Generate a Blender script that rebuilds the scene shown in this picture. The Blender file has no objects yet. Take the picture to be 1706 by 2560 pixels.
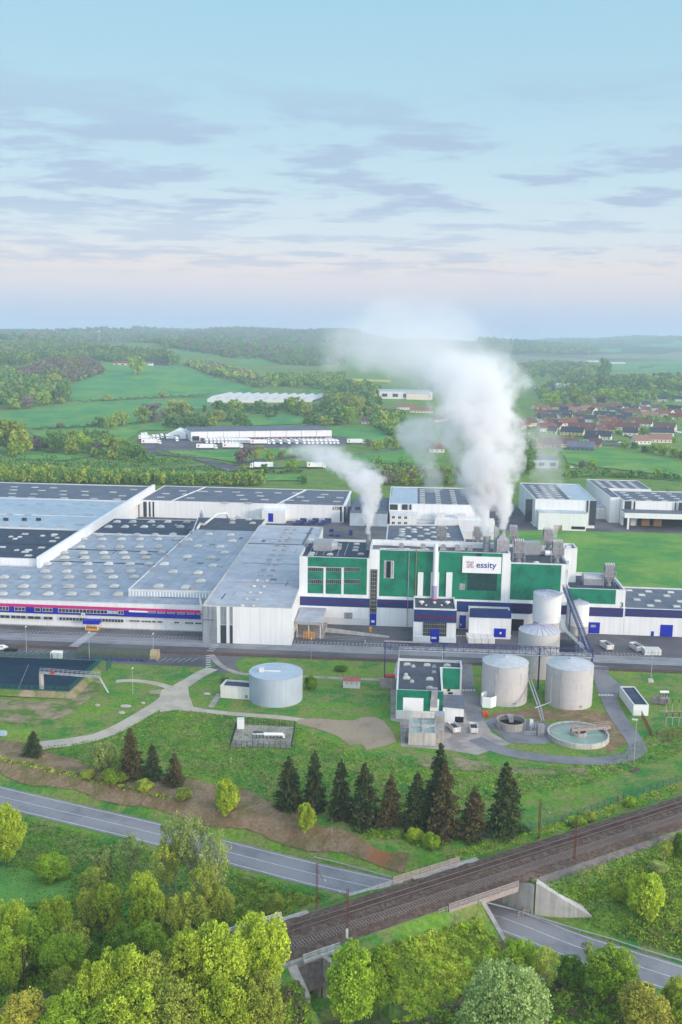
import bpy, math, random
import numpy as np
from mathutils import Vector, Matrix
from mathutils.geometry import delaunay_2d_cdt
random.seed(7); rng = np.random.default_rng(7)
S = bpy.context.scene; C = S.collection
# ---------------------------------------------------------------- camera
F = 2459.; CP = math.atan(431/F); CH = 90.; CR = math.radians(.9)
cam = bpy.data.cameras.new('camera'); co = bpy.data.objects.new('camera', cam); C.objects.link(co)
cam.sensor_fit = 'VERTICAL'; cam.angle = 2*math.atan(1280/F); cam.clip_start = 1; cam.clip_end = 60000
_f = Vector((0, math.cos(CP), -math.sin(CP))); _r = Vector((1, 0, 0)); _u = _r.cross(_f)
_X = _r*math.cos(CR)+_u*math.sin(CR); _Y = -_r*math.sin(CR)+_u*math.cos(CR)
m = Matrix((_X, _Y, -_f)).transposed().to_4x4(); m.translation = (0, 0, CH)
co.matrix_world = m; S.camera = co
S.view_settings.view_transform = 'Standard'; S.view_settings.look = 'None'
S.view_settings.exposure = 0.50; S.view_settings.gamma = 1.0
S.render.engine = 'CYCLES'
S.cycles.use_denoising = True
S.cycles.volume_bounces = 5; S.cycles.max_bounces = 8; S.cycles.diffuse_bounces = 3; S.cycles.transparent_max_bounces = 8
S.cycles.volume_step_rate = 1.0; S.cycles.volume_max_steps = 300
S.cycles.use_adaptive_sampling = True; S.cycles.adaptive_threshold = .02
# ---------------------------------------------------------------- world
SUN_EL = math.radians(11); SUN_AZ = math.radians(128)      # azimuth from +Y clockwise: behind the camera, to the right
w = bpy.data.worlds.new('World'); S.world = w; w.use_nodes = True
nt = w.node_tree; N = nt.nodes; K = nt.links; N.clear()
def nd(t, **k):
    n = N.new(t)
    for a, b in k.items(): setattr(n, a, b)
    return n
def s2l(c): return tuple((x/255/12.92 if x/255 <= .04045 else ((x/255+.055)/1.055)**2.4) for x in c)
out = nd('ShaderNodeOutputWorld'); bg = nd('ShaderNodeBackground'); K.new(bg.outputs[0], out.inputs[0])
tc = nd('ShaderNodeTexCoord'); sep = nd('ShaderNodeSeparateXYZ'); K.new(tc.outputs['Generated'], sep.inputs[0])
rp = nd('ShaderNodeValToRGB'); cr = rp.color_ramp
stops = [(0, (150, 165, 185)), (.497, (168, 188, 216)), (.502, (176, 194, 222)), (.512, (186, 199, 225)), (.5245, (221, 213, 221)),
         (.535, (232, 222, 221)), (.55, (214, 225, 233)), (.575, (194, 221, 233)), (.61, (176, 213, 230)), (.66, (160, 206, 228)), (.75, (128, 188, 218)), (1, (96, 150, 196))]
for i, (p, c) in enumerate(stops):
    e = cr.elements[i] if i < 2 else cr.elements.new(p)
    e.position = p; e.color = (*s2l(c), 1)
ma = nd('ShaderNodeMath', operation='MULTIPLY_ADD'); K.new(sep.outputs[2], ma.inputs[0]); ma.inputs[1].default_value = .5; ma.inputs[2].default_value = .5
K.new(ma.outputs[0], rp.inputs[0])
# cloud layer: direction projected on a flat layer high above
zz = nd('ShaderNodeMath', operation='MAXIMUM'); K.new(sep.outputs[2], zz.inputs[0]); zz.inputs[1].default_value = .012
zo = nd('ShaderNodeMath', operation='ADD'); K.new(zz.outputs[0], zo.inputs[0]); zo.inputs[1].default_value = .06
dv = nd('ShaderNodeVectorMath', operation='DIVIDE'); K.new(tc.outputs['Generated'], dv.inputs[0]); K.new(zo.outputs[0], dv.inputs[1])
mp = nd('ShaderNodeMapping'); K.new(dv.outputs[0], mp.inputs[0]); mp.inputs['Scale'].default_value = (.8, 1.1, 0); mp.inputs['Location'].default_value = (3.1, 7.7, 0)
mp.inputs['Rotation'].default_value = (0, 0, math.radians(-12))
n1 = nd('ShaderNodeTexNoise'); K.new(mp.outputs[0], n1.inputs[0]); n1.inputs['Scale'].default_value = 2.3; n1.inputs['Detail'].default_value = 11; n1.inputs['Roughness'].default_value = .6; n1.inputs['Distortion'].default_value = .1
cm = nd('ShaderNodeMapRange', interpolation_type='SMOOTHSTEP'); lb = nd('ShaderNodeMath', operation='MULTIPLY_ADD'); K.new(sep.outputs[0], lb.inputs[0]); lb.inputs[1].default_value = -.12; K.new(n1.outputs[0], lb.inputs[2]); K.new(lb.outputs[0], cm.inputs[0]); cm.inputs[1].default_value = .455; cm.inputs[2].default_value = .60
# clouds only between about 3 and 12 degrees of elevation, denser to the left
el = nd('ShaderNodeValToRGB'); K.new(sep.outputs[2], el.inputs[0]); ce = el.color_ramp
for i, (p, v) in enumerate([(0.055, 0), (.075, .75), (.105, .6), (.13, 1), (.19, .9), (.25, .0)]):
    e = ce.elements[i] if i < 2 else ce.elements.new(p)
    e.position = p; e.color = (v, v, v, 1)
mk = nd('ShaderNodeMath', operation='MULTIPLY'); K.new(cm.outputs[0], mk.inputs[0]); K.new(el.outputs[0], mk.inputs[1])
mk2 = nd('ShaderNodeMath', operation='MULTIPLY'); K.new(mk.outputs[0], mk2.inputs[0]); mk2.inputs[1].default_value = .72
mx = nd('ShaderNodeMix', data_type='RGBA'); K.new(mk2.outputs[0], mx.inputs[0]); K.new(rp.outputs[0], mx.inputs[6]); mx.inputs[7].default_value = (*s2l((163, 180, 212)), 1)
sky = nd('ShaderNodeTexSky', sky_type='NISHITA'); sky.sun_disc = False; sky.sun_elevation = SUN_EL; sky.sun_rotation = SUN_AZ
sk = nd('ShaderNodeVectorMath', operation='SCALE'); K.new(sky.outputs[0], sk.inputs[0]); sk.inputs[3].default_value = .10
mx2 = nd('ShaderNodeMix', data_type='RGBA'); mx2.inputs[0].default_value = .12; K.new(mx.outputs[2], mx2.inputs[6]); K.new(sk.outputs[0], mx2.inputs[7])
# broad glow of the low sun side, behind the camera
SD_ = (math.sin(SUN_AZ)*math.cos(.45), math.cos(SUN_AZ)*math.cos(.45), math.sin(.45))
dt = nd('ShaderNodeVectorMath', operation='DOT_PRODUCT'); K.new(tc.outputs['Generated'], dt.inputs[0]); dt.inputs[1].default_value = SD_
gl_ = nd('ShaderNodeMapRange', interpolation_type='SMOOTHSTEP'); K.new(dt.outputs['Value'], gl_.inputs[0]); gl_.inputs[1].default_value = -.15; gl_.inputs[2].default_value = 1.0
gm_ = nd('ShaderNodeMix', data_type='RGBA', blend_type='ADD'); K.new(gl_.outputs[0], gm_.inputs[0]); K.new(mx2.outputs[2], gm_.inputs[6]); gm_.inputs[7].default_value = (1.45, 1.4, 1.4, 1)
K.new(gm_.outputs[2], bg.inputs[0]); bg.inputs[1].default_value = .8
sl = bpy.data.lights.new('sun', 'SUN'); so = bpy.data.objects.new('sun', sl); C.objects.link(so)
sl.energy = 2.0; sl.angle = math.radians(11); sl.color = (1, .80, .62)
_d = Vector((math.sin(SUN_AZ)*math.cos(SUN_EL), math.cos(SUN_AZ)*math.cos(SUN_EL), math.sin(SUN_EL)))
so.rotation_euler = _d.to_track_quat('Z', 'Y').to_euler(); so.location = (60, -60, 120)
# ---------------------------------------------------------------- photo measurements -> world points on real surfaces
def ray(px, py):
    a = (px-853)/F; b = -(py-1280)/F
    a, b = a*math.cos(CR)-b*math.sin(CR), a*math.sin(CR)+b*math.cos(CR)
    return a, math.cos(CP)+b*math.sin(CP), -math.sin(CP)+b*math.cos(CP)
def G(px, py, z=0.):
    dx, dy, dz = ray(px, py); t = (z-CH)/dz
    return (dx*t, dy*t, z)
def PR(x, y, z):
    z -= CH
    d = y*math.cos(CP)-z*math.sin(CP); u = y*math.sin(CP)+z*math.cos(CP)
    a, b = x/d, u/d
    a, b = a*math.cos(CR)+b*math.sin(CR), -a*math.sin(CR)+b*math.cos(CR)
    return (853+F*a, 1280-F*b)
TH = math.radians(-4.2); CT, ST = math.cos(TH), math.sin(TH)
def W(u, v, z=0.): return (u*CT-v*ST, 300+u*ST+v*CT, z)
def L(x, y): y = y-300; return (x*CT+y*ST, -x*ST+y*CT)
def GL(p, z=0.): g = G(p[0], p[1], z); return L(g[0], g[1])
def HT(u, v, py):
    x, y, _ = W(u, v); lo, hi = -20, 200
    for _ in range(50):
        q = (lo+hi)/2
        if PR(x, y, q)[1] > py: lo = q
        else: hi = q
    return lo
def FP(p, vc):
    dx, dy, dz = ray(*p); t = (vc+300*CT)/(-dx*ST+dy*CT)
    return L(dx*t, dy*t)[0], CH+dz*t
def zoomer(x0, y0, s): return lambda x, y: (x0+x/s, y0+y/s)
Z1 = zoomer(0, 780, 1.823); Z2 = zoomer(846, 780, 1.823); Z3 = zoomer(0, 1200, 2.613); Z4 = zoomer(500, 1200, 2.613)
Z5 = zoomer(1100, 1180, 2.587); Z6 = zoomer(0, 1560, 2.24); Z7 = zoomer(900, 1580, 1.945); Z8 = zoomer(500, 1560, 2.613)
Y1 = zoomer(0, 1940, 1.823); Y2 = zoomer(846, 1900, 1.823); Y3 = zoomer(1380, 1640, 4.81); Y4 = zoomer(900, 1300, 2.613)
Y5 = zoomer(640, 1100, 2.063); Y6 = zoomer(1300, 900, 3.862); Y8 = zoomer(600, 1980, 2.24)
X2 = zoomer(960, 1620, 5.227); X3 = zoomer(1240, 1660, 4.9); X4 = zoomer(1540, 1700, 9.446); X1 = zoomer(1200, 1280, 4.3556)
# ---------------------------------------------------------------- terrain
def sm(a, b, x):
    t = np.clip((x-a)/(b-a), 0, 1); return t*t*(3-2*t)
ROAD = [(-140, 220), (-69.8, 190.6), (-35, 176.3), (-2.8, 162.1), (24.6, 151.6), (38.3, 142.4), (51, 135.1), (95, 110)]
RC = (0.55, 138.5); RD = (.8633, .5051)          # railway centreline point and direction
SC = (-4.4, 130.3); SD = (-.80, .60)             # small underpass direction
def seg_dist(x, y, P):
    best = np.full(np.shape(x), 1e9); side = np.zeros(np.shape(x))
    for (x0, y0), (x1, y1) in zip(P[:-1], P[1:]):
        dx, dy = x1-x0, y1-y0; l2 = dx*dx+dy*dy
        t = np.clip(((x-x0)*dx+(y-y0)*dy)/l2, 0, 1)
        ex, ey = x-(x0+t*dx), y-(y0+t*dy); d = np.hypot(ex, ey)
        s = np.sign(dx*ey-dy*ex); mkk = d < best
        best = np.where(mkk, d, best); side = np.where(mkk, s, side)
    return best, side
def rail_sd(x, y): return -(x-RC[0])*RD[1]+(y-RC[1])*RD[0]     # + is the factory side
def hump(x, y): return .18*np.sin(x*.21+y*.13)+.13*np.sin(x*.37-y*.29+1)+.09*np.sin(x*.8+y*.6)
def hf(x, y):
    x = np.asarray(x, float); y = np.asarray(y, float)
    d, s = seg_dist(x, y, ROAD)
    north = -4.4+3.3*sm(4.9, 10.5, d)+1.1*sm(10, 24, d)
    north = north-.5*sm(5, 14, d)*sm(60, 24, d)*(.6+hump(x, y))*(d < 60)
    south = -4.5-.6*sm(4.2, 6.5, d)+.25*sm(6.5, 9, d)-.8*sm(15, 60, d)+hump(x, y)*sm(6, 12, d)
    b = np.where(s > 0, north, south)
    b = np.where(d < 4.6, -4.5, b)
    r = rail_sd(x, y); ra = np.abs(r)
    crest = 1.25-np.maximum(ra-4.9, 0)/1.55+hump(x, y)*.9*sm(5.5, 8, ra)
    flare = 4.7+.42*np.maximum(ra-5.2, 0)
    z = np.where(d < flare, b, np.maximum(b, crest))
    su = (x-SC[0])*SD[0]+(y-SC[1])*SD[1]; sw = np.abs(-(x-SC[0])*SD[1]+(y-SC[1])*SD[0])
    fl2 = 2.0+.35*np.maximum(ra-5.2, 0)
    z = np.where((sw < fl2) & (ra < 16), np.minimum(z, -5.6), z)
    # far country
    lx = 1-sm(-330, 170, x-.05*(y-2000))
    far = 9*sm(650, 1900, y)+31*sm(1150, 2050, y)*lx+26*sm(2050, 2800, y)*lx
    far = far+14*sm(1500, 2600, y)*sm(300, 700, x)*0.6
    far = far+(4*np.sin(x*.011+1)+3*np.sin(y*.013+x*.006))*sm(700, 1500, y)
    rdg = 50+16*np.sin(x*.0011+1.2)+11*np.sin(x*.0033+.4)+6*np.sin(x*.009)
    far = far+rdg*sm(3300, 5200, y)+42*sm(1000, 2600, x)*sm(4200, 6000, y)+18*sm(5500, 8000, y)
    far = far-60*sm(8500, 16000, y)
    return z+far*(y > 500)
def lines(pts):
    o = []
    for a, b, s in pts:
        n = max(1, int(round((b-a)/s))); o += [a+(b-a)*i/n for i in range(n)]
    return np.array(o+[pts[-1][1]])
GX = lines([(-14000, -6000, 800), (-6000, -2000, 200), (-2000, -800, 50), (-800, -200, 25), (-200, -100, 6), (-100, -60, 2), (-60, 8, .8), (8, 46, .4), (46, 80, .8), (80, 120, 2), (120, 250, 7), (250, 800, 25), (800, 2400, 50), (2400, 6000, 200), (6000, 14000, 800)])
GY = lines([(-600, 0, 100), (0, 100, 10), (100, 126, .8), (126, 172, .4), (172, 175, .8), (175, 215, 1.), (215, 260, 4), (260, 500, 20), (500, 640, 10), (640, 2400, 20), (2400, 5600, 50), (5600, 9000, 200), (9000, 22000, 1300)])
_XX, _YY = np.meshgrid(GX, GY); GZ = hf(_XX, _YY)
def hg(x, y):
    i = min(max(np.searchsorted(GX, x)-1, 0), len(GX)-2); j = min(max(np.searchsorted(GY, y)-1, 0), len(GY)-2)
    a = (x-GX[i])/(GX[i+1]-GX[i]); b = (y-GY[j])/(GY[j+1]-GY[j])
    return float(GZ[j, i]*(1-a)*(1-b)+GZ[j, i+1]*a*(1-b)+GZ[j+1, i]*(1-a)*b+GZ[j+1, i+1]*a*b)
def hit(p, up=0.):
    dx, dy, dz = ray(*p); t = 95.; st = 3.
    while t < 9000:
        x, y, z = dx*t, dy*t, CH+dz*t
        if z <= hg(x, y)+up:
            lo, hi = t-st, t
            for _ in range(12):
                mm = (lo+hi)/2
                if CH+dz*mm <= hg(dx*mm, dy*mm)+up: hi = mm
                else: lo = mm
            return (dx*hi, dy*hi, CH+dz*hi-up)
        st = max(1.5, t*.012); t += st
    return (dx*8000, dy*8000, hg(dx*8000, dy*8000))
# ---------------------------------------------------------------- materials
def mat(name, col, rough=.8, var=.12, scale=.4, metal=0., streak=0., spec=.3, rnd=0., bump=0., dirt=None, dscale=.1, damt=.5, trans=0., grid=None, detail=4.):
    m = bpy.data.materials.new(name); m.use_nodes = True; t = m.node_tree; n = t.nodes; l = t.links
    b = n['Principled BSDF']; b.inputs['Roughness'].default_value = rough; b.inputs['Metallic'].default_value = metal
    b.inputs['Specular IOR Level'].default_value = spec
    g = n.new('ShaderNodeNewGeometry'); pos = g.outputs['Position']
    ns = n.new('ShaderNodeTexNoise'); ns.inputs['Scale'].default_value = scale; ns.inputs['Detail'].default_value = detail; l.new(pos, ns.inputs[0])
    mr = n.new('ShaderNodeMapRange'); l.new(ns.outputs[0], mr.inputs[0]); mr.inputs[1].default_value = .3; mr.inputs[2].default_value = .7
    mr.inputs[3].default_value = 1-var; mr.inputs[4].default_value = 1+var
    fac = mr.outputs[0]
    if streak:
        mpn = n.new('ShaderNodeMapping'); mpn.inputs['Scale'].default_value = (1.6, 1.6, .07); l.new(pos, mpn.inputs[0])
        s2 = n.new('ShaderNodeTexNoise'); s2.inputs['Scale'].default_value = 1.; s2.inputs['Detail'].default_value = 5; l.new(mpn.outputs[0], s2.inputs[0])
        m2 = n.new('ShaderNodeMapRange'); l.new(s2.outputs[0], m2.inputs[0]); m2.inputs[1].default_value = .35; m2.inputs[2].default_value = .7; m2.inputs[3].default_value = 1+streak*.3; m2.inputs[4].default_value = 1-streak
        mm = n.new('ShaderNodeMath'); mm.operation = 'MULTIPLY'; l.new(fac, mm.inputs[0]); l.new(m2.outputs[0], mm.inputs[1]); fac = mm.outputs[0]
    if rnd:
        oi = n.new('ShaderNodeObjectInfo'); m3 = n.new('ShaderNodeMapRange'); l.new(oi.outputs['Random'], m3.inputs[0]); m3.inputs[3].default_value = 1-rnd; m3.inputs[4].default_value = 1+rnd
        mm = n.new('ShaderNodeMath'); mm.operation = 'MULTIPLY'; l.new(fac, mm.inputs[0]); l.new(m3.outputs[0], mm.inputs[1]); fac = mm.outputs[0]
    if grid:
        wv = n.new('ShaderNodeTexWave'); wv.wave_type = 'BANDS'; wv.bands_direction = grid[1]; wv.inputs['Scale'].default_value = grid[0]; wv.inputs['Distortion'].default_value = grid[2] if len(grid) > 3 else 0
        rt = n.new('ShaderNodeMapping'); rt.vector_type = 'POINT'; rt.inputs['Rotation'].default_value = (0, 0, -TH); l.new(pos, rt.inputs[0]); l.new(rt.outputs[0], wv.inputs[0])
        m4 = n.new('ShaderNodeMapRange'); l.new(wv.outputs['Fac'], m4.inputs[0]); m4.inputs[1].default_value = 0; m4.inputs[2].default_value = .12; m4.inputs[3].default_value = 1-grid[-1]; m4.inputs[4].default_value = 1
        mm = n.new('ShaderNodeMath'); mm.operation = 'MULTIPLY'; l.new(fac, mm.inputs[0]); l.new(m4.outputs[0], mm.inputs[1]); fac = mm.outputs[0]
    vm = n.new('ShaderNodeVectorMath'); vm.operation = 'SCALE'; l.new(fac, vm.inputs[3]); vm.inputs[0].default_value = col
    outc = vm.outputs[0]
    if dirt:
        s3 = n.new('ShaderNodeTexNoise'); s3.inputs['Scale'].default_value = dscale; s3.inputs['Detail'].default_value = 6; s3.inputs['Roughness'].default_value = .65; l.new(pos, s3.inputs[0])
        m5 = n.new('ShaderNodeMapRange'); m5.interpolation_type = 'SMOOTHSTEP'; l.new(s3.outputs[0], m5.inputs[0]); m5.inputs[1].default_value = .45; m5.inputs[2].default_value = .65; m5.inputs[4].default_value = damt
        mi = n.new('ShaderNodeMix'); mi.data_type = 'RGBA'; l.new(m5.outputs[0], mi.inputs[0]); l.new(outc, mi.inputs[6]); mi.inputs[7].default_value = (*dirt, 1); outc = mi.outputs[2]
    l.new(outc, b.inputs['Base Color'])
    if bump:
        bp = n.new('ShaderNodeBump'); bp.inputs['Strength'].default_value = bump; bp.inputs['Distance'].default_value = .3; l.new(ns.outputs[0], bp.inputs['Height']); l.new(bp.outputs[0], b.inputs['Normal'])
    if trans:
        td = n.new('ShaderNodeBsdfTranslucent'); l.new(outc, td.inputs[0]); ms = n.new('ShaderNodeMixShader'); ms.inputs[0].default_value = trans
        l.new(b.outputs[0], ms.inputs[1]); l.new(td.outputs[0], ms.inputs[2]); l.new(ms.outputs[0], n['Material Output'].inputs[0])
    return m
def mixmat(name, cols, scales, rough=.95, thr=(.42, .6), bump=.4, fine=(3., .35), trans=0.):
    """base colour cols[0], further colours laid over it in noise patches of the given scales"""
    m = bpy.data.materials.new(name); m.use_nodes = True; t = m.node_tree; n = t.nodes; l = t.links
    b = n['Principled BSDF']; b.inputs['Roughness'].default_value = rough; b.inputs['Specular IOR Level'].default_value = .15
    pos = n.new('ShaderNodeNewGeometry').outputs['Position']; cur = None
    for i, c in enumerate(cols):
        if i == 0:
            r = n.new('ShaderNodeRGB'); r.outputs[0].default_value = (*c, 1); cur = r.outputs[0]; continue
        mp_ = n.new('ShaderNodeMapping'); mp_.inputs['Location'].default_value = (i*37.3, i*11.1, 0); l.new(pos, mp_.inputs[0])
        s = n.new('ShaderNodeTexNoise'); s.inputs['Scale'].default_value = scales[i-1]; s.inputs['Detail'].default_value = 7; s.inputs['Roughness'].default_value = .62; l.new(mp_.outputs[0], s.inputs[0])
        r = n.new('ShaderNodeMapRange'); r.interpolation_type = 'SMOOTHSTEP'; l.new(s.outputs[0], r.inputs[0]); r.inputs[1].default_value = thr[0]; r.inputs[2].default_value = thr[1]
        mi = n.new('ShaderNodeMix'); mi.data_type = 'RGBA'; l.new(r.outputs[0], mi.inputs[0]); l.new(cur, mi.inputs[6]); mi.inputs[7].default_value = (*c, 1); cur = mi.outputs[2]
    s = n.new('ShaderNodeTexNoise'); s.inputs['Scale'].default_value = fine[0]; s.inputs['Detail'].default_value = 6; s.inputs['Roughness'].default_value = .7; l.new(pos, s.inputs[0])
    r = n.new('ShaderNodeMapRange'); l.new(s.outputs[0], r.inputs[0]); r.inputs[1].default_value = .25; r.inputs[2].default_value = .75; r.inputs[3].default_value = 1-fine[1]; r.inputs[4].default_value = 1+fine[1]
    v = n.new('ShaderNodeVectorMath'); v.operation = 'SCALE'; l.new(cur, v.inputs[0]); l.new(r.outputs[0], v.inputs[3]); l.new(v.outputs[0], b.inputs['Base Color'])
    if bump:
        bp = n.new('ShaderNodeBump'); bp.inputs['Strength'].default_value = bump; bp.inputs['Distance'].default_value = .4; l.new(s.outputs[0], bp.inputs['Height']); l.new(bp.outputs[0], b.inputs['Normal'])
    return m
M = {}
M['grass'] = mixmat('grass', [(.105, .235, .024), (.165, .27, .034), (.052, .185, .036), (.18, .215, .06)], [.045, .07, .2], fine=(1.3, .5))
_t = M['grass'].node_tree; _n = _t.nodes; _l = _t.links; _b = _n['Principled BSDF']; _src = _b.inputs['Base Color'].links[0].from_socket
_g = _n.new('ShaderNodeNewGeometry'); _s = _n.new('ShaderNodeSeparateXYZ'); _l.new(_g.outputs['Position'], _s.inputs[0]); _r = _n.new('ShaderNodeMapRange'); _l.new(_s.outputs[1], _r.inputs[0]); _r.inputs[1].default_value = 3300; _r.inputs[2].default_value = 4300
_o = _n.new('ShaderNodeTexNoise'); _o.inputs['Scale'].default_value = .0016; _o.inputs['Detail'].default_value = 5; _l.new(_g.outputs['Position'], _o.inputs[0]); _q = _n.new('ShaderNodeMapRange'); _q.interpolation_type = 'SMOOTHSTEP'; _l.new(_o.outputs[0], _q.inputs[0]); _q.inputs[1].default_value = .62; _q.inputs[2].default_value = .56
_m = _n.new('ShaderNodeMath'); _m.operation = 'MULTIPLY'; _l.new(_r.outputs[0], _m.inputs[0]); _l.new(_q.outputs[0], _m.inputs[1]); _x = _n.new('ShaderNodeMix'); _x.data_type = 'RGBA'; _l.new(_m.outputs[0], _x.inputs[0]); _l.new(_src, _x.inputs[6]); _x.inputs[7].default_value = (.035, .085, .03, 1); _l.new(_x.outputs[2], _b.inputs['Base Color'])
M['meadow'] = mixmat('meadow', [(.075, .25, .070), (.045, .22, .075), (.13, .28, .055)], [.012, .03], fine=(.25, .16), bump=.1)
M['meadow_pale'] = mixmat('meadow_pale', [(.12, .28, .045), (.18, .30, .06), (.07, .23, .055)], [.02, .04], fine=(.3, .2), bump=.1)
M['field_tan'] = mixmat('field_tan', [(.22, .21, .13), (.16, .20, .09)], [.01], fine=(.1, .12), bump=0)
M['field_yellow'] = mat('rapeseed', (.45, .42, .03), scale=.05)
M['bank'] = mixmat('bank', [(.18, .125, .065), (.215, .135, .08), (.15, .135, .05), (.25, .175, .11)], [.06, .09, .3], fine=(1.6, .4))
M['bare'] = mixmat('bare_red_earth', [(.30, .11, .05), (.19, .12, .07), (.37, .19, .09)], [.25, .5], fine=(2.5, .35))
M['scrub'] = mixmat('scrub_ground', [(.08, .16, .025), (.13, .22, .03), (.11, .09, .055)], [.15, .12], fine=(1.8, .45))
M['dirt'] = mixmat('dirt', [(.34, .26, .19), (.27, .20, .14), (.25, .24, .13)], [.2, .08], fine=(2.5, .2), thr=(.5, .7))
M['gravel'] = mixmat('gravel', [(.46, .40, .33), (.38, .33, .27)], [.2], fine=(3, .12), bump=.1)
M['sand'] = mixmat('sandy_bank', [(.25, .20, .12), (.33, .25, .17), (.10, .17, .035)], [.35, .2], fine=(2.5, .25))
M['asphalt'] = mixmat('asphalt', [(.105, .10, .112), (.08, .076, .088), (.14, .132, .14)], [.09, .05], fine=(1.5, .1), rough=.85, bump=0)
M['lane'] = mixmat('lane_asphalt', [(.185, .182, .20), (.15, .147, .165), (.22, .213, .225)], [.3, .12], fine=(2, .1), rough=.85, bump=0)
M['road'] = mixmat('road_asphalt', [(.235, .23, .25), (.195, .19, .21), (.27, .262, .278)], [.25, .09], fine=(3, .08), rough=.85, bump=0)
M['concrete_floor'] = mixmat('concrete_floor', [(.31, .27, .25), (.23, .205, .20), (.36, .32, .29)], [.12, .25], fine=(2, .12), bump=0)
M['paint'] = mat('road_paint', (.56, .56, .57), var=.22, scale=3)
M['ballast'] = mixmat('ballast', [(.135, .088, .066), (.17, .125, .10), (.095, .064, .05)], [.5, 1.2], fine=(5, .45), bump=.6)
M['ballast_grey'] = mixmat('ballast_grey', [(.19, .165, .155), (.14, .115, .105)], [.7], fine=(5, .4), bump=.5)
M['white'] = mat('white_cladding', (.74, .75, .76), rough=.55, var=.03, scale=.15, streak=.08, grid=(.10, 'X', .05))
M['white_dirty'] = mat('white_rendered', (.66, .65, .63), rough=.7, var=.07, scale=.3, streak=.12)
M['offwhite'] = mat('offwhite_panel', (.62, .62, .62), rough=.6, var=.06, scale=.5, streak=.08)
M['roof_grey'] = mat('grey_roof_sheet', (.30, .33, .39), rough=.55, var=.18, scale=.35, dirt=(.20, .235, .30), dscale=.06, damt=.55, grid=(.08, 'X', .14), detail=8)
M['roof_conc'] = mat('pale_roof_felt', (.40, .415, .46), rough=.6, var=.16, scale=.3, dirt=(.26, .29, .36), dscale=.07, damt=.5, grid=(.05, 'Y', .08), detail=8)
M['roof_blue'] = mat('pale_blue_roof_sheet', (.38, .45, .52), rough=.5, var=.12, scale=.3, dirt=(.29, .35, .41), dscale=.07, damt=.5, grid=(.09, 'X', .08), detail=8)
M['roof_dark'] = mat('dark_roof_felt', (.055, .066, .090), rough=.75, var=.2, scale=.3, dirt=(.10, .115, .14), dscale=.1, damt=.5, detail=8, grid=(.05, 'Y', .15))
M['roof_slate'] = mat('slate_grey_roof', (.105, .12, .155), rough=.7, var=.15, scale=.3, dirt=(.16, .175, .21), dscale=.1, damt=.5, detail=8, grid=(.05, 'Y', .12))
M['roof_navy'] = mat('navy_black_roof', (.035, .05, .085), rough=.8, var=.2, scale=.3, dirt=(.06, .08, .11), dscale=.15, damt=.5)
M['green_tile'] = mat('green_tile', (.004, .185, .105), rough=.45, var=.10, scale=.25, dirt=(.005, .095, .065), dscale=.28, damt=.75, spec=.4, detail=8)
M['green_dark'] = mat('dark_green_louvre', (.008, .045, .045), rough=.6, var=.3, scale=1.2, grid=(1.2, 'Z', .4))
M['navy'] = mat('navy_panel', (.012, .035, .16), rough=.5, var=.15, scale=.5, dirt=(.03, .035, .10), dscale=.3)
M['royal'] = mat('royal_blue_stripe', (.010, .018, .30), rough=.45, var=.08, scale=.5)
M['door_blue'] = mat('blue_door', (.006, .018, .36), rough=.4, var=.08, scale=1)
M['magenta'] = mat('magenta_stripe', (.50, .020, .165), rough=.5, var=.06, scale=.5)
M['maroon_line'] = mat('maroon_line', (.10, .012, .06), rough=.5)
M['steelblue'] = mat('blue_steel', (.028, .045, .16), rough=.5, var=.2, scale=1.5, dirt=(.16, .15, .2), dscale=.8, damt=.35)
M['galv'] = mat('galvanised_steel', (.38, .39, .42), rough=.45, metal=.35, var=.15, scale=1.2)
M['duct'] = mat('weathered_duct', (.33, .32, .35), rough=.6, metal=.2, var=.2, scale=.8, streak=.25)
M['tank'] = mat('tank_painted_steel', (.50, .48, .485), rough=.55, var=.07, scale=.3, streak=.05, dirt=(.40, .35, .31), dscale=.3, damt=.35)
M['tank_blue'] = mat('pale_blue_tank', (.38, .44, .52), rough=.45, var=.08, scale=.25, streak=.09, spec=.5)
M['silo'] = mat('white_silo', (.74, .74, .76), rough=.45, var=.03, scale=.3, streak=.05)
M['dome'] = mat('ribbed_tank_roof', (.44, .455, .48), rough=.65, var=.12, scale=.8)
M['skylight'] = mat('opal_skylight', (.46, .48, .47), rough=.4, var=.12, scale=.15, rnd=.18, spec=.5)
M['skylight_dim'] = mat('dull_skylight', (.30, .30, .33), rough=.4, var=.15, scale=.3, rnd=.15)
M['glass'] = mat('window_glass', (.035, .05, .06), rough=.12, var=.5, scale=.4, spec=.6)
M['dark'] = mat('dark_opening', (.012, .014, .018), rough=.8)
M['charcoal'] = mat('charcoal_panel', (.030, .040, .055), rough=.6, var=.12)
M['conc'] = mat('concrete', (.36, .33, .31), rough=.85, var=.14, scale=.5, streak=.28, dirt=(.20, .19, .18), dscale=.35, damt=.4)
M['conc_pale'] = mat('pale_concrete', (.50, .47, .44), rough=.85, var=.1, scale=.4, streak=.3, dirt=(.30, .29, .27), dscale=.3, damt=.4)
M['conc_grey'] = mat('streaked_grey_concrete', (.24, .27, .31), rough=.8, var=.12, scale=.5, streak=.5)
M['sleeper'] = mat('sleeper', (.22, .175, .15), rough=.9, var=.25, scale=3)
M['sleeper_wood'] = mat('dark_sleeper', (.085, .058, .05), rough=.9, var=.25, scale=3)
M['railsteel'] = mat('rusty_rail', (.19, .13, .12), rough=.5, metal=.2, var=.2, scale=2)
M['rust'] = mat('rusty_mast', (.13, .042, .032), rough=.7, var=.3, scale=2.5)
M['parapet'] = mat('pinkish_steel_parapet', (.33, .27, .25), rough=.7, var=.15, scale=2)
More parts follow.
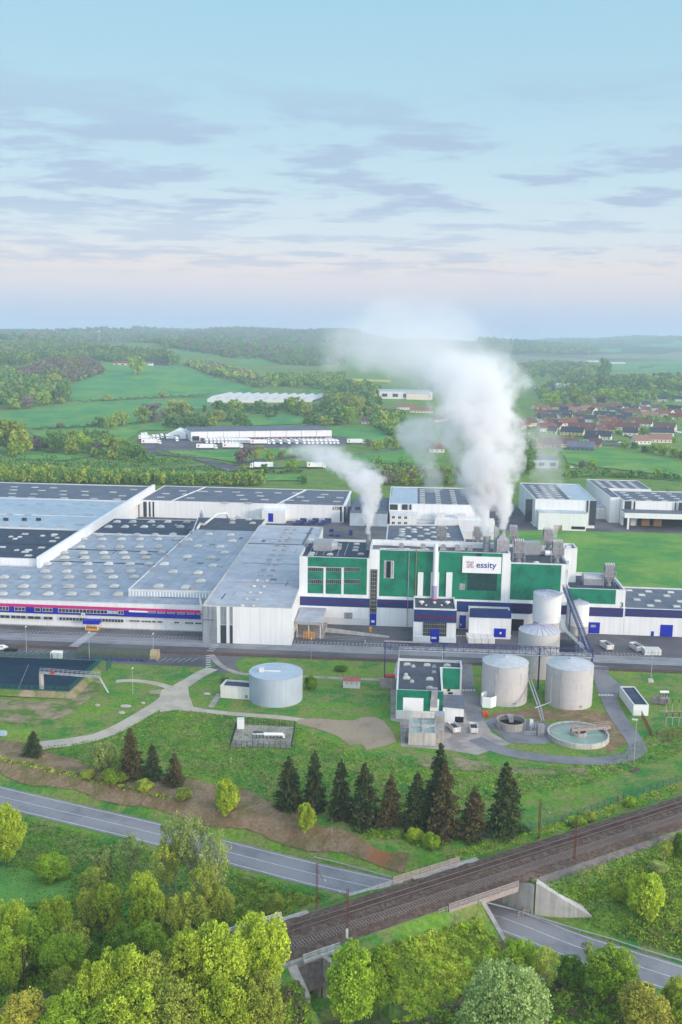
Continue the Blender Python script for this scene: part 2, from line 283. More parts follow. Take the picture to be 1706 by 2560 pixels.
M['wood'] = mat('pale_wood', (.30, .26, .21), rough=.8, var=.15, scale=2)
M['orange'] = mat('orange_paint', (.62, .085, .035), rough=.5)
M['amber'] = mat('amber_paint', (.65, .30, .03), rough=.5)
M['redmat'] = mat('red_paint', (.48, .03, .025), rough=.5, var=.15)
M['redroof'] = mat('faded_red_roof', (.36, .10, .09), rough=.8, var=.2, scale=2)
M['black'] = mat('black_car_paint', (.012, .012, .015), rough=.25, spec=.6)
M['tyre'] = mat('tyre_rubber', (.02, .02, .02), rough=.9)
M['truckwhite'] = mat('truck_white', (.78, .79, .80), rough=.45, var=.04)
M['fence'] = mat('green_fence', (.02, .12, .10), rough=.6)
M['wire'] = mat('grey_wire', (.10, .10, .10), rough=.6)
M['liner'] = mat('navy_pond_liner', (.006, .022, .045), rough=.6, var=.2, scale=.3, spec=.2)
M['water_green'] = mat('turbid_green_water', (.22, .32, .27), rough=.12, var=.14, scale=.25, spec=.6, dirt=(.36, .42, .35), dscale=.2, damt=.6)
M['foam'] = mat('foamy_water', (.30, .40, .37), rough=.3, var=.3, scale=1.5)
M['canvas'] = mat('olive_canvas', (.07, .085, .066), rough=.8, var=.12, scale=.8)
M['canvas_tan'] = mat('tan_canvas', (.33, .27, .16), rough=.8)
M['copper'] = mat('brown_pipe', (.30, .16, .07), rough=.5)
M['lilac'] = mat('lilac_band', (.33, .30, .47), rough=.6)
M['text_navy'] = mat('navy_lettering', (.04, .03, .26), rough=.6)
M['text_grey'] = mat('grey_lettering', (.06, .065, .075), rough=.6)
M['logo_plum'] = mat('plum_logo', (.16, .03, .12), rough=.6)
M['logo_pink'] = mat('rose_logo', (.60, .22, .28), rough=.6)
M['bark'] = mat('bark', (.13, .105, .08), rough=.9, var=.3, scale=3)
M['bark_pale'] = mat('pale_bark', (.34, .30, .22), rough=.9, var=.25, scale=3)
def leafmat(name, col, v2=None, rnd=.16, trans=.22):
    m = mat(name, col, rough=.7, var=.42, scale=.8, rnd=rnd, trans=trans, dirt=v2 or tuple(c*.55 for c in col), dscale=.35, damt=.6, spec=.12)
    return m
M['leaf_lime'] = leafmat('lime_leaves', (.44, .54, .05), (.29, .40, .035))
M['leaf_green'] = leafmat('green_leaves', (.31, .45, .04), (.20, .33, .03))
M['leaf_olive'] = leafmat('olive_leaves', (.40, .46, .07), (.25, .32, .05))
M['leaf_dark'] = leafmat('dark_leaves', (.19, .32, .035), (.11, .22, .03))
M['leaf_pale'] = leafmat('pale_willow_leaves', (.38, .50, .17), (.24, .36, .09))
M['leaf_sage'] = leafmat('sage_leaves', (.38, .46, .14), (.26, .33, .09))
M['leaf_gold'] = leafmat('golden_leaves', (.44, .42, .07), (.24, .24, .05))
M['leaf_brown'] = leafmat('budding_twigs', (.17, .13, .095), (.12, .12, .06))
M['tuft_a'] = leafmat('grass_blades', (.18, .34, .035)); M['tuft_b'] = leafmat('dark_grass_blades', (.09, .21, .03)); M['tuft_c'] = leafmat('dry_grass_blades', (.30, .34, .08))
M['needle'] = leafmat('spruce_needles', (.065, .100, .034), (.13, .095, .045))
M['needle_brown'] = leafmat('brownish_spruce_needles', (.13, .115, .045), (.17, .11, .06))
M['hedge'] = leafmat('hedge_leaves', (.07, .17, .03), (.04, .11, .025))
M['far_green'] = leafmat('far_tree_green', (.15, .28, .05), (.075, .17, .04), rnd=.3)
M['far_olive'] = leafmat('far_tree_olive', (.32, .40, .055), (.17, .24, .045), rnd=.3)
M['far_brown'] = leafmat('far_bare_wood', (.25, .20, .16), (.14, .15, .08), rnd=.2)
# ---------------------------------------------------------------- mesh building
class MB:
    def __init__(s): s.v = []; s.f = []; s.mi = []; s.cur = 0; s.sm = False
    def add(s, vs, fs):
        o = len(s.v); s.v += [tuple(x) for x in vs]; s.f += [tuple(i+o for i in q) for q in fs]; s.mi += [s.cur]*len(fs); return s
    def box(s, x0, x1, y0, y1, z0, z1, tf=None):
        vs = [(x, y, z) for z in (z0, z1) for y in (y0, y1) for x in (x0, x1)]
        if tf: vs = [tf(*q) for q in vs]
        return s.add(vs, [(0, 2, 3, 1), (4, 5, 7, 6), (0, 1, 5, 4), (2, 6, 7, 3), (0, 4, 6, 2), (1, 3, 7, 5)])
    def ub(s, u0, u1, v0, v1, z0, z1): return s.box(u0, u1, v0, v1, z0, z1, W)
    def prism(s, poly, z0, z1, tf=None):
        n = len(poly)
        a = sum(poly[i][0]*poly[(i+1) % n][1]-poly[(i+1) % n][0]*poly[i][1] for i in range(n))
        if a < 0: poly = poly[::-1]
        vs = [(p[0], p[1], z0) for p in poly]+[(p[0], p[1], z1) for p in poly]
        if tf: vs = [tf(*q) for q in vs]
        return s.add(vs, [tuple(range(n))[::-1], tuple(range(n, 2*n))]+[(i, (i+1) % n, n+(i+1) % n, n+i) for i in range(n)])
    def rings(s, rs, close=True, cap=True):
        n = len(rs[0]); vs = [p for r in rs for p in r]; fs = []
        for k in range(len(rs)-1):
            for i in range(n if close else n-1):
                j = (i+1) % n; fs.append((k*n+i, k*n+j, (k+1)*n+j, (k+1)*n+i))
        if cap: fs += [tuple(range(n))[::-1], tuple(range((len(rs)-1)*n, len(rs)*n))]
        return s.add(vs, fs)
    def lathe(s, c, prof, n=32, cap=True):
        rs = [[(c[0]+r*math.cos(2*math.pi*i/n), c[1]+r*math.sin(2*math.pi*i/n), c[2]+z) for i in range(n)] for r, z in prof]
        return s.rings(rs, True, cap)
    def cyl(s, c, r, h, n=16): return s.lathe(c, [(r, 0), (r, h)], n)
    def tube(s, pts, r, n=6, r2=None):
        pts = [Vector(p) for p in pts]; rs = []
        for i, p in enumerate(pts):
            d = (pts[min(i+1, len(pts)-1)]-pts[max(i-1, 0)]).normalized()
            a = d.cross(Vector((0, 0, 1)))
            if a.length < .05: a = d.cross(Vector((1, 0, 0)))
            a.normalize(); b = d.cross(a); rr = r if r2 is None else r+(r2-r)*i/(len(pts)-1)
            rs.append([tuple(p+(a*math.cos(2*math.pi*k/n)+b*math.sin(2*math.pi*k/n))*rr) for k in range(n)])
        return s.rings(rs)
    def beam(s, a, b, w, h=None): return s.tube([a, b], w*.5*1.3, 4)
    def mesh(s, name, mats, smooth=False):
        me = bpy.data.meshes.new(name); me.from_pydata(s.v, [], s.f)
        for m_ in (mats if isinstance(mats, (list, tuple)) else [mats]): me.materials.append(M[m_] if isinstance(m_, str) else m_)
        if any(s.mi): me.polygons.foreach_set('material_index', s.mi)
        if smooth: me.polygons.foreach_set('use_smooth', [True]*len(s.f))
        me.update(); return me
    def build(s, name, mats, parent=None, smooth=False):
        if not s.f: return None
        if parent is not None:
            l = parent_loc(parent); s.v = [(x-l[0], y-l[1], z-l[2]) for x, y, z in s.v]
        me = s.mesh(name, mats, smooth); o = bpy.data.objects.new(name, me); C.objects.link(o)
        if parent is not None: o.parent = parent
        return o
def parent_loc(p):
    l = Vector((0, 0, 0))
    while p is not None: l += p.location; p = p.parent
    return l
def tag(o, label=None, cat=None, group=None, kind=None):
    if label: o['label'] = label
    if cat: o['category'] = cat
    if group: o['group'] = group
    if kind: o['kind'] = kind
    return o
def thing(name, label, cat, loc=(0, 0, 0), group=None):
    o = bpy.data.objects.new(name, None); C.objects.link(o); o.location = loc; o.empty_display_size = .5
    return tag(o, label, cat, group)
def copy_tree(o, loc=None, rz=None, sc=None, label=None, group=None, par=None):
    c = o.copy(); C.objects.link(c)
    if par is not None: c.parent = par
    if loc is not None: c.location = loc
    if rz is not None: c.rotation_euler = (0, 0, rz)
    if sc is not None: c.scale = sc if isinstance(sc, (tuple, list)) else (sc, sc, sc)
    if label: c['label'] = label
    if group: c['group'] = group
    for ch in o.children: copy_tree(ch, par=c)
    return c
def proto_place(used, proto, loc, rz=0, sc=1, label=None, group=None):
    """first use moves the source object itself, later uses copy it"""
    if id(proto) not in used:
        used.add(id(proto)); proto.location = loc; proto.rotation_euler = (0, 0, rz)
        proto.scale = sc if isinstance(sc, (tuple, list)) else (sc, sc, sc)
        if label: proto['label'] = label
        if group: proto['group'] = group
        return proto
    return copy_tree(proto, loc, rz, sc, label, group)
USED = set()
def smooth_poly(pts, n=6):
    o = []; P = [pts[0]]+list(pts)+[pts[-1]]
    for i in range(1, len(P)-2):
        p0, p1, p2, p3 = [np.array(q[:2], float) for q in P[i-1:i+3]]
        for k in range(n):
            t = k/n; o.append(tuple(.5*((2*p1)+(-p0+p2)*t+(2*p0-5*p1+4*p2-p3)*t*t+(-p0+3*p1-3*p2+p3)*t**3)))
    o.append(tuple(pts[-1][:2])); return o
def sheet(name, poly, mt, dz=.03, res=4., kind='structure', label=None, flat=None, wob=0.):
    """ground-hugging sheet with the outline poly (world xy)"""
    poly = [tuple(p[:2]) for p in poly]
    if wob:
        q = []
        for i, p in enumerate(poly):
            p2 = poly[(i+1) % len(poly)]; n = max(1, int(math.dist(p, p2)/(res*1.3)))
            for k in range(n): q.append((p[0]+(p2[0]-p[0])*k/n+random.uniform(-wob, wob), p[1]+(p2[1]-p[1])*k/n+random.uniform(-wob, wob)))
        poly = q
    xs = [p[0] for p in poly]; ys = [p[1] for p in poly]
    bnd = []
    for i, p in enumerate(poly):
        p2 = poly[(i+1) % len(poly)]; n = max(1, int(math.dist(p, p2)/res))
        for k in range(n): bnd.append((p[0]+(p2[0]-p[0])*k/n, p[1]+(p2[1]-p[1])*k/n))
    def inside(x, y):
        c = False; j = len(poly)-1
        for i in range(len(poly)):
            if (poly[i][1] > y) != (poly[j][1] > y) and x < (poly[j][0]-poly[i][0])*(y-poly[i][1])/(poly[j][1]-poly[i][1])+poly[i][0]: c = not c
            j = i
        return c
    pts = list(bnd); 
    if flat is None:
        x = min(xs)+res/2
        while x < max(xs):
            y = min(ys)+res/2
            while y < max(ys):
                if inside(x, y): pts.append((x, y))
                y += res
            x += res
    nb = len(bnd)
    r = delaunay_2d_cdt([Vector(p) for p in pts], [(i, (i+1) % nb) for i in range(nb)], [], 1, 1e-4)
    vs, fs = r[0], r[2]
    mb = MB(); mb.add([(p.x, p.y, (hg(p.x, p.y)+dz) if flat is None else flat) for p in vs], [f if True else f for f in fs])
    # face up
    f2 = []
    for f in mb.f:
        a, b, c = (mb.v[i] for i in f[:3])
        f2.append(f if (b[0]-a[0])*(c[1]-a[1])-(b[1]-a[1])*(c[0]-a[0]) > 0 else f[::-1])
    mb.f = f2
    o = mb.build(name, mt); tag(o, label, None, None, kind); return o
def ribbon(name, pts, width, mt, dz=.04, kind='structure', sm_n=5, off=0., parent=None, tf=None, flat=None):
    P = smooth_poly(pts, sm_n) if sm_n else [tuple(p[:2]) for p in pts]
    vs = []; fs = []
    for i, p in enumerate(P):
        a = P[max(i-1, 0)]; b = P[min(i+1, len(P)-1)]; dx, dy = b[0]-a[0], b[1]-a[1]; l = math.hypot(dx, dy) or 1
        nx, ny = -dy/l, dx/l
        for w_ in (off-width/2, off+width/2):
            x, y = p[0]+nx*w_, p[1]+ny*w_; vs.append((x, y, (hg(x, y)+dz) if flat is None else flat))
    for i in range(len(P)-1): fs.append((2*i, 2*i+2, 2*i+3, 2*i+1))
    mb = MB(); mb.add(vs, fs); o = mb.build(name, mt, parent)
    if kind: tag(o, None, None, None, kind)
    return o
def text(body, name, size, mt, parent, loc, rz, extrude=.03, off=0., align='CENTER', sx=1.):
    cu = bpy.data.curves.new(name, 'FONT'); cu.body = body; cu.size = size; cu.extrude = extrude; cu.offset = off; cu.align_x = align; cu.align_y = 'CENTER'
    cu.materials.append(M[mt]); o = bpy.data.objects.new(name, cu); C.objects.link(o)
    me = bpy.data.meshes.new_from_object(o.evaluated_get(bpy.context.evaluated_depsgraph_get())); bpy.data.objects.remove(o); o = bpy.data.objects.new(name, me); C.objects.link(o); o.parent = parent
    l = parent_loc(parent); o.location = (loc[0]-l[0], loc[1]-l[1], loc[2]-l[2]); o.rotation_euler = (math.pi/2, 0, rz); o.scale = (sx, 1, 1); return o
# ================================================================ ground
vs = [(float(x), float(y), float(GZ[j, i])) for j, y in enumerate(GY) for i, x in enumerate(GX)]
nx = len(GX); fs = [(j*nx+i, j*nx+i+1, (j+1)*nx+i+1, (j+1)*nx+i) for j in range(len(GY)-1) for i in range(nx-1)]
mb = MB(); mb.v = vs; mb.f = fs; mb.mi = [0]*len(fs)
tag(mb.build('ground', 'grass', smooth=True), kind='structure')
def UV(pts): return [W(a, b)[:2] for a, b in pts]
def PX(fn, pts, z=0.): return [G(*fn(a, b), z)[:2] for a, b in pts]
def HX(fn, pts): return [hit(fn(a, b))[:2] for a, b in pts]
# yards
sheet('yard', UV([(-320, -28.2), (320, -28.2), (320, 12), (118, 12), (118, 36), (76, 36), (76, 75), (60, 95), (64, 130), (90, 172), (150, 178), (320, 184), (320, 250), (-60, 250), (-320, 250)]), 'asphalt', flat=.02, res=30)
sheet('service_road', UV([(-320, -24.2), (320, -24.2), (320, -17.2), (-320, -17.2)]), 'road', flat=.026, res=40)
# service rail line in front of the yard
def track_strip():
    mbb = MB(); mbb.prism(UV([(-320, -31.2), (320, -31.2), (320, -28.1), (-320, -28.1)]), -.2, .03); return mbb
tag(track_strip().build('service_track_bed', 'ballast'), kind='structure')
t = thing('service_railway_track', 'single rusty railway track running along the front edge of the factory yard', 'railway track', W(0, -29.6, .03))
mb = MB()
for v in (-30.2, -29.05): mb.ub(-300, 300, v, v+.1, .1, .2)
mb.build('rail', 'railsteel', t)
mb = MB()
for i in range(-190, 190): mb.ub(i*.75, i*.75+.25, -30.7, -28.5, .03, .11)
o = mb.build('sleeper', 'sleeper_wood', t); o['kind'] = 'stuff'
# car park left, path from yard, entrance road
sheet('car_park', UV([(-140, -42.3), (-34.5, -41.5), (-31.3, -38.6), (-31.3, -31.4), (-140, -31.4)]), 'asphalt', flat=.03, res=30)
sheet('entrance_road', UV([(-31.3, -31.3), (-31.3, -40.5), (-33.2, -44.5), (-27.4, -46.5), (-24, -42.6), (-26.2, -38.2), (-26.3, -34.2), (-24.3, -31.3)]), 'asphalt', flat=.034, res=10)
ribbon('concrete_path', PX(Z8, [(75, 200), (130, 265), (230, 315), (330, 330), (660, 343), (900, 355), (1190, 365), (1285, 372)]), 1.7, 'concrete_floor', .05)
ribbon('gravel_path', PX(Z6, [(-60, 695), (60, 683), (160, 668), (330, 655), (470, 640), (590, 610), (700, 560), (790, 508), (880, 455), (960, 395), (1040, 335), (1110, 290), (1190, 250)]), 3.9, 'gravel', .06)
ribbon('gravel_path', PX(Z6, [(650, 322), (740, 318), (850, 330), (935, 352), (985, 385)]), 2.3, 'gravel', .065)
ribbon('gravel_path', PX(Z6, [(930, 400), (1000, 450), (1110, 480), (1230, 496), (1400, 510), (1560, 522), (1700, 540)]), 2.3, 'gravel', .055)
sheet('gravel_junction', PX(Z6, [(880, 455), (905, 370), (960, 350), (1050, 300), (1060, 400), (1085, 465), (1180, 500), (980, 480), (900, 490)]), 'gravel', .062, res=3)
ribbon('concrete_path', PX(Z8, [(130, 455), (100, 500), (75, 545)]), 1.5, 'concrete_floor', .07)
sheet('bare_earth_patch', PX(Z8, [(640, 625), (740, 615), (900, 628), (1000, 632), (1060, 612), (1150, 606), (1205, 640), (1250, 690), (1283, 770), (1200, 795), (1090, 822), (1060, 780), (985, 790), (900, 730), (760, 680), (640, 650)]), 'dirt', .06, res=2.5, wob=.15)
sheet('sandy_bank_patch', PX(Z6, [(-60, 410), (160, 418), (380, 428), (420, 390), (480, 325), (570, 310), (560, 370), (490, 420), (430, 470), (330, 520), (200, 545), (60, 545), (-60, 530)], .3), 'sand', .08, res=2, wob=.25)
sheet('bare_earth_patch', PX(Z6, [(830, 375), (900, 365), (925, 395), (850, 390)]), 'dirt', .06, res=1.5, wob=.1)
sheet('dry_grass_patch', PX(Z7, [(250, 640), (330, 595), (480, 610), (700, 650), (900, 668), (1100, 660), (1120, 690), (900, 695), (600, 680), (380, 662)]), 'sand', .07, res=1.5, wob=.35)
sheet('molehill_patch', PX(Y3, [(930, 1390), (990, 1345), (1075, 1355), (1000, 1420)]), 'ballast', .07, res=1)
sheet('manhole_patch', PX(Y3, [(1295, 1010), (1380, 1000), (1465, 1015), (1440, 1040), (1330, 1040)]), 'ballast', .07, res=1)
# treatment plant roads
sheet('treatment_yard', PX(Z7, [(150, 250), (180, 140), (490, 140), (545, 160), (560, 330), (600, 420), (640, 490), (735, 545), (570, 598), (430, 575), (200, 555), (195, 440), (150, 430)]), 'concrete_floor', .05, res=4)
sheet('treatment_lane', PX(Z7, [(488, 140), (545, 150), (550, 250), (585, 330), (600, 430), (560, 440), (520, 430), (500, 300)]), 'lane', .056, res=4)
ribbon('loop_road', PX(Z7, [(1165, 165), (1180, 240), (1200, 300), (1240, 390), (1290, 465), (1335, 525), (1350, 565), (1320, 600), (1240, 622), (1120, 630), (980, 622), (850, 608), (740, 590), (640, 560), (560, 520)]), 4.1, 'lane', .09)
sheet('loop_road_mouth', PX(Z7, [(1130, 160), (1215, 175), (1205, 200), (1250, 245), (1290, 262), (1240, 330), (1180, 300), (1165, 240)]), 'lane', .082, res=3)
sheet('treatment_yard', PX(Z7, [(600, 430), (650, 420), (830, 430), (900, 440), (960, 520), (900, 548), (730, 540), (650, 480)]), 'lane', .074, res=4)
sheet('brown_grass_patch', PX(Z7, [(640, 395), (860, 370), (1150, 385), (1230, 420), (1290, 500), (1300, 545), (1200, 600), (1190, 470), (1000, 430), (890, 430), (820, 420), (640, 420)]), 'bank', .045, res=3, wob=.3)
# brown bank between lawn and road, red earth
def road_pt(s, off):   # point at arc s along the road polyline offset to the factory side
    P = smooth_poly(ROAD, 8); acc = 0
    for a, b in zip(P[:-1], P[1:]):
        l = math.dist(a, b)
        if acc+l >= s:
            t_ = (s-acc)/l; dx, dy = (b[0]-a[0])/l, (b[1]-a[1])/l
            return (a[0]+(b[0]-a[0])*t_-dy*off, a[1]+(b[1]-a[1])*t_+dx*off)
        acc += l
    return P[-1]
lo = [road_pt(s, 6.4+.5*math.sin(s*.3)) for s in range(10, 166, 3)]
hi = [road_pt(s, 15.5+1.4*math.sin(s*.12)+.7*math.sin(s*.47)-max(0, (s-136)*.31)) for s in range(10, 166, 3)]
sheet('bank', lo+hi[::-1], 'bank', .22, res=1., wob=.2)
def bare_spot(mt, c, rad, col):      # a patch of bare red earth, fixed to its place on the bank
    t_ = M[mt].node_tree; n_ = t_.nodes; l_ = t_.links; b_ = n_['Principled BSDF']; s_ = b_.inputs['Base Color'].links[0].from_socket
    g_ = n_.new('ShaderNodeNewGeometry'); d_ = n_.new('ShaderNodeVectorMath'); d_.operation = 'DISTANCE'; l_.new(g_.outputs['Position'], d_.inputs[0]); d_.inputs[1].default_value = c
    o_ = n_.new('ShaderNodeTexNoise'); o_.inputs['Scale'].default_value = .35; o_.inputs['Detail'].default_value = 7; l_.new(g_.outputs['Position'], o_.inputs[0])
    a_ = n_.new('ShaderNodeMath'); a_.operation = 'MULTIPLY_ADD'; l_.new(o_.outputs[0], a_.inputs[0]); a_.inputs[1].default_value = rad*1.6; l_.new(d_.outputs['Value'], a_.inputs[2])
    r_ = n_.new('ShaderNodeMapRange'); r_.interpolation_type = 'SMOOTHSTEP'; l_.new(a_.outputs[0], r_.inputs[0]); r_.inputs[1].default_value = rad*1.9; r_.inputs[2].default_value = rad*.9; r_.inputs[4].default_value = .9
    x_ = n_.new('ShaderNodeMix'); x_.data_type = 'RGBA'; l_.new(r_.outputs[0], x_.inputs[0]); l_.new(s_, x_.inputs[6]); x_.inputs[7].default_value = (*col, 1); l_.new(x_.outputs[2], b_.inputs['Base Color'])
bare_spot('bank', hit(Y8(800, 320)), 4.2, (.34, .12, .055))
# main road
ribbon('main_road', ROAD, 7.8, 'road', flat=-4.45)
for off, wd in ((-3.25, .16), (3.25, .16), (0, .14)): ribbon('road_marking', ROAD, wd, 'paint', flat=-4.435, off=off)
# south side details: ditch track and second meadow
sheet('meadow', PX(Y1, [(-80, 415), (100, 440), (330, 490), (300, 590), (120, 640), (-80, 600)], -5.3), 'meadow', .12, res=3, wob=.3)
sheet('scrub_ground', [(-60, 98), (-8, 123), (8, 128), (22, 138), (28, 142), (36, 135), (50, 124), (60, 115), (60, 92), (-60, 85)], 'scrub', .06, res=1.6)
sheet('scrub_ground', [(-60, 106), (-12, 134), (-16, 142), (-40, 150), (-70, 150)], 'scrub', .06, res=1.6)
# railway: ballast bed, sleepers and rails
def rp_(s, off, z=0): return (RC[0]+RD[0]*s-RD[1]*off, RC[1]+RD[1]*s+RD[0]*off, z)
def rbox(mb, s0, s1, o0, o1, z0, z1): mb.box(s0, s1, o0, o1, z0, z1, lambda s, o, z: rp_(s, o, z))
mb = MB(); Z0 = 1.27
prof = [(-4.7, Z0), (-3.5, Z0+.28), (-.55, Z0+.30), (0, Z0+.24), (.55, Z0+.30), (3.5, Z0+.28), (4.7, Z0)]
ss = [-150+i*2 for i in range(200)]
vs = [rp_(s, o, z+.05*math.sin(s*1.3+o*2)) for s in ss for o, z in prof]; k = len(prof)
mb.add(vs, [(i*k+j, (i+1)*k+j, (i+1)*k+j+1, i*k+j+1) for i in range(len(ss)-1) for j in range(k-1)])
tag(mb.build('ballast_bed', 'ballast', smooth=True), kind='structure')
for i, (oc, mt, lab) in enumerate(((-1.85, 'sleeper', 'near railway track with pale concrete sleepers crossing the road bridge'), (1.85, 'sleeper_wood', 'far railway track with dark brown sleepers crossing the road bridge'))):
    t = thing('railway_track', lab, 'railway track', rp_(0, oc, Z0+.3), 'railway tracks on the embankment')
    mb = MB()
    for q in (-.64, .64):
        rbox(mb, -150, 240, oc+q-.045, oc+q+.045, Z0+.38, Z0+.50)
    mb.build('rail', 'railsteel', t)
    mb = MB()
    for s_ in np.arange(-120, 230, .52): rbox(mb, s_, s_+.22, oc-1.05, oc+1.05, Z0+.27, Z0+.375)
    o = mb.build('sleeper', mt, t); o['kind'] = 'stuff'
ribbon('trackside_path', [rp_(-140, -5.6)[:2], rp_(-5, -5.6)[:2], rp_(18, -5.5)[:2]], 1.7, 'ballast_grey', .10, sm_n=0)
ribbon('trackside_path', [rp_(36, -5.4)[:2], rp_(230, -5.4)[:2]], 1.2, 'ballast_grey', .10, sm_n=0)
ribbon('trackside_path', [rp_(-140, 5.4)[:2], rp_(230, 5.4)[:2]], 1.0, 'ballast_grey', .10, sm_n=0)
# road bridge
bs, be = 17.5, 31.0
b = thing('railway_bridge', 'flat railway bridge with pinkish steel side rails carrying two tracks over the grey road', 'bridge', rp_(24, 0, -4.5))
mb = MB(); rbox(mb, bs, be, -5.3, 5.6, .55, 1.3); mb.build('deck', 'conc', b)
def parapet(par, s0, s1, off, z0=1.2, H_=1.15, n=7, girder=True):
    mb = MB()
    if girder: rbox(mb, s0, s1, off-.12, off+.12, z0-.75, z0+.22)
    for i in range(n+1): s_ = s0+(s1-s0)*i/n; rbox(mb, s_-.07, s_+.07, off-.1, off+.1, z0, z0+H_)
    for z in (.5, .78, 1.08): rbox(mb, s0, s1, off-.07, off+.07, z0+z*H_/1.15-.06, z0+z*H_/1.15+.06)
    return mb
parapet(b, 17.2, 31.3, -5.35).build('parapet', 'parapet', b)
parapet(b, 13.8, 27.3, 5.55).build('parapet', 'parapet', b)
# abutments + wing walls, following the cut in the embankment
def road_dist(x, y):
    d, s = seg_dist(np.array([x]), np.array([y]), ROAD); return float(d[0]), float(s[0])
def wall_line(par, s_guess, offs, sidex, base, name='wing_wall', mt='conc_pale', cut=None, thick=1.5, cap=.35, lim=1.25):
    pts = []
    for off in offs:
        want = (5.05+.42*max(0, abs(off)-5.2)) if cut is None else (2.45+.35*max(0, abs(off)-5.2))
        lo_, hi_ = (s_guess, s_guess+30*sidex)
        for _ in range(40):
            mid = (lo_+hi_)/2; x, y, _z = rp_(mid, off)
            dd = road_dist(x, y)[0] if cut is None else abs(-(x-SC[0])*SD[1]+(y-SC[1])*SD[0])
            if dd < want: lo_ = mid
            else: hi_ = mid
        x, y, _z = rp_(hi_, off)
        zt = min(lim, 1.25-max(0, abs(off)-4.9)/1.55+cap); pts.append((x, y, max(zt, base+.4)))
    vs = []; fs = []
    for i, (x, y, z) in enumerate(pts):
        a = pts[max(i-1, 0)]; c = pts[min(i+1, len(pts)-1)]; dx, dy = c[0]-a[0], c[1]-a[1]; l = math.hypot(dx, dy)
        nx_, ny_ = -dy/l*thick/2, dx/l*thick/2
        vs += [(x-nx_, y-ny_, base-.5), (x+nx_, y+ny_, base-.5), (x+nx_, y+ny_, z), (x-nx_, y-ny_, z)]
    n_ = len(pts)
    for i in range(n_-1):
        for k_ in range(4): fs.append((4*i+k_, 4*i+(k_+1) % 4, 4*i+4+(k_+1) % 4, 4*i+4+k_))
    fs += [(0, 1, 2, 3), (4*n_-4, 4*n_-3, 4*n_-2, 4*n_-1)]
    mbb = MB(); mbb.add(vs, fs); return mbb.build(name, mt, par)
rs0 = 24.
wall_line(b, rs0, [-13.5, -12, -10, -8, -6.5, -5.4], 1, -4.5)
wall_line(b, rs0, [-5.3, -2, 2, 5.4], 1, -4.5, 'abutment', lim=.6, cap=0)
wall_line(b, rs0, [-11, -9.5, -8, -6.5, -5.4], -1, -4.5, mt='conc', cap=.05, thick=.8)
wall_line(b, rs0, [-5.3, -2, 2, 5.4], -1, -4.5, 'abutment', lim=.6, cap=0)
wall_line(b, rs0, [5.5, 7, 9, 11], 1, -4.5); wall_line(b, rs0, [5.5, 7, 9, 11], -1, -4.5)
# handrails beside the bridge ends
def handrail(s0, s1, off, n, lab, h_=1.0):
    mbb = MB(); z0 = hg(*rp_(s0, off)[:2])
    for i in range(n+1):
        s_ = s0+(s1-s0)*i/n; rbox(mbb, s_-.05, s_+.05, off-.05, off+.05, z0-.5, z0+h_)
    for z in (.5, .95): rbox(mbb, s0, s1, off-.03, off+.03, z0+z-.04, z0+z+.04)
    o_ = mbb.build('handrail', 'parapet'); tag(o_, lab, 'railing')
handrail(31.6, 35.0, -5.3, 3, 'short metal handrail at the right end of the near bridge parapet')
handrail(15.2, 16.9, -5.3, 2, 'short metal handrail at the left end of the near bridge parapet')
handrail(9.5, 13.4, 5.6, 3, 'short metal handrail at the left end of the far bridge parapet')
handrail(27.8, 29.6, 5.6, 2, 'short metal handrail at the right end of the far bridge parapet')
# small underpass bridge
b = thing('small_underpass_bridge', 'small railway underpass with white handrails half hidden behind lime green trees', 'bridge', rp_(-9, 0, -5.6))
mb = MB(); rbox(mb, -12.5, -2.5, -5.4, 5.6, .3, 1.28); mb.build('deck', 'conc', b)
parapet(b, -9.0, -3.0, -5.5, girder=False, H_=1.0, n=3).build('parapet', 'conc_pale', b); mb = MB(); rbox(mb, -9.0, -3, -5.75, -5.3, .9, 1.3); mb.build('kerb', 'conc_pale', b)
parapet(b, -17.0, -7.0, 5.7, girder=False, H_=1.0, n=5).build('parapet', 'conc_pale', b)
gs = -6.
for q_ in (1, -1): wall_line(b, gs, [-9.5, -8, -6.5, -5.4], q_, -5.6, 'wing_wall', 'conc', cut=1, cap=.05)
gs2 = -12.
for off_ in (1, -1):
    wall_line(b, -8.5, [-5.2, -2, 2, 5.2], off_, -5.6, 'abutment', 'conc', cut=1, lim=.3, cap=0)
# ================================================================ catenary masts
def mast(px, zb, lab, arm, white=False, h_=8.0):
    x, y, z = hit(px); t = thing('catenary_mast', lab, 'mast', (x, y, z), 'rusty catenary masts along the railway')
    mb = MB()
    for sx in (-.13, .13):
        mb.box(x+sx-.05, x+sx+.05, y-.08, y+.08, z-.4, z+h_)
    for k_ in range(16):
        z1 = z+.4+k_*h_/16.3; mb.beam((x-.13, y, z1), (x+.13, y, z1+.38), .05)
    mb.build('post', 'rust', t)
    if white: mb = MB(); mb.box(x-.19, x+.19, y-.1, y+.1, z+.1, z+1.7); mb.build('painted_foot', 'white_dirty', t)
    mb = MB(); mb.box(x-.45, x+.45, y-.4, y+.4, z-.5, z+.16); mb.build('footing', 'ballast_grey', t)
    zt = z+h_-1.35; e = (x-RD[1]*arm, y+RD[0]*arm, zt-.3)
    mb = MB(); mb.tube([(x, y, zt), e], .06, 5); mb.tube([(x, y, zt+.9), ((x+e[0])/2, (y+e[1])/2, zt-.1)], .03, 4); mb.build('cantilever_arm', 'wire', t)
    mb = MB()
    for q in (.86, 1.0): mb.lathe((x+(e[0]-x)*q, y+(e[1]-y)*q, zt-.3-.1), [(.05, 0), (.1, .07), (.1, .25), (.05, .3)], 8)
    mb.build('insulator', 'conc_pale', t)
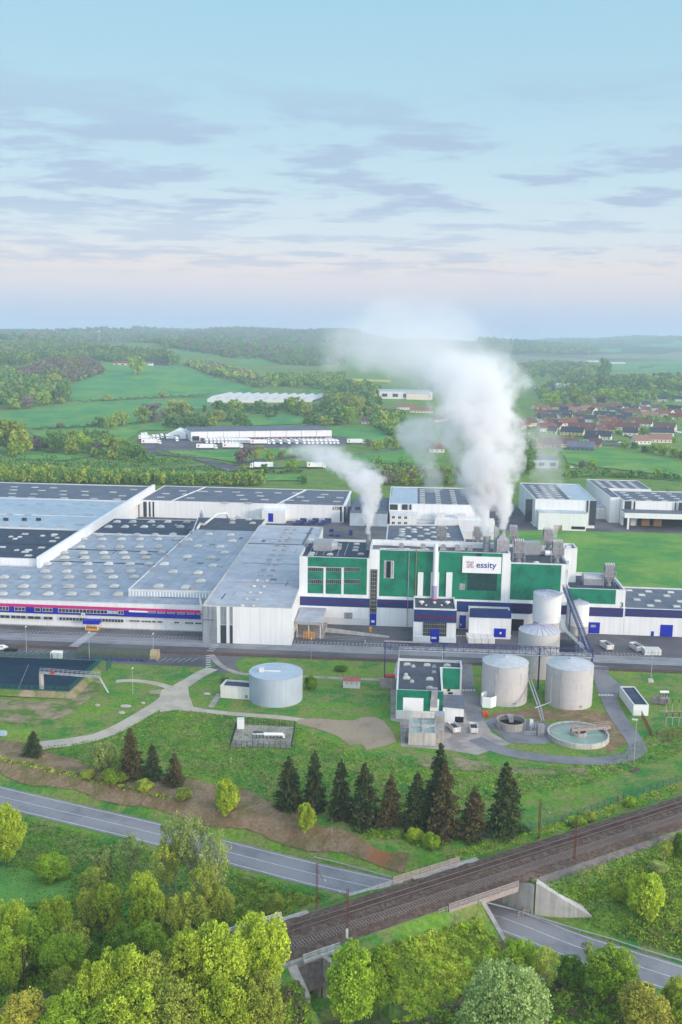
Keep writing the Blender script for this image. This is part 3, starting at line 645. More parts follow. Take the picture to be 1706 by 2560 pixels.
mast(Y8(430, 662), 1, 'rusty catenary mast in front of the road left of the bridge', -2.6)
mast(Y8(600, 822), 1, 'rusty catenary mast with a white painted foot on the near side of the track', 2.6, True)
mast(Y2(913, 362), 1, 'rusty catenary mast behind the track right of the spruce row', -2.6)
mast(Y2(1075, 458), 1, 'rusty catenary mast on the near side of the track, right of the bridge', 2.6)
mast(Y1(116, 1005), 1, 'thin pale catenary mast among the trees at lower left', -2.2, h_=8)
mast((1632, 2010), 1, 'catenary mast far up the track at the right edge', 2.2) if False else None
# ================================================================ building helpers
def inset(poly, d):
    n = len(poly); cx = sum(p[0] for p in poly)/n; cy = sum(p[1] for p in poly)/n
    a = sum(poly[i][0]*poly[(i+1) % n][1]-poly[(i+1) % n][0]*poly[i][1] for i in range(n))
    P = poly if a > 0 else poly[::-1]; o = []
    for i in range(n):
        p0, p1, p2 = P[i-1], P[i], P[(i+1) % n]
        def nrm(a_, b_):
            dx, dy = b_[0]-a_[0], b_[1]-a_[1]; l = math.hypot(dx, dy); return (-dy/l, dx/l)
        n1_, n2_ = nrm(p0, p1), nrm(p1, p2); bx, by = n1_[0]+n2_[0], n1_[1]+n2_[1]; k_ = d*2/(bx*bx+by*by)
        o.append((p1[0]+bx*k_, p1[1]+by*k_))
    return o, P
def block(par, poly, z0, z1, wm='white', rm='roof_dark', pp=.5, tw=.35, cop='offwhite'):
    """walls with a parapet of height pp round a flat roof; poly in plan (u, v)"""
    inn, P = inset(poly, tw); n = len(P)
    mb = MB()
    o0 = [W(*p, z0) for p in P]; o1 = [W(*p, z1) for p in P]; i1 = [W(*p, z1) for p in inn]; i0 = [W(*p, z1-pp-.3) for p in inn]
    vs = o0+o1+i1+i0; fs = []
    for i in range(n):
        j = (i+1) % n
        fs += [(i, j, n+j, n+i), (n+i, n+j, 2*n+j, 2*n+i), (2*n+i, 2*n+j, 3*n+j, 3*n+i)]
    mb.add(vs, fs); mb.build('wall', wm, par)
    mb = MB(); mb.add([W(*p, z1-pp) for p in inn], [tuple(range(n))]); r = mb.build('roof', rm, par)
    if cop:
        ou, _ = inset(P, -.06); ii, _ = inset(P, tw+.05); mb = MB()
        vs = [W(*p, z1+.003) for p in ou]+[W(*p, z1+.10) for p in ou]+[W(*p, z1+.10) for p in ii]+[W(*p, z1+.003) for p in ii]; fs = []
        for i in range(n):
            j = (i+1) % n
            fs += [(i, j, n+j, n+i), (n+i, n+j, 2*n+j, 2*n+i), (2*n+i, 2*n+j, 3*n+j, 3*n+i), (j, i, 3*n+i, 3*n+j)]
        mb.add(vs, fs); mb.build('coping', cop, par)
    return r
def panel(par, name, mt, v, p0, p1, t=.06, out_=.0, back=.0, z=None, us=None):
    """flat panel on a facade plane v=const; p0, p1 are measured corners"""
    u0, _ = FP((p0[0], (p0[1]+p1[1])/2), v); u1, _ = FP((p1[0], (p0[1]+p1[1])/2), v)
    _, za = FP(((p0[0]+p1[0])/2, p0[1]), v); _, zb = FP(((p0[0]+p1[0])/2, p1[1]), v)
    if us: u0, u1 = us
    if z: zb, za = z
    mb = MB(); mb.ub(u0, u1, v-t, v+back, zb, za); return mb.build(name, mt, par)
def window(par, v, u0, u1, z0, z1, n=1, name='window', t=.05, fr='offwhite'):
    mb = MB(); mb.ub(u0, u1, v-t, v+.02, z0, z1); mb.cur = 1
    s = .09
    mb.ub(u0-s, u1+s, v-t-.05, v+.01, z1, z1+s); mb.ub(u0-s, u1+s, v-t-.05, v+.01, z0-s, z0)
    for i in range(n+1):
        u = u0+(u1-u0)*i/n; mb.ub(u-s/2, u+s/2, v-t-.045, v-t+.01, z0, z1)
    return mb.build(name, ['glass', fr], par)
def pwindow(par, v, fn, a, b, n=1, **k):
    p0, p1 = fn(*a), fn(*b); my = (p0[1]+p1[1])/2; mx_ = (p0[0]+p1[0])/2
    return window(par, v, FP((p0[0], my), v)[0], FP((p1[0], my), v)[0], FP((mx_, p1[1]), v)[1], FP((mx_, p0[1]), v)[1], n, **k)
def dome_mesh(lu, lv, hh, mt, kind='vault'):
    mb = MB(); mb.cur = 1
    mb.box(-lu/2-.12, lu/2+.12, -lv/2-.12, lv/2+.12, 0, .22); mb.cur = 0
    n = 7; rs = []
    if kind == 'vault':
        for i in range(n+1):
            a = math.pi*i/n; x = -math.cos(a)*lu/2; z = .2+math.sin(a)**.8*hh
            rs.append([(x, -lv/2, z), (x, lv/2, z)])
        vs = [q for r in rs for q in r]; fs = [(2*i, 2*i+2, 2*i+3, 2*i+1) for i in range(n)]
        fs += [tuple(range(0, 2*n+2, 2))[::-1], tuple(range(1, 2*n+2, 2))]; mb.add(vs, fs)
    elif kind == 'round':
        mb.lathe((0, 0, .2), [(lu/2, 0), (lu*.42, hh*.5), (lu*.25, hh*.85), (.02, hh)], 12)
    else:
        mb.rings([[(-lu/2, -lv/2, .2), (lu/2, -lv/2, .2), (lu/2, lv/2, .2), (-lu/2, lv/2, .2)], [(-lu*.42, -lv*.4, .2+hh), (lu*.42, -lv*.4, .2+hh), (lu*.42, lv*.4, .2+hh), (-lu*.42, lv*.4, .2+hh)]])
    return mb.mesh('skylight', [mt, 'conc'])
DM = {}
def skylight(par, u, v, z, lu=2.4, lv=1.7, hh=.55, mt='skylight', kind='vault'):
    key = (lu, lv, hh, mt, kind)
    if key not in DM: DM[key] = dome_mesh(*key)
    o = bpy.data.objects.new('skylight', DM[key]); C.objects.link(o); o.parent = par
    l = parent_loc(par); p = W(u, v, z); o.location = (p[0]-l[0], p[1]-l[1], p[2]-l[2]); o.rotation_euler = (0, 0, TH); return o
# ================================================================ left: long office front and main hall
HZ = 8.1
hall = thing('factory_hall', 'long low factory hall with magenta and navy striped front and rows of white roof domes', 'factory hall', W(-80, -9))
poly = [(-175, -9.4), (-42.0, -8.6), (-70.5, 97.), (-74.6, 133), (-117.0, 133), (-111.3, 36.5), (-175, 36.5)]
block(hall, poly, 0, HZ, 'white', 'roof_grey', pp=.12, tw=.5)
mb = MB(); mb.prism([(-115.1, 97.5), (-71.4, 97.5), (-75., 132.3), (-116.4, 132.3)], HZ-.1, HZ+.02, W); mb.build('dark_roof_section', 'roof_navy', hall)
mb = MB(); mb.ub(-115, -71, 96.2, 97.4, HZ-.1, HZ+.35); mb.build('roof_gutter', 'offwhite', hall)
for v in (66, 45): mb = MB(); mb.ub(-112, -50-(v-10)*.22, v, v+.35, HZ-.1, HZ+.12); mb.build('roof_seam', 'charcoal', hall)
fv = -9.42
def zf(y_, x_=700): return FP(Z3(x_, y_), fv)[1]
def uf(x_, y_=900): return FP(Z3(x_, y_), fv)[0]
def strip(par, name, mt, u0, u1, z0, z1, v=fv, t=.05): mb = MB(); mb.ub(u0, u1, v-t, v+.01, z0, z1); return mb.build(name, mt, par)
zm1, zm0, zn0 = zf(830), zf(848), zf(888)
strip(hall, 'magenta_stripe', 'magenta', -174, -42.3, zm0, zm1)
strip(hall, 'navy_stripe', 'royal', -174, -42.3, zn0, zm0)
strip(hall, 'plinth', 'conc', -174, -42.3, 0, .35)
for (x0, x1, n) in ((-60, 62, 6), (100, 168, 3), (232, 268, 1), (282, 345, 3), (385, 705, 14), (775, 808, 2)):
    window(hall, fv-.05, uf(x0), uf(x1), zn0+.75, zm0-.18, n)
strip(hall, 'pale_window_blind', 'roof_blue', uf(706), uf(736), zn0+.75, zm0-.18, t=.12)
strip(hall, 'beige_window_blind', 'gravel', uf(738), uf(772), zn0+.75, zm0-.18, t=.12)
strip(hall, 'white_insert', 'white', uf(845), uf(965), zm0-.42, zm0+.1, t=.13)
for x0 in range(968, 1300, 64): window(hall, fv-.05, uf(x0), uf(x0+48), zm0-.42, zm0-.12, 1)
zl1, zl0 = zf(907), zf(926)
for (x0, x1, n) in ((-60, 66, 4), (74, 170, 3), (182, 268, 2), (286, 346, 2), (388, 562, 8), (668, 808, 7)):
    window(hall, fv, uf(x0), uf(x1), zl0, zl1, n)
for (x0, x1, n) in ((848, 912, 3), (928, 988, 3), (994, 1020, 1), (1030, 1062, 1), (1138, 1170, 2), (1210, 1265, 3), (1275, 1318, 2)):
    window(hall, fv, uf(x0), uf(x1), zl0+.35, zl1-.1, n)
for x0 in (1072, 1118, 1176): strip(hall, 'vent_panel', 'offwhite', uf(x0), uf(x0+16), zl0+.1, zl1, t=.15)
# entrance canopy + porch
mb = MB(); mb.ub(uf(560), uf(664), fv-2.6, fv, zl0-.25, zl0+.85); mb.build('entrance_canopy', 'door_blue', hall)
for a in (572, 652): MB().ub(uf(a), uf(a+4), fv-2.4, fv-2.2, 0, zl0-.2).build('canopy_post', 'white', hall)
mb = MB(); mb.ub(uf(575), uf(655), fv-2.5, fv-.05, 0, .55); mb.build('entrance_step', 'amber', hall)
x, y, z = W(uf(545), fv-.08, (zn0+zl1)/2+.5); text('5', 'lettering', 1.15, 'text_grey', hall, (x, y, z), TH, .02, .02)
strip(hall, 'number_plate', 'white', uf(533), uf(557), (zn0+zl1)/2-.15, (zn0+zl1)/2+1.15, t=.06)
rows = [(740, [-135, 15, 165, 315, 467, 620, 775]), (690, [155, 303, 450, 600, 748]), (630, [25, 165, 310, 452, 597, 740, 880]), (592, [298, 435, 575, 715, 858]), (543, [305, 437, 575, 710, 850, 975]),
        (503, [425, 555, 690, 822, 955]), (470, [418, 548, 680, 808, 937, 1060]), (432, [530, 658, 785, 912, 1040]), (382, [545, 670, 795, 915, 1035, 1155]), (352, [655, 776, 893, 1012, 1130]),
        (301, [710, 818, 943, 1050, 1180]), (268, [766, 868, 990, 1097, 1222]), (288, [882, 1005, 1150]), (640, [-125]), (690, [10, -140])]
for i, (y_, xs) in enumerate(rows):
    for x_ in xs:
        u, v = GL(Z3(x_, y_+8), HZ+.15)
        if v > 131.5: continue
        sml = (y_ == 288); skylight(hall, u, v, HZ-.05+(.1 if v > 98 else 0), *((1.2, .8, .2) if sml else (3.0, 2.3, .75)), 'skylight', 'vault')
# raised hall between the main hall and the concrete block
BZ = 10.2
hb = thing('raised_factory_hall', 'slightly raised grey roofed factory hall with translucent front wall, beside the pale concrete hall', 'factory hall', W(-60, 0))
poly = [GL(Z3(838, 716), BZ), (-40.6, GL(Z3(1385, 729), BZ)[1]), (-43.2, 131), (-74.2, 131), (-69.6, 100)]
block(hb, poly, 0, BZ, 'offwhite', 'roof_grey', pp=.1, tw=.35)
q = poly[0]; vv = q[1]-.05
mb = MB(); mb.ub(q[0]+.3, -41.2, vv-.06, vv, HZ+.15, BZ-.35); mb.build('translucent_panel', 'roof_blue', hb)
mb = MB()
for i in range(27):
    u = q[0]+.5+i*.98
    if u < -41.4: mb.ub(u, u+.35, vv-.10, vv-.05, HZ+.15, BZ-.35)
mb.build('panel_rib', 'white', hb)
mb = MB(); mb.prism([(-73, 103), (-43.2, 103), (-43.8, 130), (-73.6, 130)], BZ-.12, BZ+.02, W); mb.build('dark_roof_section', 'roof_dark', hb)
for (x_, y_) in [(1035, 690), (1215, 697), (1312, 655), (1130, 596), (1295, 602), (1075, 545), (1390, 556), (1225, 498), (1380, 503), (1293, 428), (1440, 432), (1468, 471), (1365, 350), (1508, 355), (1520, 395), (1232, 386)]:
    u, v = GL(Z3(x_, y_+8), BZ); skylight(hb, u, v, BZ-.1, 3.0, 2.4, .7)
for (x_, y_) in [(250, 245), (212, 282), (345, 285), (370, 248), (318, 262), (215, 262)]:
    u, v = GL(Z4(x_, y_), BZ); skylight(hb, u, v, BZ, 2.4, 1.9, .5)
for (x_, y_) in [(1175, 430), (1090, 505), (1000, 590), (1262, 712), (1250, 350)]:
    u, v = GL(Z3(x_, y_), BZ); mb = MB(); mb.ub(u-.6, u+.6, v-.6, v+.6, BZ-.1, BZ+.8); mb.ub(u-.7, u+.7, v-.7, v+.7, BZ+.8, BZ+.95); mb.build('roof_vent', 'duct', hb)
# big curved white duct on the roof
pts = [Z3(1290, 318), Z3(1310, 285), Z3(1335, 290), Z3(1420, 222), Z3(1480, 218), Z3(1493, 250)]
pz = [BZ+.4, BZ+1.2, BZ+1.3, BZ+3.2, BZ+3.0, BZ+.6]
t = thing('roof_duct', 'fat white curved duct arching over the dark rear roof of the halls', 'duct', G(*pts[0], BZ))
mb = MB(); mb.tube([G(*p, z) for p, z in zip(pts, pz)], .55, 10); mb.build('pipe', 'white_dirty', t, smooth=True)
x, y, z = G(*Z3(1318, 240), BZ); mb = MB(); mb.lathe((x, y, BZ-.1), [(.8, 0), (.8, 1.6), (.3, 2.2), (.3, 3.)], 10); mb.build('filter_drum', 'duct', t)
# concrete fronted hall
KZ = 11.4
kc = thing('concrete_fronted_hall', 'pale roofed hall with a white front wall and streaked grey concrete strip at its left', 'factory hall', W(-27, -19))
poly = [(-39.5, -19.6), (-12.8, -19.2), (-15.6, 110), (-42.9, 110)]
block(kc, poly, 0, KZ, 'white', 'roof_conc', pp=.15, tw=.35, cop='conc_pale')
kv = -19.62
def kp(name, mt, a, b, t=.05): return panel(kc, name, mt, kv, Z4(*a), Z4(*b), t)
kp('concrete_strip', 'conc_grey', (18, 826), (112, 1066)); kp('dark_slot', 'conc_grey', (136, 828), (174, 945)); kp('dark_slot', 'conc_grey', (197, 828), (215, 945))
kp('dark_window_strip', 'charcoal', (136, 948), (174, 1068)); kp('dark_window_strip', 'charcoal', (197, 948), (215, 1070))
mb = MB(); z_ = KZ-4.4; mb.ub(-39.4, -36, kv-.09, kv-.04, z_, z_+.2); mb.build('joint', 'charcoal', kc)
for i, (x_, y_) in enumerate([(275, 820), (348, 820), (305, 775), (372, 780), (328, 733), (393, 735), (353, 692), (417, 693), (375, 655), (440, 656), (398, 619), (460, 620), (418, 582), (478, 585), (438, 549), (497, 550), (455, 515), (515, 517), (475, 485), (532, 486), (490, 455), (548, 456), (507, 425), (563, 428), (525, 396), (577, 397), (540, 371), (592, 372), (558, 345), (607, 346), (570, 321), (622, 322)]):
    u, v = GL(Z4(x_, y_+3), KZ); skylight(kc, u, max(v, -18.2), KZ-.18, 1.55, 1.4, .42, 'skylight' if y_ > 640 else 'skylight_dim', 'round')
mb = MB(); mb.ub(-41.7, -16.3, 72, 72.7, KZ-.2, KZ+.05); mb.ub(-20.5, -19.6, 74, 108, KZ-.2, KZ+.03); mb.build('roof_seam', 'roof_slate', kc)
mb = MB(); mb.prism([(-41.9, 110.5), (-42.2, 122), (-31, 122), (-31, 110.5)], 0, 9.6, W); mb.build('rear_annex', 'roof_dark', kc)
# left stepped halls behind the white parapet
def simple_hall(lab, poly, z1, rm, loc, pp=.3, wm='white', z0=0, name='factory_hall', cop='offwhite'):
    t_ = thing(name, lab, 'factory hall', W(*loc)); block(t_, poly, z0, z1, wm, rm, pp=pp, cop=cop); return t_
h1 = simple_hall('navy black roofed hall at the left edge behind the striped office', [(-240, 37), (-111.8, 37), (-113.6, 92), (-240, 92)], 10.6, 'roof_navy', (-130, 37))
h2 = simple_hall('pale blue roofed hall between the navy roof and the slate roof at the left edge', [(-240, 92.2), (-113.7, 92.2), (-115.6, 165), (-240, 165)], 10.75, 'roof_blue', (-130, 92))
mb = MB(); mb.ub(-240, -114.6, 122, 122.8, 10.3, 10.75); mb.build('roof_gutter', 'offwhite', h2)
mb = MB(); mb.ub(-240, -112.6, 62, 62.3, 10.2, 10.5); mb.build('roof_seam', 'charcoal', h1)
for x_ in (40, 160, 253): u, v = GL(Z3(x_, 258), 11.); mb = MB(); mb.ub(u-1, u+1, v-.4, v+.4, 10.5, 11.7); mb.build('roof_vent', 'charcoal', h2)
h3 = simple_hall('long slate roofed hall behind everything at the left edge', [(-320, 165.2), (-115.7, 165.2), (-117., 214), (-320, 214)], 10.9, 'roof_slate', (-130, 165))
for (x_, y_) in [(165, 354), (357, 358), (72, 372), (130, 374), (280, 366), (350, 366), (376, 380), (100, 386), (345, 402), (15, 440), (110, 460), (187, 460), (165, 472), (273, 444), (187, 496)]:
    u, v = GL(Z3(x_, y_), 10.4); skylight(h1, u, v, 10.3, 2.4 if x_ % 2 else 1.4, 1.6, .3, 'skylight', 'flat')
for (x_, y_) in [(55, 156), (145, 163), (265, 156), (390, 163), (505, 156), (620, 163), (720, 157), (70, 225), (190, 228), (330, 226), (460, 232), (580, 228), (45, 295), (160, 300), (290, 297), (400, 302), (520, 290)]:
    u, v = GL(Z3(x_, y_), 10.5); skylight(h2, u, v, 10.45, 3., 2., .12, 'roof_conc', 'flat')
for (x_, y_) in [(95, 47), (230, 50), (350, 53), (90, 67), (275, 71), (415, 74), (555, 77), (80, 91), (222, 94), (413, 98), (557, 101), (740, 82), (78, 113), (205, 116), (420, 120), (615, 124), (765, 128), (800, 106), (875, 65)]:
    u, v = GL(Z3(x_, y_), 10.6); skylight(h3, u, v, 10.6, 3.6, 1.8, .15, 'skylight', 'flat')
# white stepped parapet wall with the windows at its far end
mb = MB(); mb.prism([(-111.2, 34.5), (-110.0, 34.5), (-115.9, 214), (-117.3, 214)], 7., 11.9, W); o = mb.build('parapet_wall', 'white'); tag(o, 'long white parapet wall running away between the stepped roofs at left', 'wall', kind='structure')
# repairs, puddle stains and cable runs on the big roofs
for par_, z_, us_, vs_, n_ in ((hall, HZ-.07, (-106, -52), (-5, 92), 16), (hb, BZ-.07, (-62, -46), (6, 96), 10), (kc, KZ-.12, (-37, -17), (-15, 105), 14)):
    for i in range(n_):
        u = random.uniform(*us_)-(8 if par_ is hall else 0)*0; v = random.uniform(*vs_)
        if par_ is hall and u > -47-v*.26: continue
        a, b = random.choice([(1.5, 4), (3, 1.2), (.5, 7), (2.2, 2.2)]); mb = MB(); mb.ub(u, u+a, v, v+b, z_-.05, z_); mb.build('roof_patch', random.choice(['roof_slate', 'roof_grey', 'conc_grey']), par_)
for v in (10, 38, 81): mb = MB(); mb.tube([W(-37.5, v, KZ), W(-17, v+.6, KZ)], .09, 4); mb.build('cable_run', 'duct', kc)
# 6TER warehouse
SZ = 8.6
s6 = thing('warehouse', 'long white warehouse marked 6TER with a slate roof, behind the factory roofs', 'warehouse', W(-60, 180))
block(s6, [(-115.6, 182), (-12, 182), (-12, 232), (-115.6, 232)], 0, SZ, 'white', 'roof_slate', pp=.2)
sv = 181.98
def sp(name, mt, fn, a, b, t=.1): return panel(s6, name, mt, sv, fn(*a), fn(*b), t)
for a, b in (((865, 142), (910, 236)), ((938, 142), (960, 240)), ((974, 142), (985, 240)), ((998, 142), (1009, 242))): sp('dark_panel', 'charcoal', Z3, a, b)
for a, b in (((916, 173), (928, 272)), ((941, 173), (953, 272)), ((966, 173), (990, 272)), ((1015, 176), (1048, 232))): sp('dark_panel', 'charcoal', Z4, a, b)
sp('dock_shelter', 'dark', Z4, (998, 236), (1022, 274)); sp('dock_shelter', 'dark', Z4, (1026, 236), (1050, 274))
mb = MB(); u0 = FP(Z4(420, 200), sv)[0]; u1 = FP(Z4(570, 200), sv)[0]; mb.ub(u0, u1, sv-7, sv, 0, 6.4); mb.build('porch_block', 'white', s6)
panel(s6, 'blue_door', 'door_blue', sv-7, Z4(447, 217), Z4(480, 273), .1)
for (x_, y_) in [(0, 73), (265, 100), (395, 104), (285, 126), (425, 128), (165, 146), (320, 150), (530, 152), (590, 132), (690, 136), (657, 111), (790, 112), (625, 85), (510, 84), (815, 94), (915, 115), (895, 140), (235, 78), (385, 82), (120, 75)]:
    u, v = GL(Z4(x_, y_), SZ); skylight(s6, u, v, SZ-.2, 3.8, 2., .12, 'skylight', 'flat')
for (x_, y_) in [(1085, 89), (1195, 71), (1215, 92), (1335, 74), (1050, 112), (1245, 117), (1118, 137), (1250, 139), (1010, 134), (1470, 145), (1545, 78)]:
    u, v = GL(Z3(x_, y_), SZ)
    if u > -113 and v > 184: skylight(s6, u, v, SZ-.2, 3.8, 2., .12, 'skylight', 'flat')
mb = MB(); mb.ub(-12.5, -11.2, 183, 231, SZ-.3, SZ+.05); mb.build('roof_edge', 'white', s6); mb = MB(); mb.prism([(-45.5, 183), (-44.6, 183), (-36, 231), (-37, 231)], SZ-.2, SZ+.1, W); mb.prism([(-99.5, 183), (-98.8, 183), (-92, 231), (-92.8, 231)], SZ-.2, SZ+.1, W); mb.build('roof_seam', 'white', s6)
u, z = FP(Z4(893, 187), sv); x, y, _ = W(u, sv-.12); text('6TER', 'lettering', 2.5, 'text_grey', s6, (x, y, z), TH, .02, .03, sx=.72)
for (x_, y_) in ((423, 190), (570, 157), (783, 160), (955, 168)):
    u, z = FP(Z4(x_, y_), sv-.3 if x_ > 600 else sv-7.2); x, y, _ = W(u, (sv-.35 if x_ > 600 else sv-7.25)); mb = MB(); mb.lathe((x, y, z-.15), [(.1, 0), (.28, .1), (.28, .25), (.08, .35)], 8); o = mb.build('flood_lamp', 'lampglow' if 'lampglow' in M else 'skylight', s6)
mb = MB(); mb.prism(UV([(-8.5, 175), (10, 175), (10, 222), (-8.5, 222)]), 0, 6.5); t = thing('link_building', 'low pale grey link building between the 6TER warehouse and the terrace annex', 'building', W(0, 175)); mb.build('wall', 'roof_blue', t); mb = MB(); mb.prism(UV([(-8.6, 174.8), (10, 174.8), (10, 222.2), (-8.6, 222.2)]), 6.5, 6.8); mb.build('roof', 'roof_slate', t); mb = MB(); mb.ub(-1, 1, 174.85, 175, 0, 2.3); mb.build('door', 'charcoal', t)
# ================================================================ green mill blocks
GV = 4.5
def gp(par, name, mt, fn, a, b, t=.06, v=GV): return panel(par, name, mt, v, fn(*a), fn(*b), t)
def uz(fn, x_, y_, v=GV): return FP(fn(x_, y_), v)
gl = thing('green_mill_block', 'left green mill block with two rows of windows and a silver rooftop duct', 'mill building', W(-2, 4.5))
r = block(gl, [(-13.3, GV), (8.95, GV), (8.95, 33.5), (-13.3, 33.5)], 0, 21.9, 'white', 'roof_navy', pp=.7)
for a, b in (((705, 507), (1093, 570)),): gp(gl, 'green_wall', 'green_tile', Z4, a, b)
for a, b in (((705, 572), (808, 740)), ((823, 572), (925, 744)), ((941, 572), (1091, 748))): gp(gl, 'green_wall', 'green_tile', Z4, a, b)
for y0, y1 in ((573, 597), (651, 676)):
    for x0, x1, n in ((707, 806, 8), (825, 924, 8), (943, 1046, 8)): pwindow(gl, GV-.07, Z4, (x0, y0), (x1, y1), n, fr='duct')
gp(gl, 'navy_stripe', 'navy', Z4, (654, 767), (1110, 826)); gp(gl, 'maroon_line', 'maroon_line', Z4, (654, 792), (1110, 800), .09)
gp(gl, 'louvre_door', 'charcoal', Z4, (944, 868), (997, 947)); mb = MB(); mb.ub(-13.3, 8.9, GV-.08, GV, 0, 2.3); mb.build('plinth', 'offwhite', gl)
gp(gl, 'louvre_head', 'duct', Z4, (944, 866), (997, 906), .12)
for (x_, y_) in [(733, 480), (850, 488), (908, 425), (908, 440), (1025, 420), (1020, 443), (1015, 462), (1052, 486), (725, 492), (905, 452)]:
    u, v = GL(Z4(x_, y_), 21.3); skylight(gl, u, v, 21.2, 1.9, 1.3, .35)
def hvac(par, u0, u1, v0, v1, z0, h_, name='air_duct', mt='galv', ribs=10):
    mb = MB(); mb.ub(u0, u1, v0, v1, z0+.3, z0+h_)
    for i in range(ribs+1): u = u0+(u1-u0)*i/ribs; mb.ub(u-.05, u+.05, v0-.07, v1+.07, z0+.28, z0+h_+.06)
    mb.ub(u0+.3, u1-.3, v0+.3, v1-.3, z0-.02, z0+.3); return mb.build(name, mt, par)
u0, v0 = GL(Z4(742, 462), 21.4); u1, v1 = GL(Z4(862, 462), 21.4)
hvac(gl, u0, u1, v0, v0+5, 21.2, 3.2)
mb = MB(); mb.rings([[W(u1+.05, v0, 21.5), W(u1+.05, v0+5, 21.5), W(u1+.05, v0+5, 24.4), W(u1+.05, v0, 24.4)], [W(u1+1.8, v0+1, 22), W(u1+1.8, v0+4, 22), W(u1+1.8, v0+4, 23.6), W(u1+1.8, v0+1, 23.6)]]); mb.build('duct_end', 'galv', gl)
mb = MB(); mb.tube([W(u0-3, v0+3, 21.1), W(u0-3, v0+3, 23), W(u0-1.5, v0+3, 23.6), W(u0, v0+3, 23.3)], .7, 8); mb.build('duct_elbow', 'galv', gl, smooth=True)
mb = MB(); 
for i in range(6): mb.tube([W(-11+i*2.3, 9+i % 3, 21.25), W(-11+i*2.3, 30, 21.25)], .12, 5)
mb.build('roof_pipe', 'galv', gl)
# main block
gm = thing('green_mill_block', 'tall middle green mill block carrying the white company sign', 'mill building', W(30, 4.5))
block(gm, [(9.0, GV), (53.0, GV), (53.0, 17.5), (9.0, 17.5)], 0, 24.85, 'white', 'roof_slate', pp=1.1, tw=.5)
gp(gm, 'green_wall', 'green_tile', Z4, (1174, 462), (1520, 763)); gp(gm, 'green_wall', 'green_tile', Y4, (514, 213), (927, 519))
gp(gm, 'dark_green_louvre', 'green_dark', Y4, (702, 342), (896, 460), .1); gp(gm, 'dark_green_louvre', 'green_dark', Y4, (762, 218), (798, 238), .1)
gp(gm, 'grey_vent_panel', 'duct', Y4, (651, 415), (687, 456), .16)
gp(gm, 'window_surround', 'offwhite', Y4, (158, 266), (222, 380), .1); gp(gm, 'tall_window', 'dark', Y4, (173, 268), (203, 378), .16)
for x0, x1 in ((160, 172), (206, 218)):
    mb_ = gp(gm, 'shutter', 'duct', Y4, (x0, 270), (x1, 376), .14)
# stair tower glazing
gp(gm, 'stair_glazing', 'glass', Z4, (1115, 583), (1158, 870), .08)
mb = MB()
for i in range(13): z = 3.2+i*1.25; mb.ub(9.32, 11.35, GV-.14, GV-.05, z, z+.14)
for u in (9.3, 9.97, 10.65, 11.3): mb.ub(u, u+.09, GV-.15, GV-.05, 2.9, 18.4)
mb.build('stair_mullion', 'wood', gm)
gp(gm, 'blue_door', 'door_blue', Z4, (1110, 872), (1153, 948), .2)
gp(gm, 'door_sign', 'white', Z4, (1120, 915), (1142, 930), .24)
gp(gm, 'navy_stripe', 'navy', Z4, (1158, 782), (1398, 836)); gp(gm, 'navy_stripe', 'navy', Y4, (633, 538), (1120, 606)); gp(gm, 'maroon_line', 'maroon_line', Z4, (1158, 804), (1398, 812), .09)
gp(gm, 'blue_door', 'door_blue', Y4, (650, 622), (692, 708), .1); gp(gm, 'door_window', 'offwhite', Y4, (656, 676), (664, 690), .13); gp(gm, 'gate_opening', 'dark', Y4, (990, 648), (1070, 724), .08)
# sign
sg = gp(gm, 'sign_board', 'white_sign' if 'white_sign' in M else 'truckwhite', Y4, (670, 238), (923, 346), .45)
def sign_pt(x_, y_): u, z = uz(Y4, x_, y_, GV-.5); return W(u, GV-.49, z)
x, y, z = sign_pt(826, 296); text('essity', 'lettering', 2.75, 'text_navy', gm, (x, y, z), TH, .02, .035, sx=1.02)
lg = []
for i in range(3):
    for j in range(3):
        cu_ = bpy.data.curves.new('emblem', 'FONT')
        x, y, z = sign_pt(706+i*15, 275+j*15.5); 
        mtn = 'logo_plum' if (i+j) % 2 == 0 else 'logo_pink'
        if i == 1 and j == 1: mtn = 'text_navy'
        mb = MB(); n_ = 14; a0 = {0: .5, 1: 1.6, 2: 2.6}[(i+j) % 3]
        rr, rw = .33, .055; vs = []; fs = []
        for k_ in range(n_):
            a = a0+k_/(n_-1)*5.2
            for r_ in (rr-rw, rr+rw): vs.append((x+math.cos(a)*r_*CT, y+math.cos(a)*r_*ST-.02, z+math.sin(a)*r_))
        fs = [(2*k_, 2*k_+1, 2*k_+3, 2*k_+2) for k_ in range(n_-1)]; mb.add(vs, fs); mb.box(x-.33, x+.33, y-.035, y-.01, z-.035, z+.035)
        mb.build('emblem', mtn, gm)
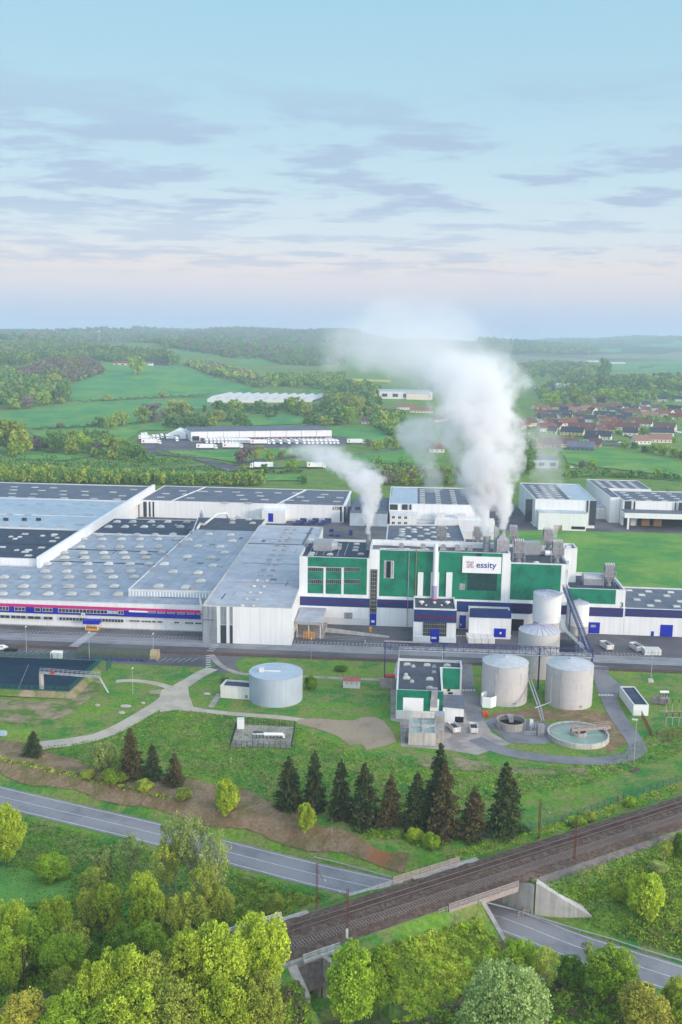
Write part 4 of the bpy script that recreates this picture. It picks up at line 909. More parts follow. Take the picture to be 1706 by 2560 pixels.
# pilasters and pipes
for x0, x1 in ((378, 413), (563, 602)): gp(gm, 'white_pilaster', 'white', Y4, (x0, 341), (x1, 515), .5)
gp(gm, 'white_pilaster', 'white', Y4, (462, 341), (516, 515), .3)
u_, _ = uz(Y4, 492, 300); x, y, _ = W(u_, GV-1.2); zt = uz(Y4, 492, 150)[1]
st = thing('flue_pipe', 'thick white flue pipe with a lilac lower band rising up the green wall', 'flue', (x, y, 10.2))
mb = MB(); mb.lathe((x, y, 14.2), [(.72, 0), (.72, zt-14.2)], 18); mb.build('pipe', 'silo', st, smooth=False); mb = MB(); mb.lathe((x, y, 10.0), [(.8, 0), (.8, 4.2)], 18); mb.build('lower_band', 'lilac', st)
mb = MB(); mb.lathe((x, y, 9.3), [(1.3, 0), (1.3, .35), (.8, .7)], 18); mb.build('collar', 'redmat', st)
for x0, mt, z1_ in ((368, 'copper', 26), (320, 'duct', 25)):
    u_, _ = uz(Y4, x0, 300); x, y, _ = W(u_, GV-.35); mb = MB(); mb.tube([(x, y, 10.3 if x0 == 368 else .3), (x, y, z1_)], .11, 6); mb.build('wall_pipe', mt, gm)
u0, _ = uz(Y4, 130, 190); mb = MB(); mb.tube([W(u0, 5.2, 25.2), W(28, 5.2, 25.2)], .12, 5); mb.build('roof_pipe', 'white_dirty', gm)
mb = MB(); mb.ub(9.2, 52.8, 16, 17.4, 23.9, 25.6); mb.build('rear_upstand', 'white', gm)
for i, x_ in enumerate((310, 430, 545, 670, 150)): u, v = GL(Y4(x_, 187), 24.2); skylight(gm, u, min(v, 14), 23.7, 2., 1.2, .4)
for u in (18, 25, 31.5, 36, 40): mb = MB(); mb.ub(u, u+1.6, 12, 13.4, 23.7, 25.1); mb.ub(u+.2, u+1.4, 12.2, 13.2, 25.1, 25.5); mb.build('roof_vent', 'duct', gm)
# right block
gr = thing('green_mill_block', 'right green mill block crowded with hopper shaped extractors, behind the tall white silo', 'mill building', W(62, 4.5))
block(gr, [(53.05, GV), (71.2, GV), (71.2, 33), (53.05, 33)], 0, 22.05, 'white', 'roof_dark', pp=.9)
gp(gr, 'green_wall', 'green_tile', Y4, (984, 290), (1312, 524)); gp(gr, 'navy_stripe', 'navy', Y4, (990, 552), (1350, 612)); gp(gr, 'maroon_line', 'maroon_line', Y4, (990, 574), (1350, 582), .09)
u_, _ = uz(X1, 948, 700); mb = MB(); mb.tube([W(u_, GV-.3, 20.5), W(u_, GV-.3, 13.2), W(u_-2, GV-.3, 12.8)], .12, 6); mb.build('wall_pipe', 'duct', gr)
mb = MB(); mb.ub(71.25, 71.33, 6, 14, 9, 19.5); mb.build('green_wall', 'green_tile', gr)
tw = thing('stair_tower', 'slender white and green stair tower at the right end of the mill', 'tower', W(73, 18))
block(tw, [(71.5, 17), (75.6, 17), (75.6, 25), (71.5, 25)], 0, 24.6, 'white', 'roof_slate', pp=.8); mb = MB(); mb.ub(71.6, 73., 16.93, 17, 10, 20.5); mb.build('green_wall', 'green_tile', tw); mb = MB(); mb.ub(72.6, 74.2, 20, 21.5, 23.8, 24.5); mb.build('hatch', 'white', tw)
gq = thing('low_green_building', 'low green and white building marked 3 with a silver machine on its roof', 'mill building', W(80, 4.5))
block(gq, [(71.4, GV+.05), (89.1, GV+.05), (89.1, 27), (71.4, 27)], 0, 14.4, 'white', 'roof_navy', pp=1.0, tw=.5)
gp(gq, 'green_wall', 'green_tile', Z5, (830, 757), (1138, 850)); gp(gq, 'navy_stripe', 'navy', Z5, (955, 877), (1186, 935)); gp(gq, 'maroon_line', 'maroon_line', Z5, (955, 898), (1186, 906), .09)
u, z = uz(Z5, 1177, 861); x, y, _ = W(u, GV-.1); text('3', 'lettering', 2.2, 'text_grey', gq, (x, y, z), TH, .02, .03)
gp(gq, 'blue_door', 'door_blue', Z5, (962, 972), (1034, 1043), .1); gp(gq, 'door_window', 'galv', Z5, (975, 988), (1008, 1004), .13)
fr = thing('low_right_building', 'long low white building with a navy stripe running off the right edge', 'factory building', W(110, 4.5))
block(fr, [(89.15, GV), (190, GV), (190, 32.5), (89.15, 32.5)], 0, 8.65, 'white', 'roof_slate', pp=.3)
gp(fr, 'navy_stripe', 'navy', Z5, (1187, 880), (1750, 945)) if False else strip(fr, 'navy_stripe', 'navy', 89.3, 189, uz(Z5, 1300, 937)[1], uz(Z5, 1300, 886)[1], v=GV)
strip(fr, 'maroon_line', 'maroon_line', 89.3, 189, uz(Z5, 1300, 916)[1], uz(Z5, 1300, 908)[1], v=GV, t=.09)
for a, b in (((1425, 988), (1506, 1066)), ((1366, 1030), (1384, 1062))): gp(fr, 'blue_door', 'door_blue', Z5, a, b, .1)
for (x_, y_) in [(1225, 768), (1350, 775), (1492, 780), (1305, 798), (1467, 803), (1275, 828), (1408, 836), (1555, 840), (1362, 867), (1532, 872)]:
    u, v = GL(Z5(x_, y_), 8.4); skylight(fr, u, v, 8.3, 2.1, 1.5, .3, 'skylight', 'flat')
# ---- rooftop extractors
def scrubber_proto():
    t_ = thing('roof_extractor', '', 'extractor', (0, 0, 0), 'hopper shaped extractors on the mill roofs')
    mb = MB(); mb.box(-1.55, 1.55, -1.3, 1.3, 3.2, 6.8)
    for i in range(6): x_ = -1.5+i*.6; mb.box(x_-.05, x_+.05, -1.38, 1.38, 3.2, 6.85)
    for z_ in (3.25, 5, 6.7): mb.box(-1.62, 1.62, -1.37, 1.37, z_-.06, z_+.06)
    mb.build('filter_box', 'duct', t_)
    mb = MB(); mb.rings([[(-.6, -.6, 1.5), (.6, -.6, 1.5), (.6, .6, 1.5), (-.6, .6, 1.5)], [(-1.5, -1.25, 3.2), (1.5, -1.25, 3.2), (1.5, 1.25, 3.2), (-1.5, 1.25, 3.2)]]); mb.lathe((0, 0, 0), [(.9, 0), (.9, .4), (.62, .6), (.62, 1.5)], 12); mb.build('hopper', 'duct', t_)
    mb = MB()
    for i in range(5): x_ = -1.25+i*.62; mb.box(x_-.14, x_+.14, -.9, .9, 6.85, 7.45)
    mb.build('exhaust_louvre', 'white_dirty', t_)
    mb = MB()
    for a_ in (-1.9, 1.9):
        for b_ in (-1.5, 1.5): mb.box(a_-.06, a_+.06, b_-.06, b_+.06, 0, 5)
    for z_ in (1.9, 3.4, 4.9):
        for b_ in (-1.5, 1.5): mb.box(-1.9, 1.9, b_-.04, b_+.04, z_-.04, z_+.04)
        for a_ in (-1.9, 1.9): mb.box(a_-.04, a_+.04, -1.5, 1.5, z_-.04, z_+.04)
    mb.build('support_frame', 'galv', t_)
    return t_
sp_ = scrubber_proto()
for fn, x_, y_, z_, s_, lab in ((X1, 420, 545, 21.2, 1.0, 'hopper extractor at the front left of the right mill roof'), (X1, 837, 555, 21.2, 1.0, 'hopper extractor at the front right of the right mill roof'),
        (X1, 738, 420, 21.2, 1.05, 'hopper extractor at the back of the right mill roof with white tanks on top'), (X1, 1402, 805, 13.4, 1.0, 'hopper extractor on the low green building marked 3'),
        (X1, 358, 345, 15.5, .95, 'hopper extractor standing behind the gap between middle and right mill blocks'), (Y4, 768, 158, 15.7, .95, 'hopper extractor right of the round skylight roof'), (Y4, 533, 155, 15.7, .95, 'hopper extractor in front of the round skylight roof')):
    g = G(*fn(x_, y_), z_); proto_place(USED, sp_, g, TH, s_, lab)
def stack(fn, x_, y_, z0, r, h_, lab, box=None, mt='duct'):
    x, y, _ = G(*fn(x_, y_), z0); t_ = thing('chimney_stack', lab, 'chimney', (x, y, z0))
    if box:
        mb = MB(); bw, bh = box; mb.rings([[(x-bw, y-bw, z0), (x+bw, y-bw, z0), (x+bw, y+bw, z0), (x-bw, y+bw, z0)], [(x-bw, y-bw, z0+bh), (x+bw, y-bw, z0+bh), (x+bw, y+bw, z0+bh), (x-bw, y+bw, z0+bh)], [(x-r, y-r, z0+bh+1.6), (x+r, y-r, z0+bh+1.6), (x+r, y+r, z0+bh+1.6), (x-r, y+r, z0+bh+1.6)]])
        for i in range(7): zz_ = z0+.4+i*bh/7; mb.box(x-bw-.05, x+bw+.05, y-bw-.05, y+bw+.05, zz_, zz_+.1)
        mb.build('base_box', mt, t_); z0 += bh+1.6; h_ = 1.4
    mb = MB(); mb.lathe((x, y, z0-.02), [(r*1.15, 0), (r, .5), (r, h_), (r*1.12, h_), (r*1.12, h_+.2), (r*.9, h_+.2)], 16); mb.build('shaft', mt, t_)
    return (x, y, z0+h_)
STK = []
STK.append(stack(Z4, 1100, 455, 21.5, .75, 5.2, 'round grey chimney between the two left mill blocks, trailing steam'))
STK.append(stack(X1, 72, 425, 24., 1.15, 4.6, 'fat round chimney under the big steam column, left of the house shaped stack'))
STK.append(stack(X1, 240, 440, 24., .8, 2, 'house shaped brick coloured stack under the big steam column', box=(2.0, 4.2), mt='duct'))
for i, x_ in enumerate((155, 170, 186)): stack(X1, x_, 440, 24., .28, 8.4-i*.3, ['leftmost', 'middle', 'rightmost'][i]+' of the three thin pipes between the two big steam stacks', mt='galv')
# machine housings
hm = thing('roof_machine', 'ribbed silver air handler with a hooded end on the right mill roof', 'air handler', W(62, 18, 21.2)); u, v = GL(X1(485, 470), 21.2); hvac(hm, u, u+5.2, v, v+4, 21.2, 4.2, 'housing', ribs=7)
mb = MB(); mb.rings([[W(u+5.25, v, 21.6), W(u+5.25, v+4, 21.6), W(u+5.25, v+4, 25.2), W(u+5.25, v, 25.2)], [W(u+7.2, v+.3, 21.5), W(u+7.2, v+3.6, 21.5), W(u+6.6, v+3.6, 23), W(u+6.6, v+.3, 23)]]); mb.build('hood', 'galv', hm)
hm = thing('roof_machine', 'silver air handler with a curved top on the low green building marked 3', 'air handler', W(79, 12, 13.4)); u, v = GL(X1(1130, 795), 13.4)
mb = MB(); n_ = 8; mb.rings([[W(u+dx_, v+2.2+2.2*math.cos(math.pi*k/n_)*(-1), 15.4+1.5*math.sin(math.pi*k/n_)) for k in range(n_+1)]+[W(u+dx_, v+4.4, 13.4), W(u+dx_, v, 13.4)] for dx_ in (0, 6.2)]); mb.build('housing', 'galv', hm)
mb = MB(); 
for i in range(9): mb.ub(u+.1+i*.73, u+.2+i*.73, v-.08, v, 13.5, 15.3)
mb.ub(u-.15, u+6.35, v-.25, v+4.6, 15.25, 15.45); mb.build('louvre_band', 'duct', hm)
x, y, z = G(*X1(755, 480), 21.2); t = thing('roof_tank', 'small white horizontal tank on the right mill roof', 'tank', (x, y, z)); mb = MB(); mb.tube([(x-1.4, y, z+1), (x-1.2, y, z+1), (x+1.2, y, z+1), (x+1.4, y, z+1)], .85, 12); mb.build('shell', 'silo', t); mb = MB(); mb.box(x-.9, x-.6, y-.6, y+.6, z, z+.4); mb.box(x+.6, x+.9, y-.6, y+.6, z, z+.4); mb.build('saddle', 'galv', t)
u, v = GL(X1(618, 560), 21.3); skylight(gr, u, v+.5, 21.15, 2., 1.6, .6, 'skylight', 'round')
# rear flat roof with round skylights
rr_ = thing('rear_workshop', 'dark flat roofed workshop dotted with round white skylights behind the middle mill block', 'workshop', W(27, 64))
RZ = 13.5; pl = [GL(Y4(172, 133), RZ), GL(Y4(692, 140), RZ), GL(Y4(650, 30), RZ), GL(Y4(182, 28), RZ)]
block(rr_, pl, 0, RZ, 'white_dirty', 'roof_slate', pp=.4)
for (x_, y_) in [(315, 50), (352, 62), (390, 48), (434, 63), (475, 50), (520, 65), (553, 52), (277, 60), (275, 75), (354, 77), (441, 90), (397, 104), (315, 107), (480, 80), (485, 110), (277, 90), (280, 125), (317, 138), (443, 132), (355, 128), (270, 102), (571, 107), (573, 146), (245, 122), (565, 92)]:
    u, v = GL(Y4(x_, y_+3), RZ-.4)
    skylight(rr_, u, max(v, pl[0][1]+1.5), RZ-.45, 2.6, 2., .45, 'skylight', 'round')
lowr = thing('rear_plant_roof', 'low grey plant room roof with pipes behind the mill', 'plant room', W(40, 18))
block(lowr, [(9.2, 17.6), (53, 17.6), (53, 58), (9.2, 58)], 0, 15.7, 'white_dirty', 'roof_dark', pp=.3)
hvac(lowr, 38, 43.5, 44, 50, 15.4, 3., 'air_duct', 'roof_blue', 8); hvac(lowr, 45, 48, 50, 54, 15.4, 2.6, 'air_duct', 'white_dirty', 4)
# box building with roof terrace (behind)
bx = thing('box_warehouse', 'white warehouse with black window panels and a small terrace annex, behind the round skylight roof', 'warehouse', W(30, 181))
block(bx, [(10.5, 181), (60, 183), (61, 240), (10, 238)], 0, 10.6, 'white', 'roof_slate', pp=.4)
mb = MB(); mb.ub(10.9, 24.5, 181.6, 237, 10.15, 10.25); mb.build('pale_roof_section', 'roof_blue', bx)
bv = 180.95
for a, b in (((692, 332), (732, 360)), ((754, 332), (783, 360)), ((793, 332), (803, 360))): panel(bx, 'black_window', 'charcoal', bv, Y5(*a), Y5(*b), .1)
mb = MB(); u0, u1 = FP(Y5(692, 400), bv-6)[0], FP(Y5(830, 400), bv-6)[0]; mb.ub(u0, u1, bv-6, bv, 0, 6.4); mb.ub(u0-.2, u1+.2, bv-6.2, bv, 6.4, 6.6); mb.build('terrace_annex', 'white', bx)
for i in range(3): window(bx, bv-6, u0+1+i*3, u0+2.4+i*3, 4.2, 5.4, 2); window(bx, bv-6, u0+1+i*3, u0+2.4+i*3, 1.4, 2.6, 2)
mb = MB()
for i in range(9): u = u0+(u1-u0)*i/8; mb.ub(u-.06, u+.06, bv-6.1, bv-6, 6.6, 7.7)
mb.ub(u0, u1, bv-6.1, bv-6.02, 7.6, 7.7); mb.build('terrace_railing', 'galv', bx)
for i in range(4):
    for j in range(8): skylight(bx, 27+i*8, 186+j*6.4, 10.2, 2.6, 2., .15, 'skylight', 'flat')
mb = MB(); mb.ub(33, 62, 173, 180.8, 0, 4.6); mb.build('low_annex', 'white', bx); mb = MB(); mb.ub(30, 60, 150, 155, 0, 3.5); mb.build('low_annex', 'white_dirty', bx)
for u in (34, 44): mb = MB(); mb.ub(u, u+4, 176, 179, 4.6, 7); mb.build('roof_machine', 'offwhite', bx)
x, y, _ = G(*Y5(855, 428), 0); t = thing('round_basin', 'large round pale blue covered basin behind the round skylight roof', 'tank', (x, y, 0)); mb = MB(); mb.lathe((x, y, 0), [(12.3, 0), (12.3, 2.4), (11.6, 2.7), (6, 3.0), (.1, 3.1)], 48); mb.build('cover', 'dome', t)
# right rear warehouses
def rear_wh(lab, poly, z1, strips, v, fn, lights=(), rm='roof_slate'):
    t_ = thing('warehouse', lab, 'warehouse', W(*poly[0])); block(t_, poly, 0, z1, 'white', rm, pp=.3)
    for a, b in strips: panel(t_, 'dark_panel', 'charcoal', v, fn(*a), fn(*b), .1)
    return t_
ra = rear_wh('tall white warehouse with a projecting porch and dark corners, right of the big steam column', [(82.5, 186.6), (112, 186.8), (112.5, 243), (80.5, 243)], 13.9, [((950, 184), (960, 262)), ((553, 176), (598, 320)), ((968, 186), (1010, 345))], 186.5, Z5)
mb = MB(); mb.ub(83.5, 106.5, 178.5, 186.5, 0, 8.4); mb.build('porch', 'white', ra); mb = MB(); mb.ub(83.5, 106.5, 178.5, 187, 8.4, 8.7); mb.build('porch_roof', 'roof_blue', ra)
mb = MB(); mb.ub(91, 95, 178.38, 178.5, 0, 2.6); mb.build('loading_gate', 'copper', ra); mb = MB(); mb.ub(99.5, 106, 178.38, 178.5, .8, 2.2); mb.build('loading_gate', 'dark', ra)
for i in range(4):
    for j in range(7): skylight(ra, 86+i*5, 191+j*7, 13.5, 2.6, 2., .15, 'skylight', 'flat')
mb = MB(); mb.ub(100, 112, 187.2, 242, 13.58, 13.66); mb.build('pale_roof_section', 'roof_blue', ra)
rb = rear_wh('white warehouse with a cantilevered loading canopy at the right edge', [(127.5, 197.6), (190, 199), (190, 234), (127.5, 232)], 12.6, [((1192, 188), (1236, 350)), ((1253, 190), (1263, 272)), ((1518, 196), (1528, 270)), ((1545, 198), (1620, 270))], 197.5, Z5)
mb = MB(); u0 = FP(Z5(1195, 300), 187)[0]; mb.ub(u0, 185, 187, 197.4, 5.6, 8.2); mb.build('loading_canopy', 'white', rb); mb = MB(); mb.ub(u0, 185, 187, 197.4, 8.2, 8.35); mb.build('canopy_roof', 'roof_slate', rb)
mb = MB(); mb.ub(u0+1.5, u0+2.4, 187, 188, 0, 5.6); mb.build('canopy_post', 'white', rb); mb = MB(); mb.ub(135, 180, 197.2, 197.42, .2, 5.3); mb.build('loading_gate', 'dark', rb)
for u in (137, 143): mb = MB(); mb.ub(u, u+4, 196.9, 197.2, .3, 3.6); mb.build('gate_panel', 'copper', rb)
for i in range(6):
    for j in range(4): skylight(rb, 133+i*8, 202+j*8, 12.2, 3, 2., .15, 'skylight', 'flat')
rc = rear_wh('tall pale warehouse behind the canopy warehouse at upper right', [(122.3, 204), (127.3, 204), (127.3, 236), (150, 236), (150, 270), (121.3, 270)], 13.1, [], 205, Z5)
for i in range(4):
    for j in range(6): 
        skylight(rc, 126+i*6, 240+j*4.8, 12.7, 2.6, 1.8, .15, 'skylight', 'flat')
mb = MB(); mb.ub(112.7, 122, 214, 226, 0, 6.); t = thing('link_building', 'low white link building between the two tall rear warehouses', 'building', W(120, 214)); mb.build('wall', 'white', t); mb = MB(); mb.ub(112.6, 122.1, 213.8, 226.2, 6, 6.25); mb.build('roof', 'roof_blue', t); mb = MB(); mb.ub(113.4, 117, 213.9, 214, 0, 4.8); mb.ub(117.3, 121.3, 213.9, 214, 0, 4.8); mb.build('gate', 'offwhite', t)
# ================================================================ front annexes of the mill
bo = thing('boiler_house', 'small flat roofed annex with a blue band at the foot of the flue pipe', 'annex', W(30, -10))
block(bo, [(23.3, -10.3), (36.2, -10.1), (36.0, 4.4), (23.2, 4.4)], 0, 10.3, 'white', 'roof_dark', pp=.5)
BV = -10.4
panel(bo, 'blue_band', 'navy', BV, Y4(354, 588), Y4(632, 668), .05); panel(bo, 'maroon_line', 'maroon_line', BV, Y4(354, 630), Y4(632, 646), .08)
panel(bo, 'glazed_front', 'glass', BV, Y4(413, 668), Y4(566, 782), .06)
mb = MB()
for i in range(12):
    u = FP(Y4(413, 700), BV)[0]+i*.64; mb.ub(u, u+.07, BV-.1, BV-.05, .4, 6.4)
for z in (1.6, 2.9, 4.2, 5.5): mb.ub(FP(Y4(413, 700), BV)[0], FP(Y4(566, 700), BV)[0], BV-.1, BV-.05, z, z+.1)
mb.build('window_mullion', 'wood', bo)
panel(bo, 'blue_door', 'door_blue', BV, Y4(461, 713), Y4(515, 794), .6); panel(bo, 'door_sign', 'white', BV-.6, Y4(468, 764), Y4(500, 776), .05)
for a, b in (((348, 755), (460, 790)), ((518, 762), (628, 797))): panel(bo, 'low_wall', 'white', BV-.9, Y4(*a), Y4(*b), .9)
for x_, y_, s_ in ((403, 550, .9), (572, 552, .9), (433, 562, .4), (534, 562, .4), (488, 548, .6), (400, 505, .5), (436, 500, .5)):
    u, v = GL(Y4(x_, y_), 9.8); x, y, z = W(u, v, 9.75); mb = MB(); mb.lathe((x, y, z), [(s_*.4, 0), (s_*.4, s_*.7), (s_, s_*.8), (s_*.8, s_*1.2), (.05, s_*1.4)], 12); mb.build('roof_cowl', 'offwhite', bo)
b2 = thing('blue_banded_annex', 'small white navy banded annex with a blue double door, right of the flue pipe', 'annex', W(47, -4.7))
block(b2, [(40.4, -4.7), (53.2, -4.9), (53.2, 4.4), (40.6, 4.4)], 0, 7.6, 'white', 'roof_dark', pp=.4)
panel(b2, 'navy_band', 'navy', -4.95, Y4(716, 586), Y4(990, 640), .05); panel(b2, 'blue_door', 'door_blue', -4.95, Y4(877, 709), Y4(954, 766), .08); panel(b2, 'door_sign', 'white', -5.05, Y4(914, 732), Y4(925, 745), .05)
for x_ in (790, 912): u, v = GL(Y4(x_, 568), 7.3); skylight(b2, u, v, 7.2, 1.7, 1., .35)
u, v = GL(Y4(752, 562), 7.3); skylight(b2, u, v, 7.2, 1., .8, .5, 'skylight', 'round')
# loading canopy beside the concrete hall
lc = thing('loading_canopy', 'grey flat loading canopy on thin posts beside the white concrete hall', 'canopy', W(-9, -11))
mb = MB(); mb.prism([(-12.7, -11.5), (-4.4, -12.2), (-4.6, 4.3), (-12.7, 4.3)], 5.0, 5.35, W); mb.build('canopy_roof', 'roof_conc', lc)
mb = MB()
for u, v in ((-12.2, -11.2), (-5, -11.8), (-5, -4), (-8.6, -11.4)): mb.ub(u, u+.25, v, v+.25, 0, 5)
mb.build('post', 'offwhite', lc); mb = MB(); mb.ub(-12.7, -4.3, -12.6, -12.2, 4.6, 5.4); mb.build('fascia', 'duct', lc)
mb = MB(); mb.ub(-12.6, -4, -11, 3, .02, .9); t = thing('loading_dock', 'low concrete loading dock under the grey canopy', 'dock', W(-8, -11)); mb.build('platform', 'conc', t)
t = thing('steel_cage', 'amber steel cage standing under the grey loading canopy', 'cage', W(-8, -12.5)); mb = MB()
for u in (-9.9, -9.1, -8.3, -7.5, -6.7):
    mb.ub(u, u+.13, -12.9, -12.75, .02, 2.3); mb.ub(u, u+.13, -11.4, -11.25, .9, 2.3)
for z in (.4, 1.1, 1.8, 2.25): mb.ub(-9.9, -6.6, -12.92, -12.77, z, z+.13)
mb.build('bar', 'amber', t)
t = thing('ramp_wall', 'long low concrete ramp wall in front of the left green mill block', 'wall', W(6, -2)); mb = MB(); mb.rings([[W(-4, -4.6, 0), W(-4, -4.2, 0), W(-4, -4.2, 1.5), W(-4, -4.6, 1.5)], [W(16, -8, 0), W(16, -7.6, 0), W(16, -7.6, .5), W(16, -8, .5)]]); mb.build('wall', 'conc_pale', t)
mb = MB(); x, y, _ = G(*Z4(1113, 992)); mb.lathe((x, y, 0), [(.4, 0), (.4, 1), (.5, 1), (.5, 1.2), (.3, 1.6), (.05, 1.7)], 10); tag(mb.build('hydrant_cover', 'amber'), 'small yellow capped pillar standing in the yard before the left green mill block', 'pillar')
# ================================================================ tanks and silos
def tank(lab, cx, rx, yt, yb, wall='tank', roof='dome', rise=.16, cat='tank', name='storage_tank', base_z=0., skirt=0, ribs=0, bands=4, shape='cone'):
    x, y, _ = G(cx, yb, base_z); r = rx*(y*math.cos(CP)+CH*math.sin(CP))/F; y2 = y+r; x2 = x*y2/y; r = rx*(y2*math.cos(CP)+CH*math.sin(CP))/F
    u, v = L(x2, y2); h_ = HT(u, v, yt); t_ = thing(name, lab, cat, (x2, y2, base_z)); c = (x2, y2, base_z)
    s0 = skirt*h_
    mb = MB(); mb.lathe(c, [(r, s0), (r, h_-.02)], 56, cap=False); mb.build('shell', wall, t_, smooth=True)
    if skirt: mb = MB(); mb.lathe(c, [(r*.93, 0), (r*.93, s0+.05)], 40); mb.lathe(c, [(r*.93, s0-.1), (r+.02, s0+.1)], 40, cap=False); mb.build('skirt', 'conc_pale', t_, smooth=False)
    mb = MB()
    for k_ in range(1, bands+1): z = s0+(h_-s0)*k_/bands; mb.lathe((c[0], c[1], c[2]+z-.07), [(r+.01, 0), (r+.05, .03), (r+.05, .07), (r+.01, .1)], 56, cap=False)
    mb.build('band', wall, t_)
    mb = MB()
    if shape == 'cone': mb.lathe(c, [(r+.06, h_-.04), (r+.06, h_+.06), (r*.5, h_+r*rise*.62), (.35, h_+r*rise), (.35, h_+r*rise+.25), (.05, h_+r*rise+.3)], ribs or 56)
    else: mb.lathe(c, [(r+.06, h_-.04), (r+.06, h_+.05), (r*.985, h_+.05), (r*.98, h_+.0), (.2, h_+.35)], 56)
    mb.build('roof', roof, t_)
    if ribs:
        mb = MB()
        for k_ in range(ribs):
            a = 2*math.pi*k_/ribs; mb.tube([(x2+r*math.cos(a), y2+r*math.sin(a), base_z+h_+.09), (x2+.5*r*math.cos(a), y2+.5*r*math.sin(a), base_z+h_+r*rise*.62+.05), (x2+.3*math.cos(a), y2+.3*math.sin(a), base_z+h_+r*rise+.05)], .07, 4)
        mb.build('roof_rib', 'lilac', t_)
    return t_, (x2, y2), r, h_
ta, ca, ra_, ha = tank('wide pale blue grey concrete water tank with flat roof on the lawn', 690, 66.6, 1560+310/2.613, 1769, 'tank_blue', 'tank_blue', name='water_tank', shape='flat', bands=1)
mb = MB(); x, y = ca; mb.box(x-4.2, x-3.0, y-1.2, y+.2, ha+.1, ha+1.1); mb.build('hatch', 'offwhite', ta); mb = MB(); mb.box(x-3, x+1.2, y-1.0, y-.75, ha+.3, ha+.6, None); mb.build('roof_channel', 'offwhite', ta)
tb, cb, rb_, hb_ = tank('left one of the two front grey plated storage tanks, behind the open topped bin', 900+698/1.945, 56.6, 1580+142/1.945, 1580+365/1.945, rise=.24, bands=6)
tc_, cc, rc_, hc = tank('right one of the two front grey plated storage tanks, beside the loop road', 900+1010/1.945, 57.5, 1580+155/1.945, 1580+380/1.945, rise=.24, bands=6)
td_, cd, rd_, hd = tank('tall grey tank standing behind and between the two front tanks, under the blue pipe bridge', 900+861/1.945, 50.6, 1180+1022/2.587, 1580+232/1.945, rise=.30, bands=6, ribs=20)
te_, ce_, re_, he = tank('tall white silo in front of the right green mill block', 1100+680/2.587, 34.5, 1180+783/2.587, 1180+1110/2.587, 'silo', 'dome', rise=.2, cat='silo', name='silo', skirt=.42, ribs=18, bands=1)
tf_, cf, rf_, hf_ = tank('smaller white silo to the right of the tall white silo', 1100+888/2.587, 25.5, 1180+845/2.587, 1180+1065/2.587, 'silo', 'dome', rise=.3, cat='silo', name='silo', skirt=.30, ribs=16, bands=1)
for t_, c_, r_, h_ in ((tb, cb, rb_, hb_), (tc_, cc, rc_, hc)):
    mb = MB()
    for a0, z0, z1 in [(random.uniform(-2.6, -.5), (k_//3)/6*h_, (k_//3+1)/6*h_) for k_ in range(18)]:
        x, y = c_[0]+math.cos(a0)*(r_+.012), c_[1]+math.sin(a0)*(r_+.012); mb.tube([(x, y, z0), (x, y, z1)], .025, 4)
    mb.build('plate_seam', 'conc', t_)
    mb = MB(); a = -1.25; mb.lathe((c_[0]+math.cos(a)*r_, c_[1]+math.sin(a)*r_, .9), [(.45, 0), (.45, .1), (.3, .2)], 10) ; mb.build('manhole', 'duct', t_)
    a = -2.15; x, y = c_[0]+math.cos(a)*(r_+.12), c_[1]+math.sin(a)*(r_+.12); mb = MB(); mb.tube([(x, y, .5), (x, y, h_-.3)], .09, 6); mb.build('downpipe', 'galv', t_)
ax = thing('pump_house', 'low white pump house with dark flat roof attached to the wide water tank', 'pump house', W(-22, -64.5))
block(ax, [(-25.2, -64.3), (-17.4, -65.0), (-17.4, -60.2), (-24.7, -59.6)], 0, 3.1, 'white_dirty', 'roof_dark', pp=.25)
mb = MB(); mb.ub(-18.8, -18.1, -65.08, -64.9, .5, 1.2); mb.build('vent', 'duct', ax)
hu = thing('garden_hut', 'small white hut with a faded red double pitched roof on the lawn', 'hut', W(7.4, -53.5))
mb = MB(); mb.ub(5.2, 9.6, -53.6, -51.4, 0, 2.1); mb.build('wall', 'white_dirty', hu)
for s0 in (5.1, 7.42): mb = MB(); mb.rings([[W(s0, -53.9, 2.05), W(s0, -52.5, 2.75), W(s0, -51.1, 2.05)], [W(s0+2.28, -53.9, 2.05), W(s0+2.28, -52.5, 2.75), W(s0+2.28, -51.1, 2.05)]]); mb.build('roof', 'redroof', hu)
for s0 in (6, 7.3, 8.6): mb = MB(); mb.ub(s0, s0+.25, -53.65, -53.6, 1.2, 1.5); mb.build('vent', 'charcoal', hu)
# ================================================================ blue pipe bridge and conveyor
PB = -48.7; pbz1, pbz0 = 11.6, 9.7
pb = thing('pipe_bridge', 'long blue lattice pipe bridge crossing behind the grey tanks', 'pipe bridge', W(50, PB))
ue = FP(Z7(1140, 90), PB)[0]; us = FP(Z7(118, 60), PB)[0]
mb = MB()
for v in (PB-.6, PB+.6):
    for z in (pbz0, pbz1): mb.tube([W(us, v, z), W(ue, v, z)], .09, 4)
    n_ = 34
    for i in range(n_):
        a, b = us+(ue-us)*i/n_, us+(ue-us)*(i+1)/n_
        mb.tube([W(a, v, pbz0), W(a, v, pbz1)], .05, 4); mb.tube([W(a, v, pbz0 if i % 2 else pbz1), W(b, v, pbz1 if i % 2 else pbz0)], .045, 4)
for i in range(n_+1): a = us+(ue-us)*i/n_; mb.tube([W(a, PB-.6, pbz1), W(a, PB+.6, pbz1)], .05, 4); mb.tube([W(a, PB-.6, pbz0), W(a, PB+.6, pbz0)], .05, 4)
mb.build('lattice', 'steelblue', pb)
mb = MB(); mb.ub(us, us+12.5, PB-.55, PB+.55, pbz1+.08, pbz1+.14); mb.build('walkway', 'parapet', pb)
mb = MB()
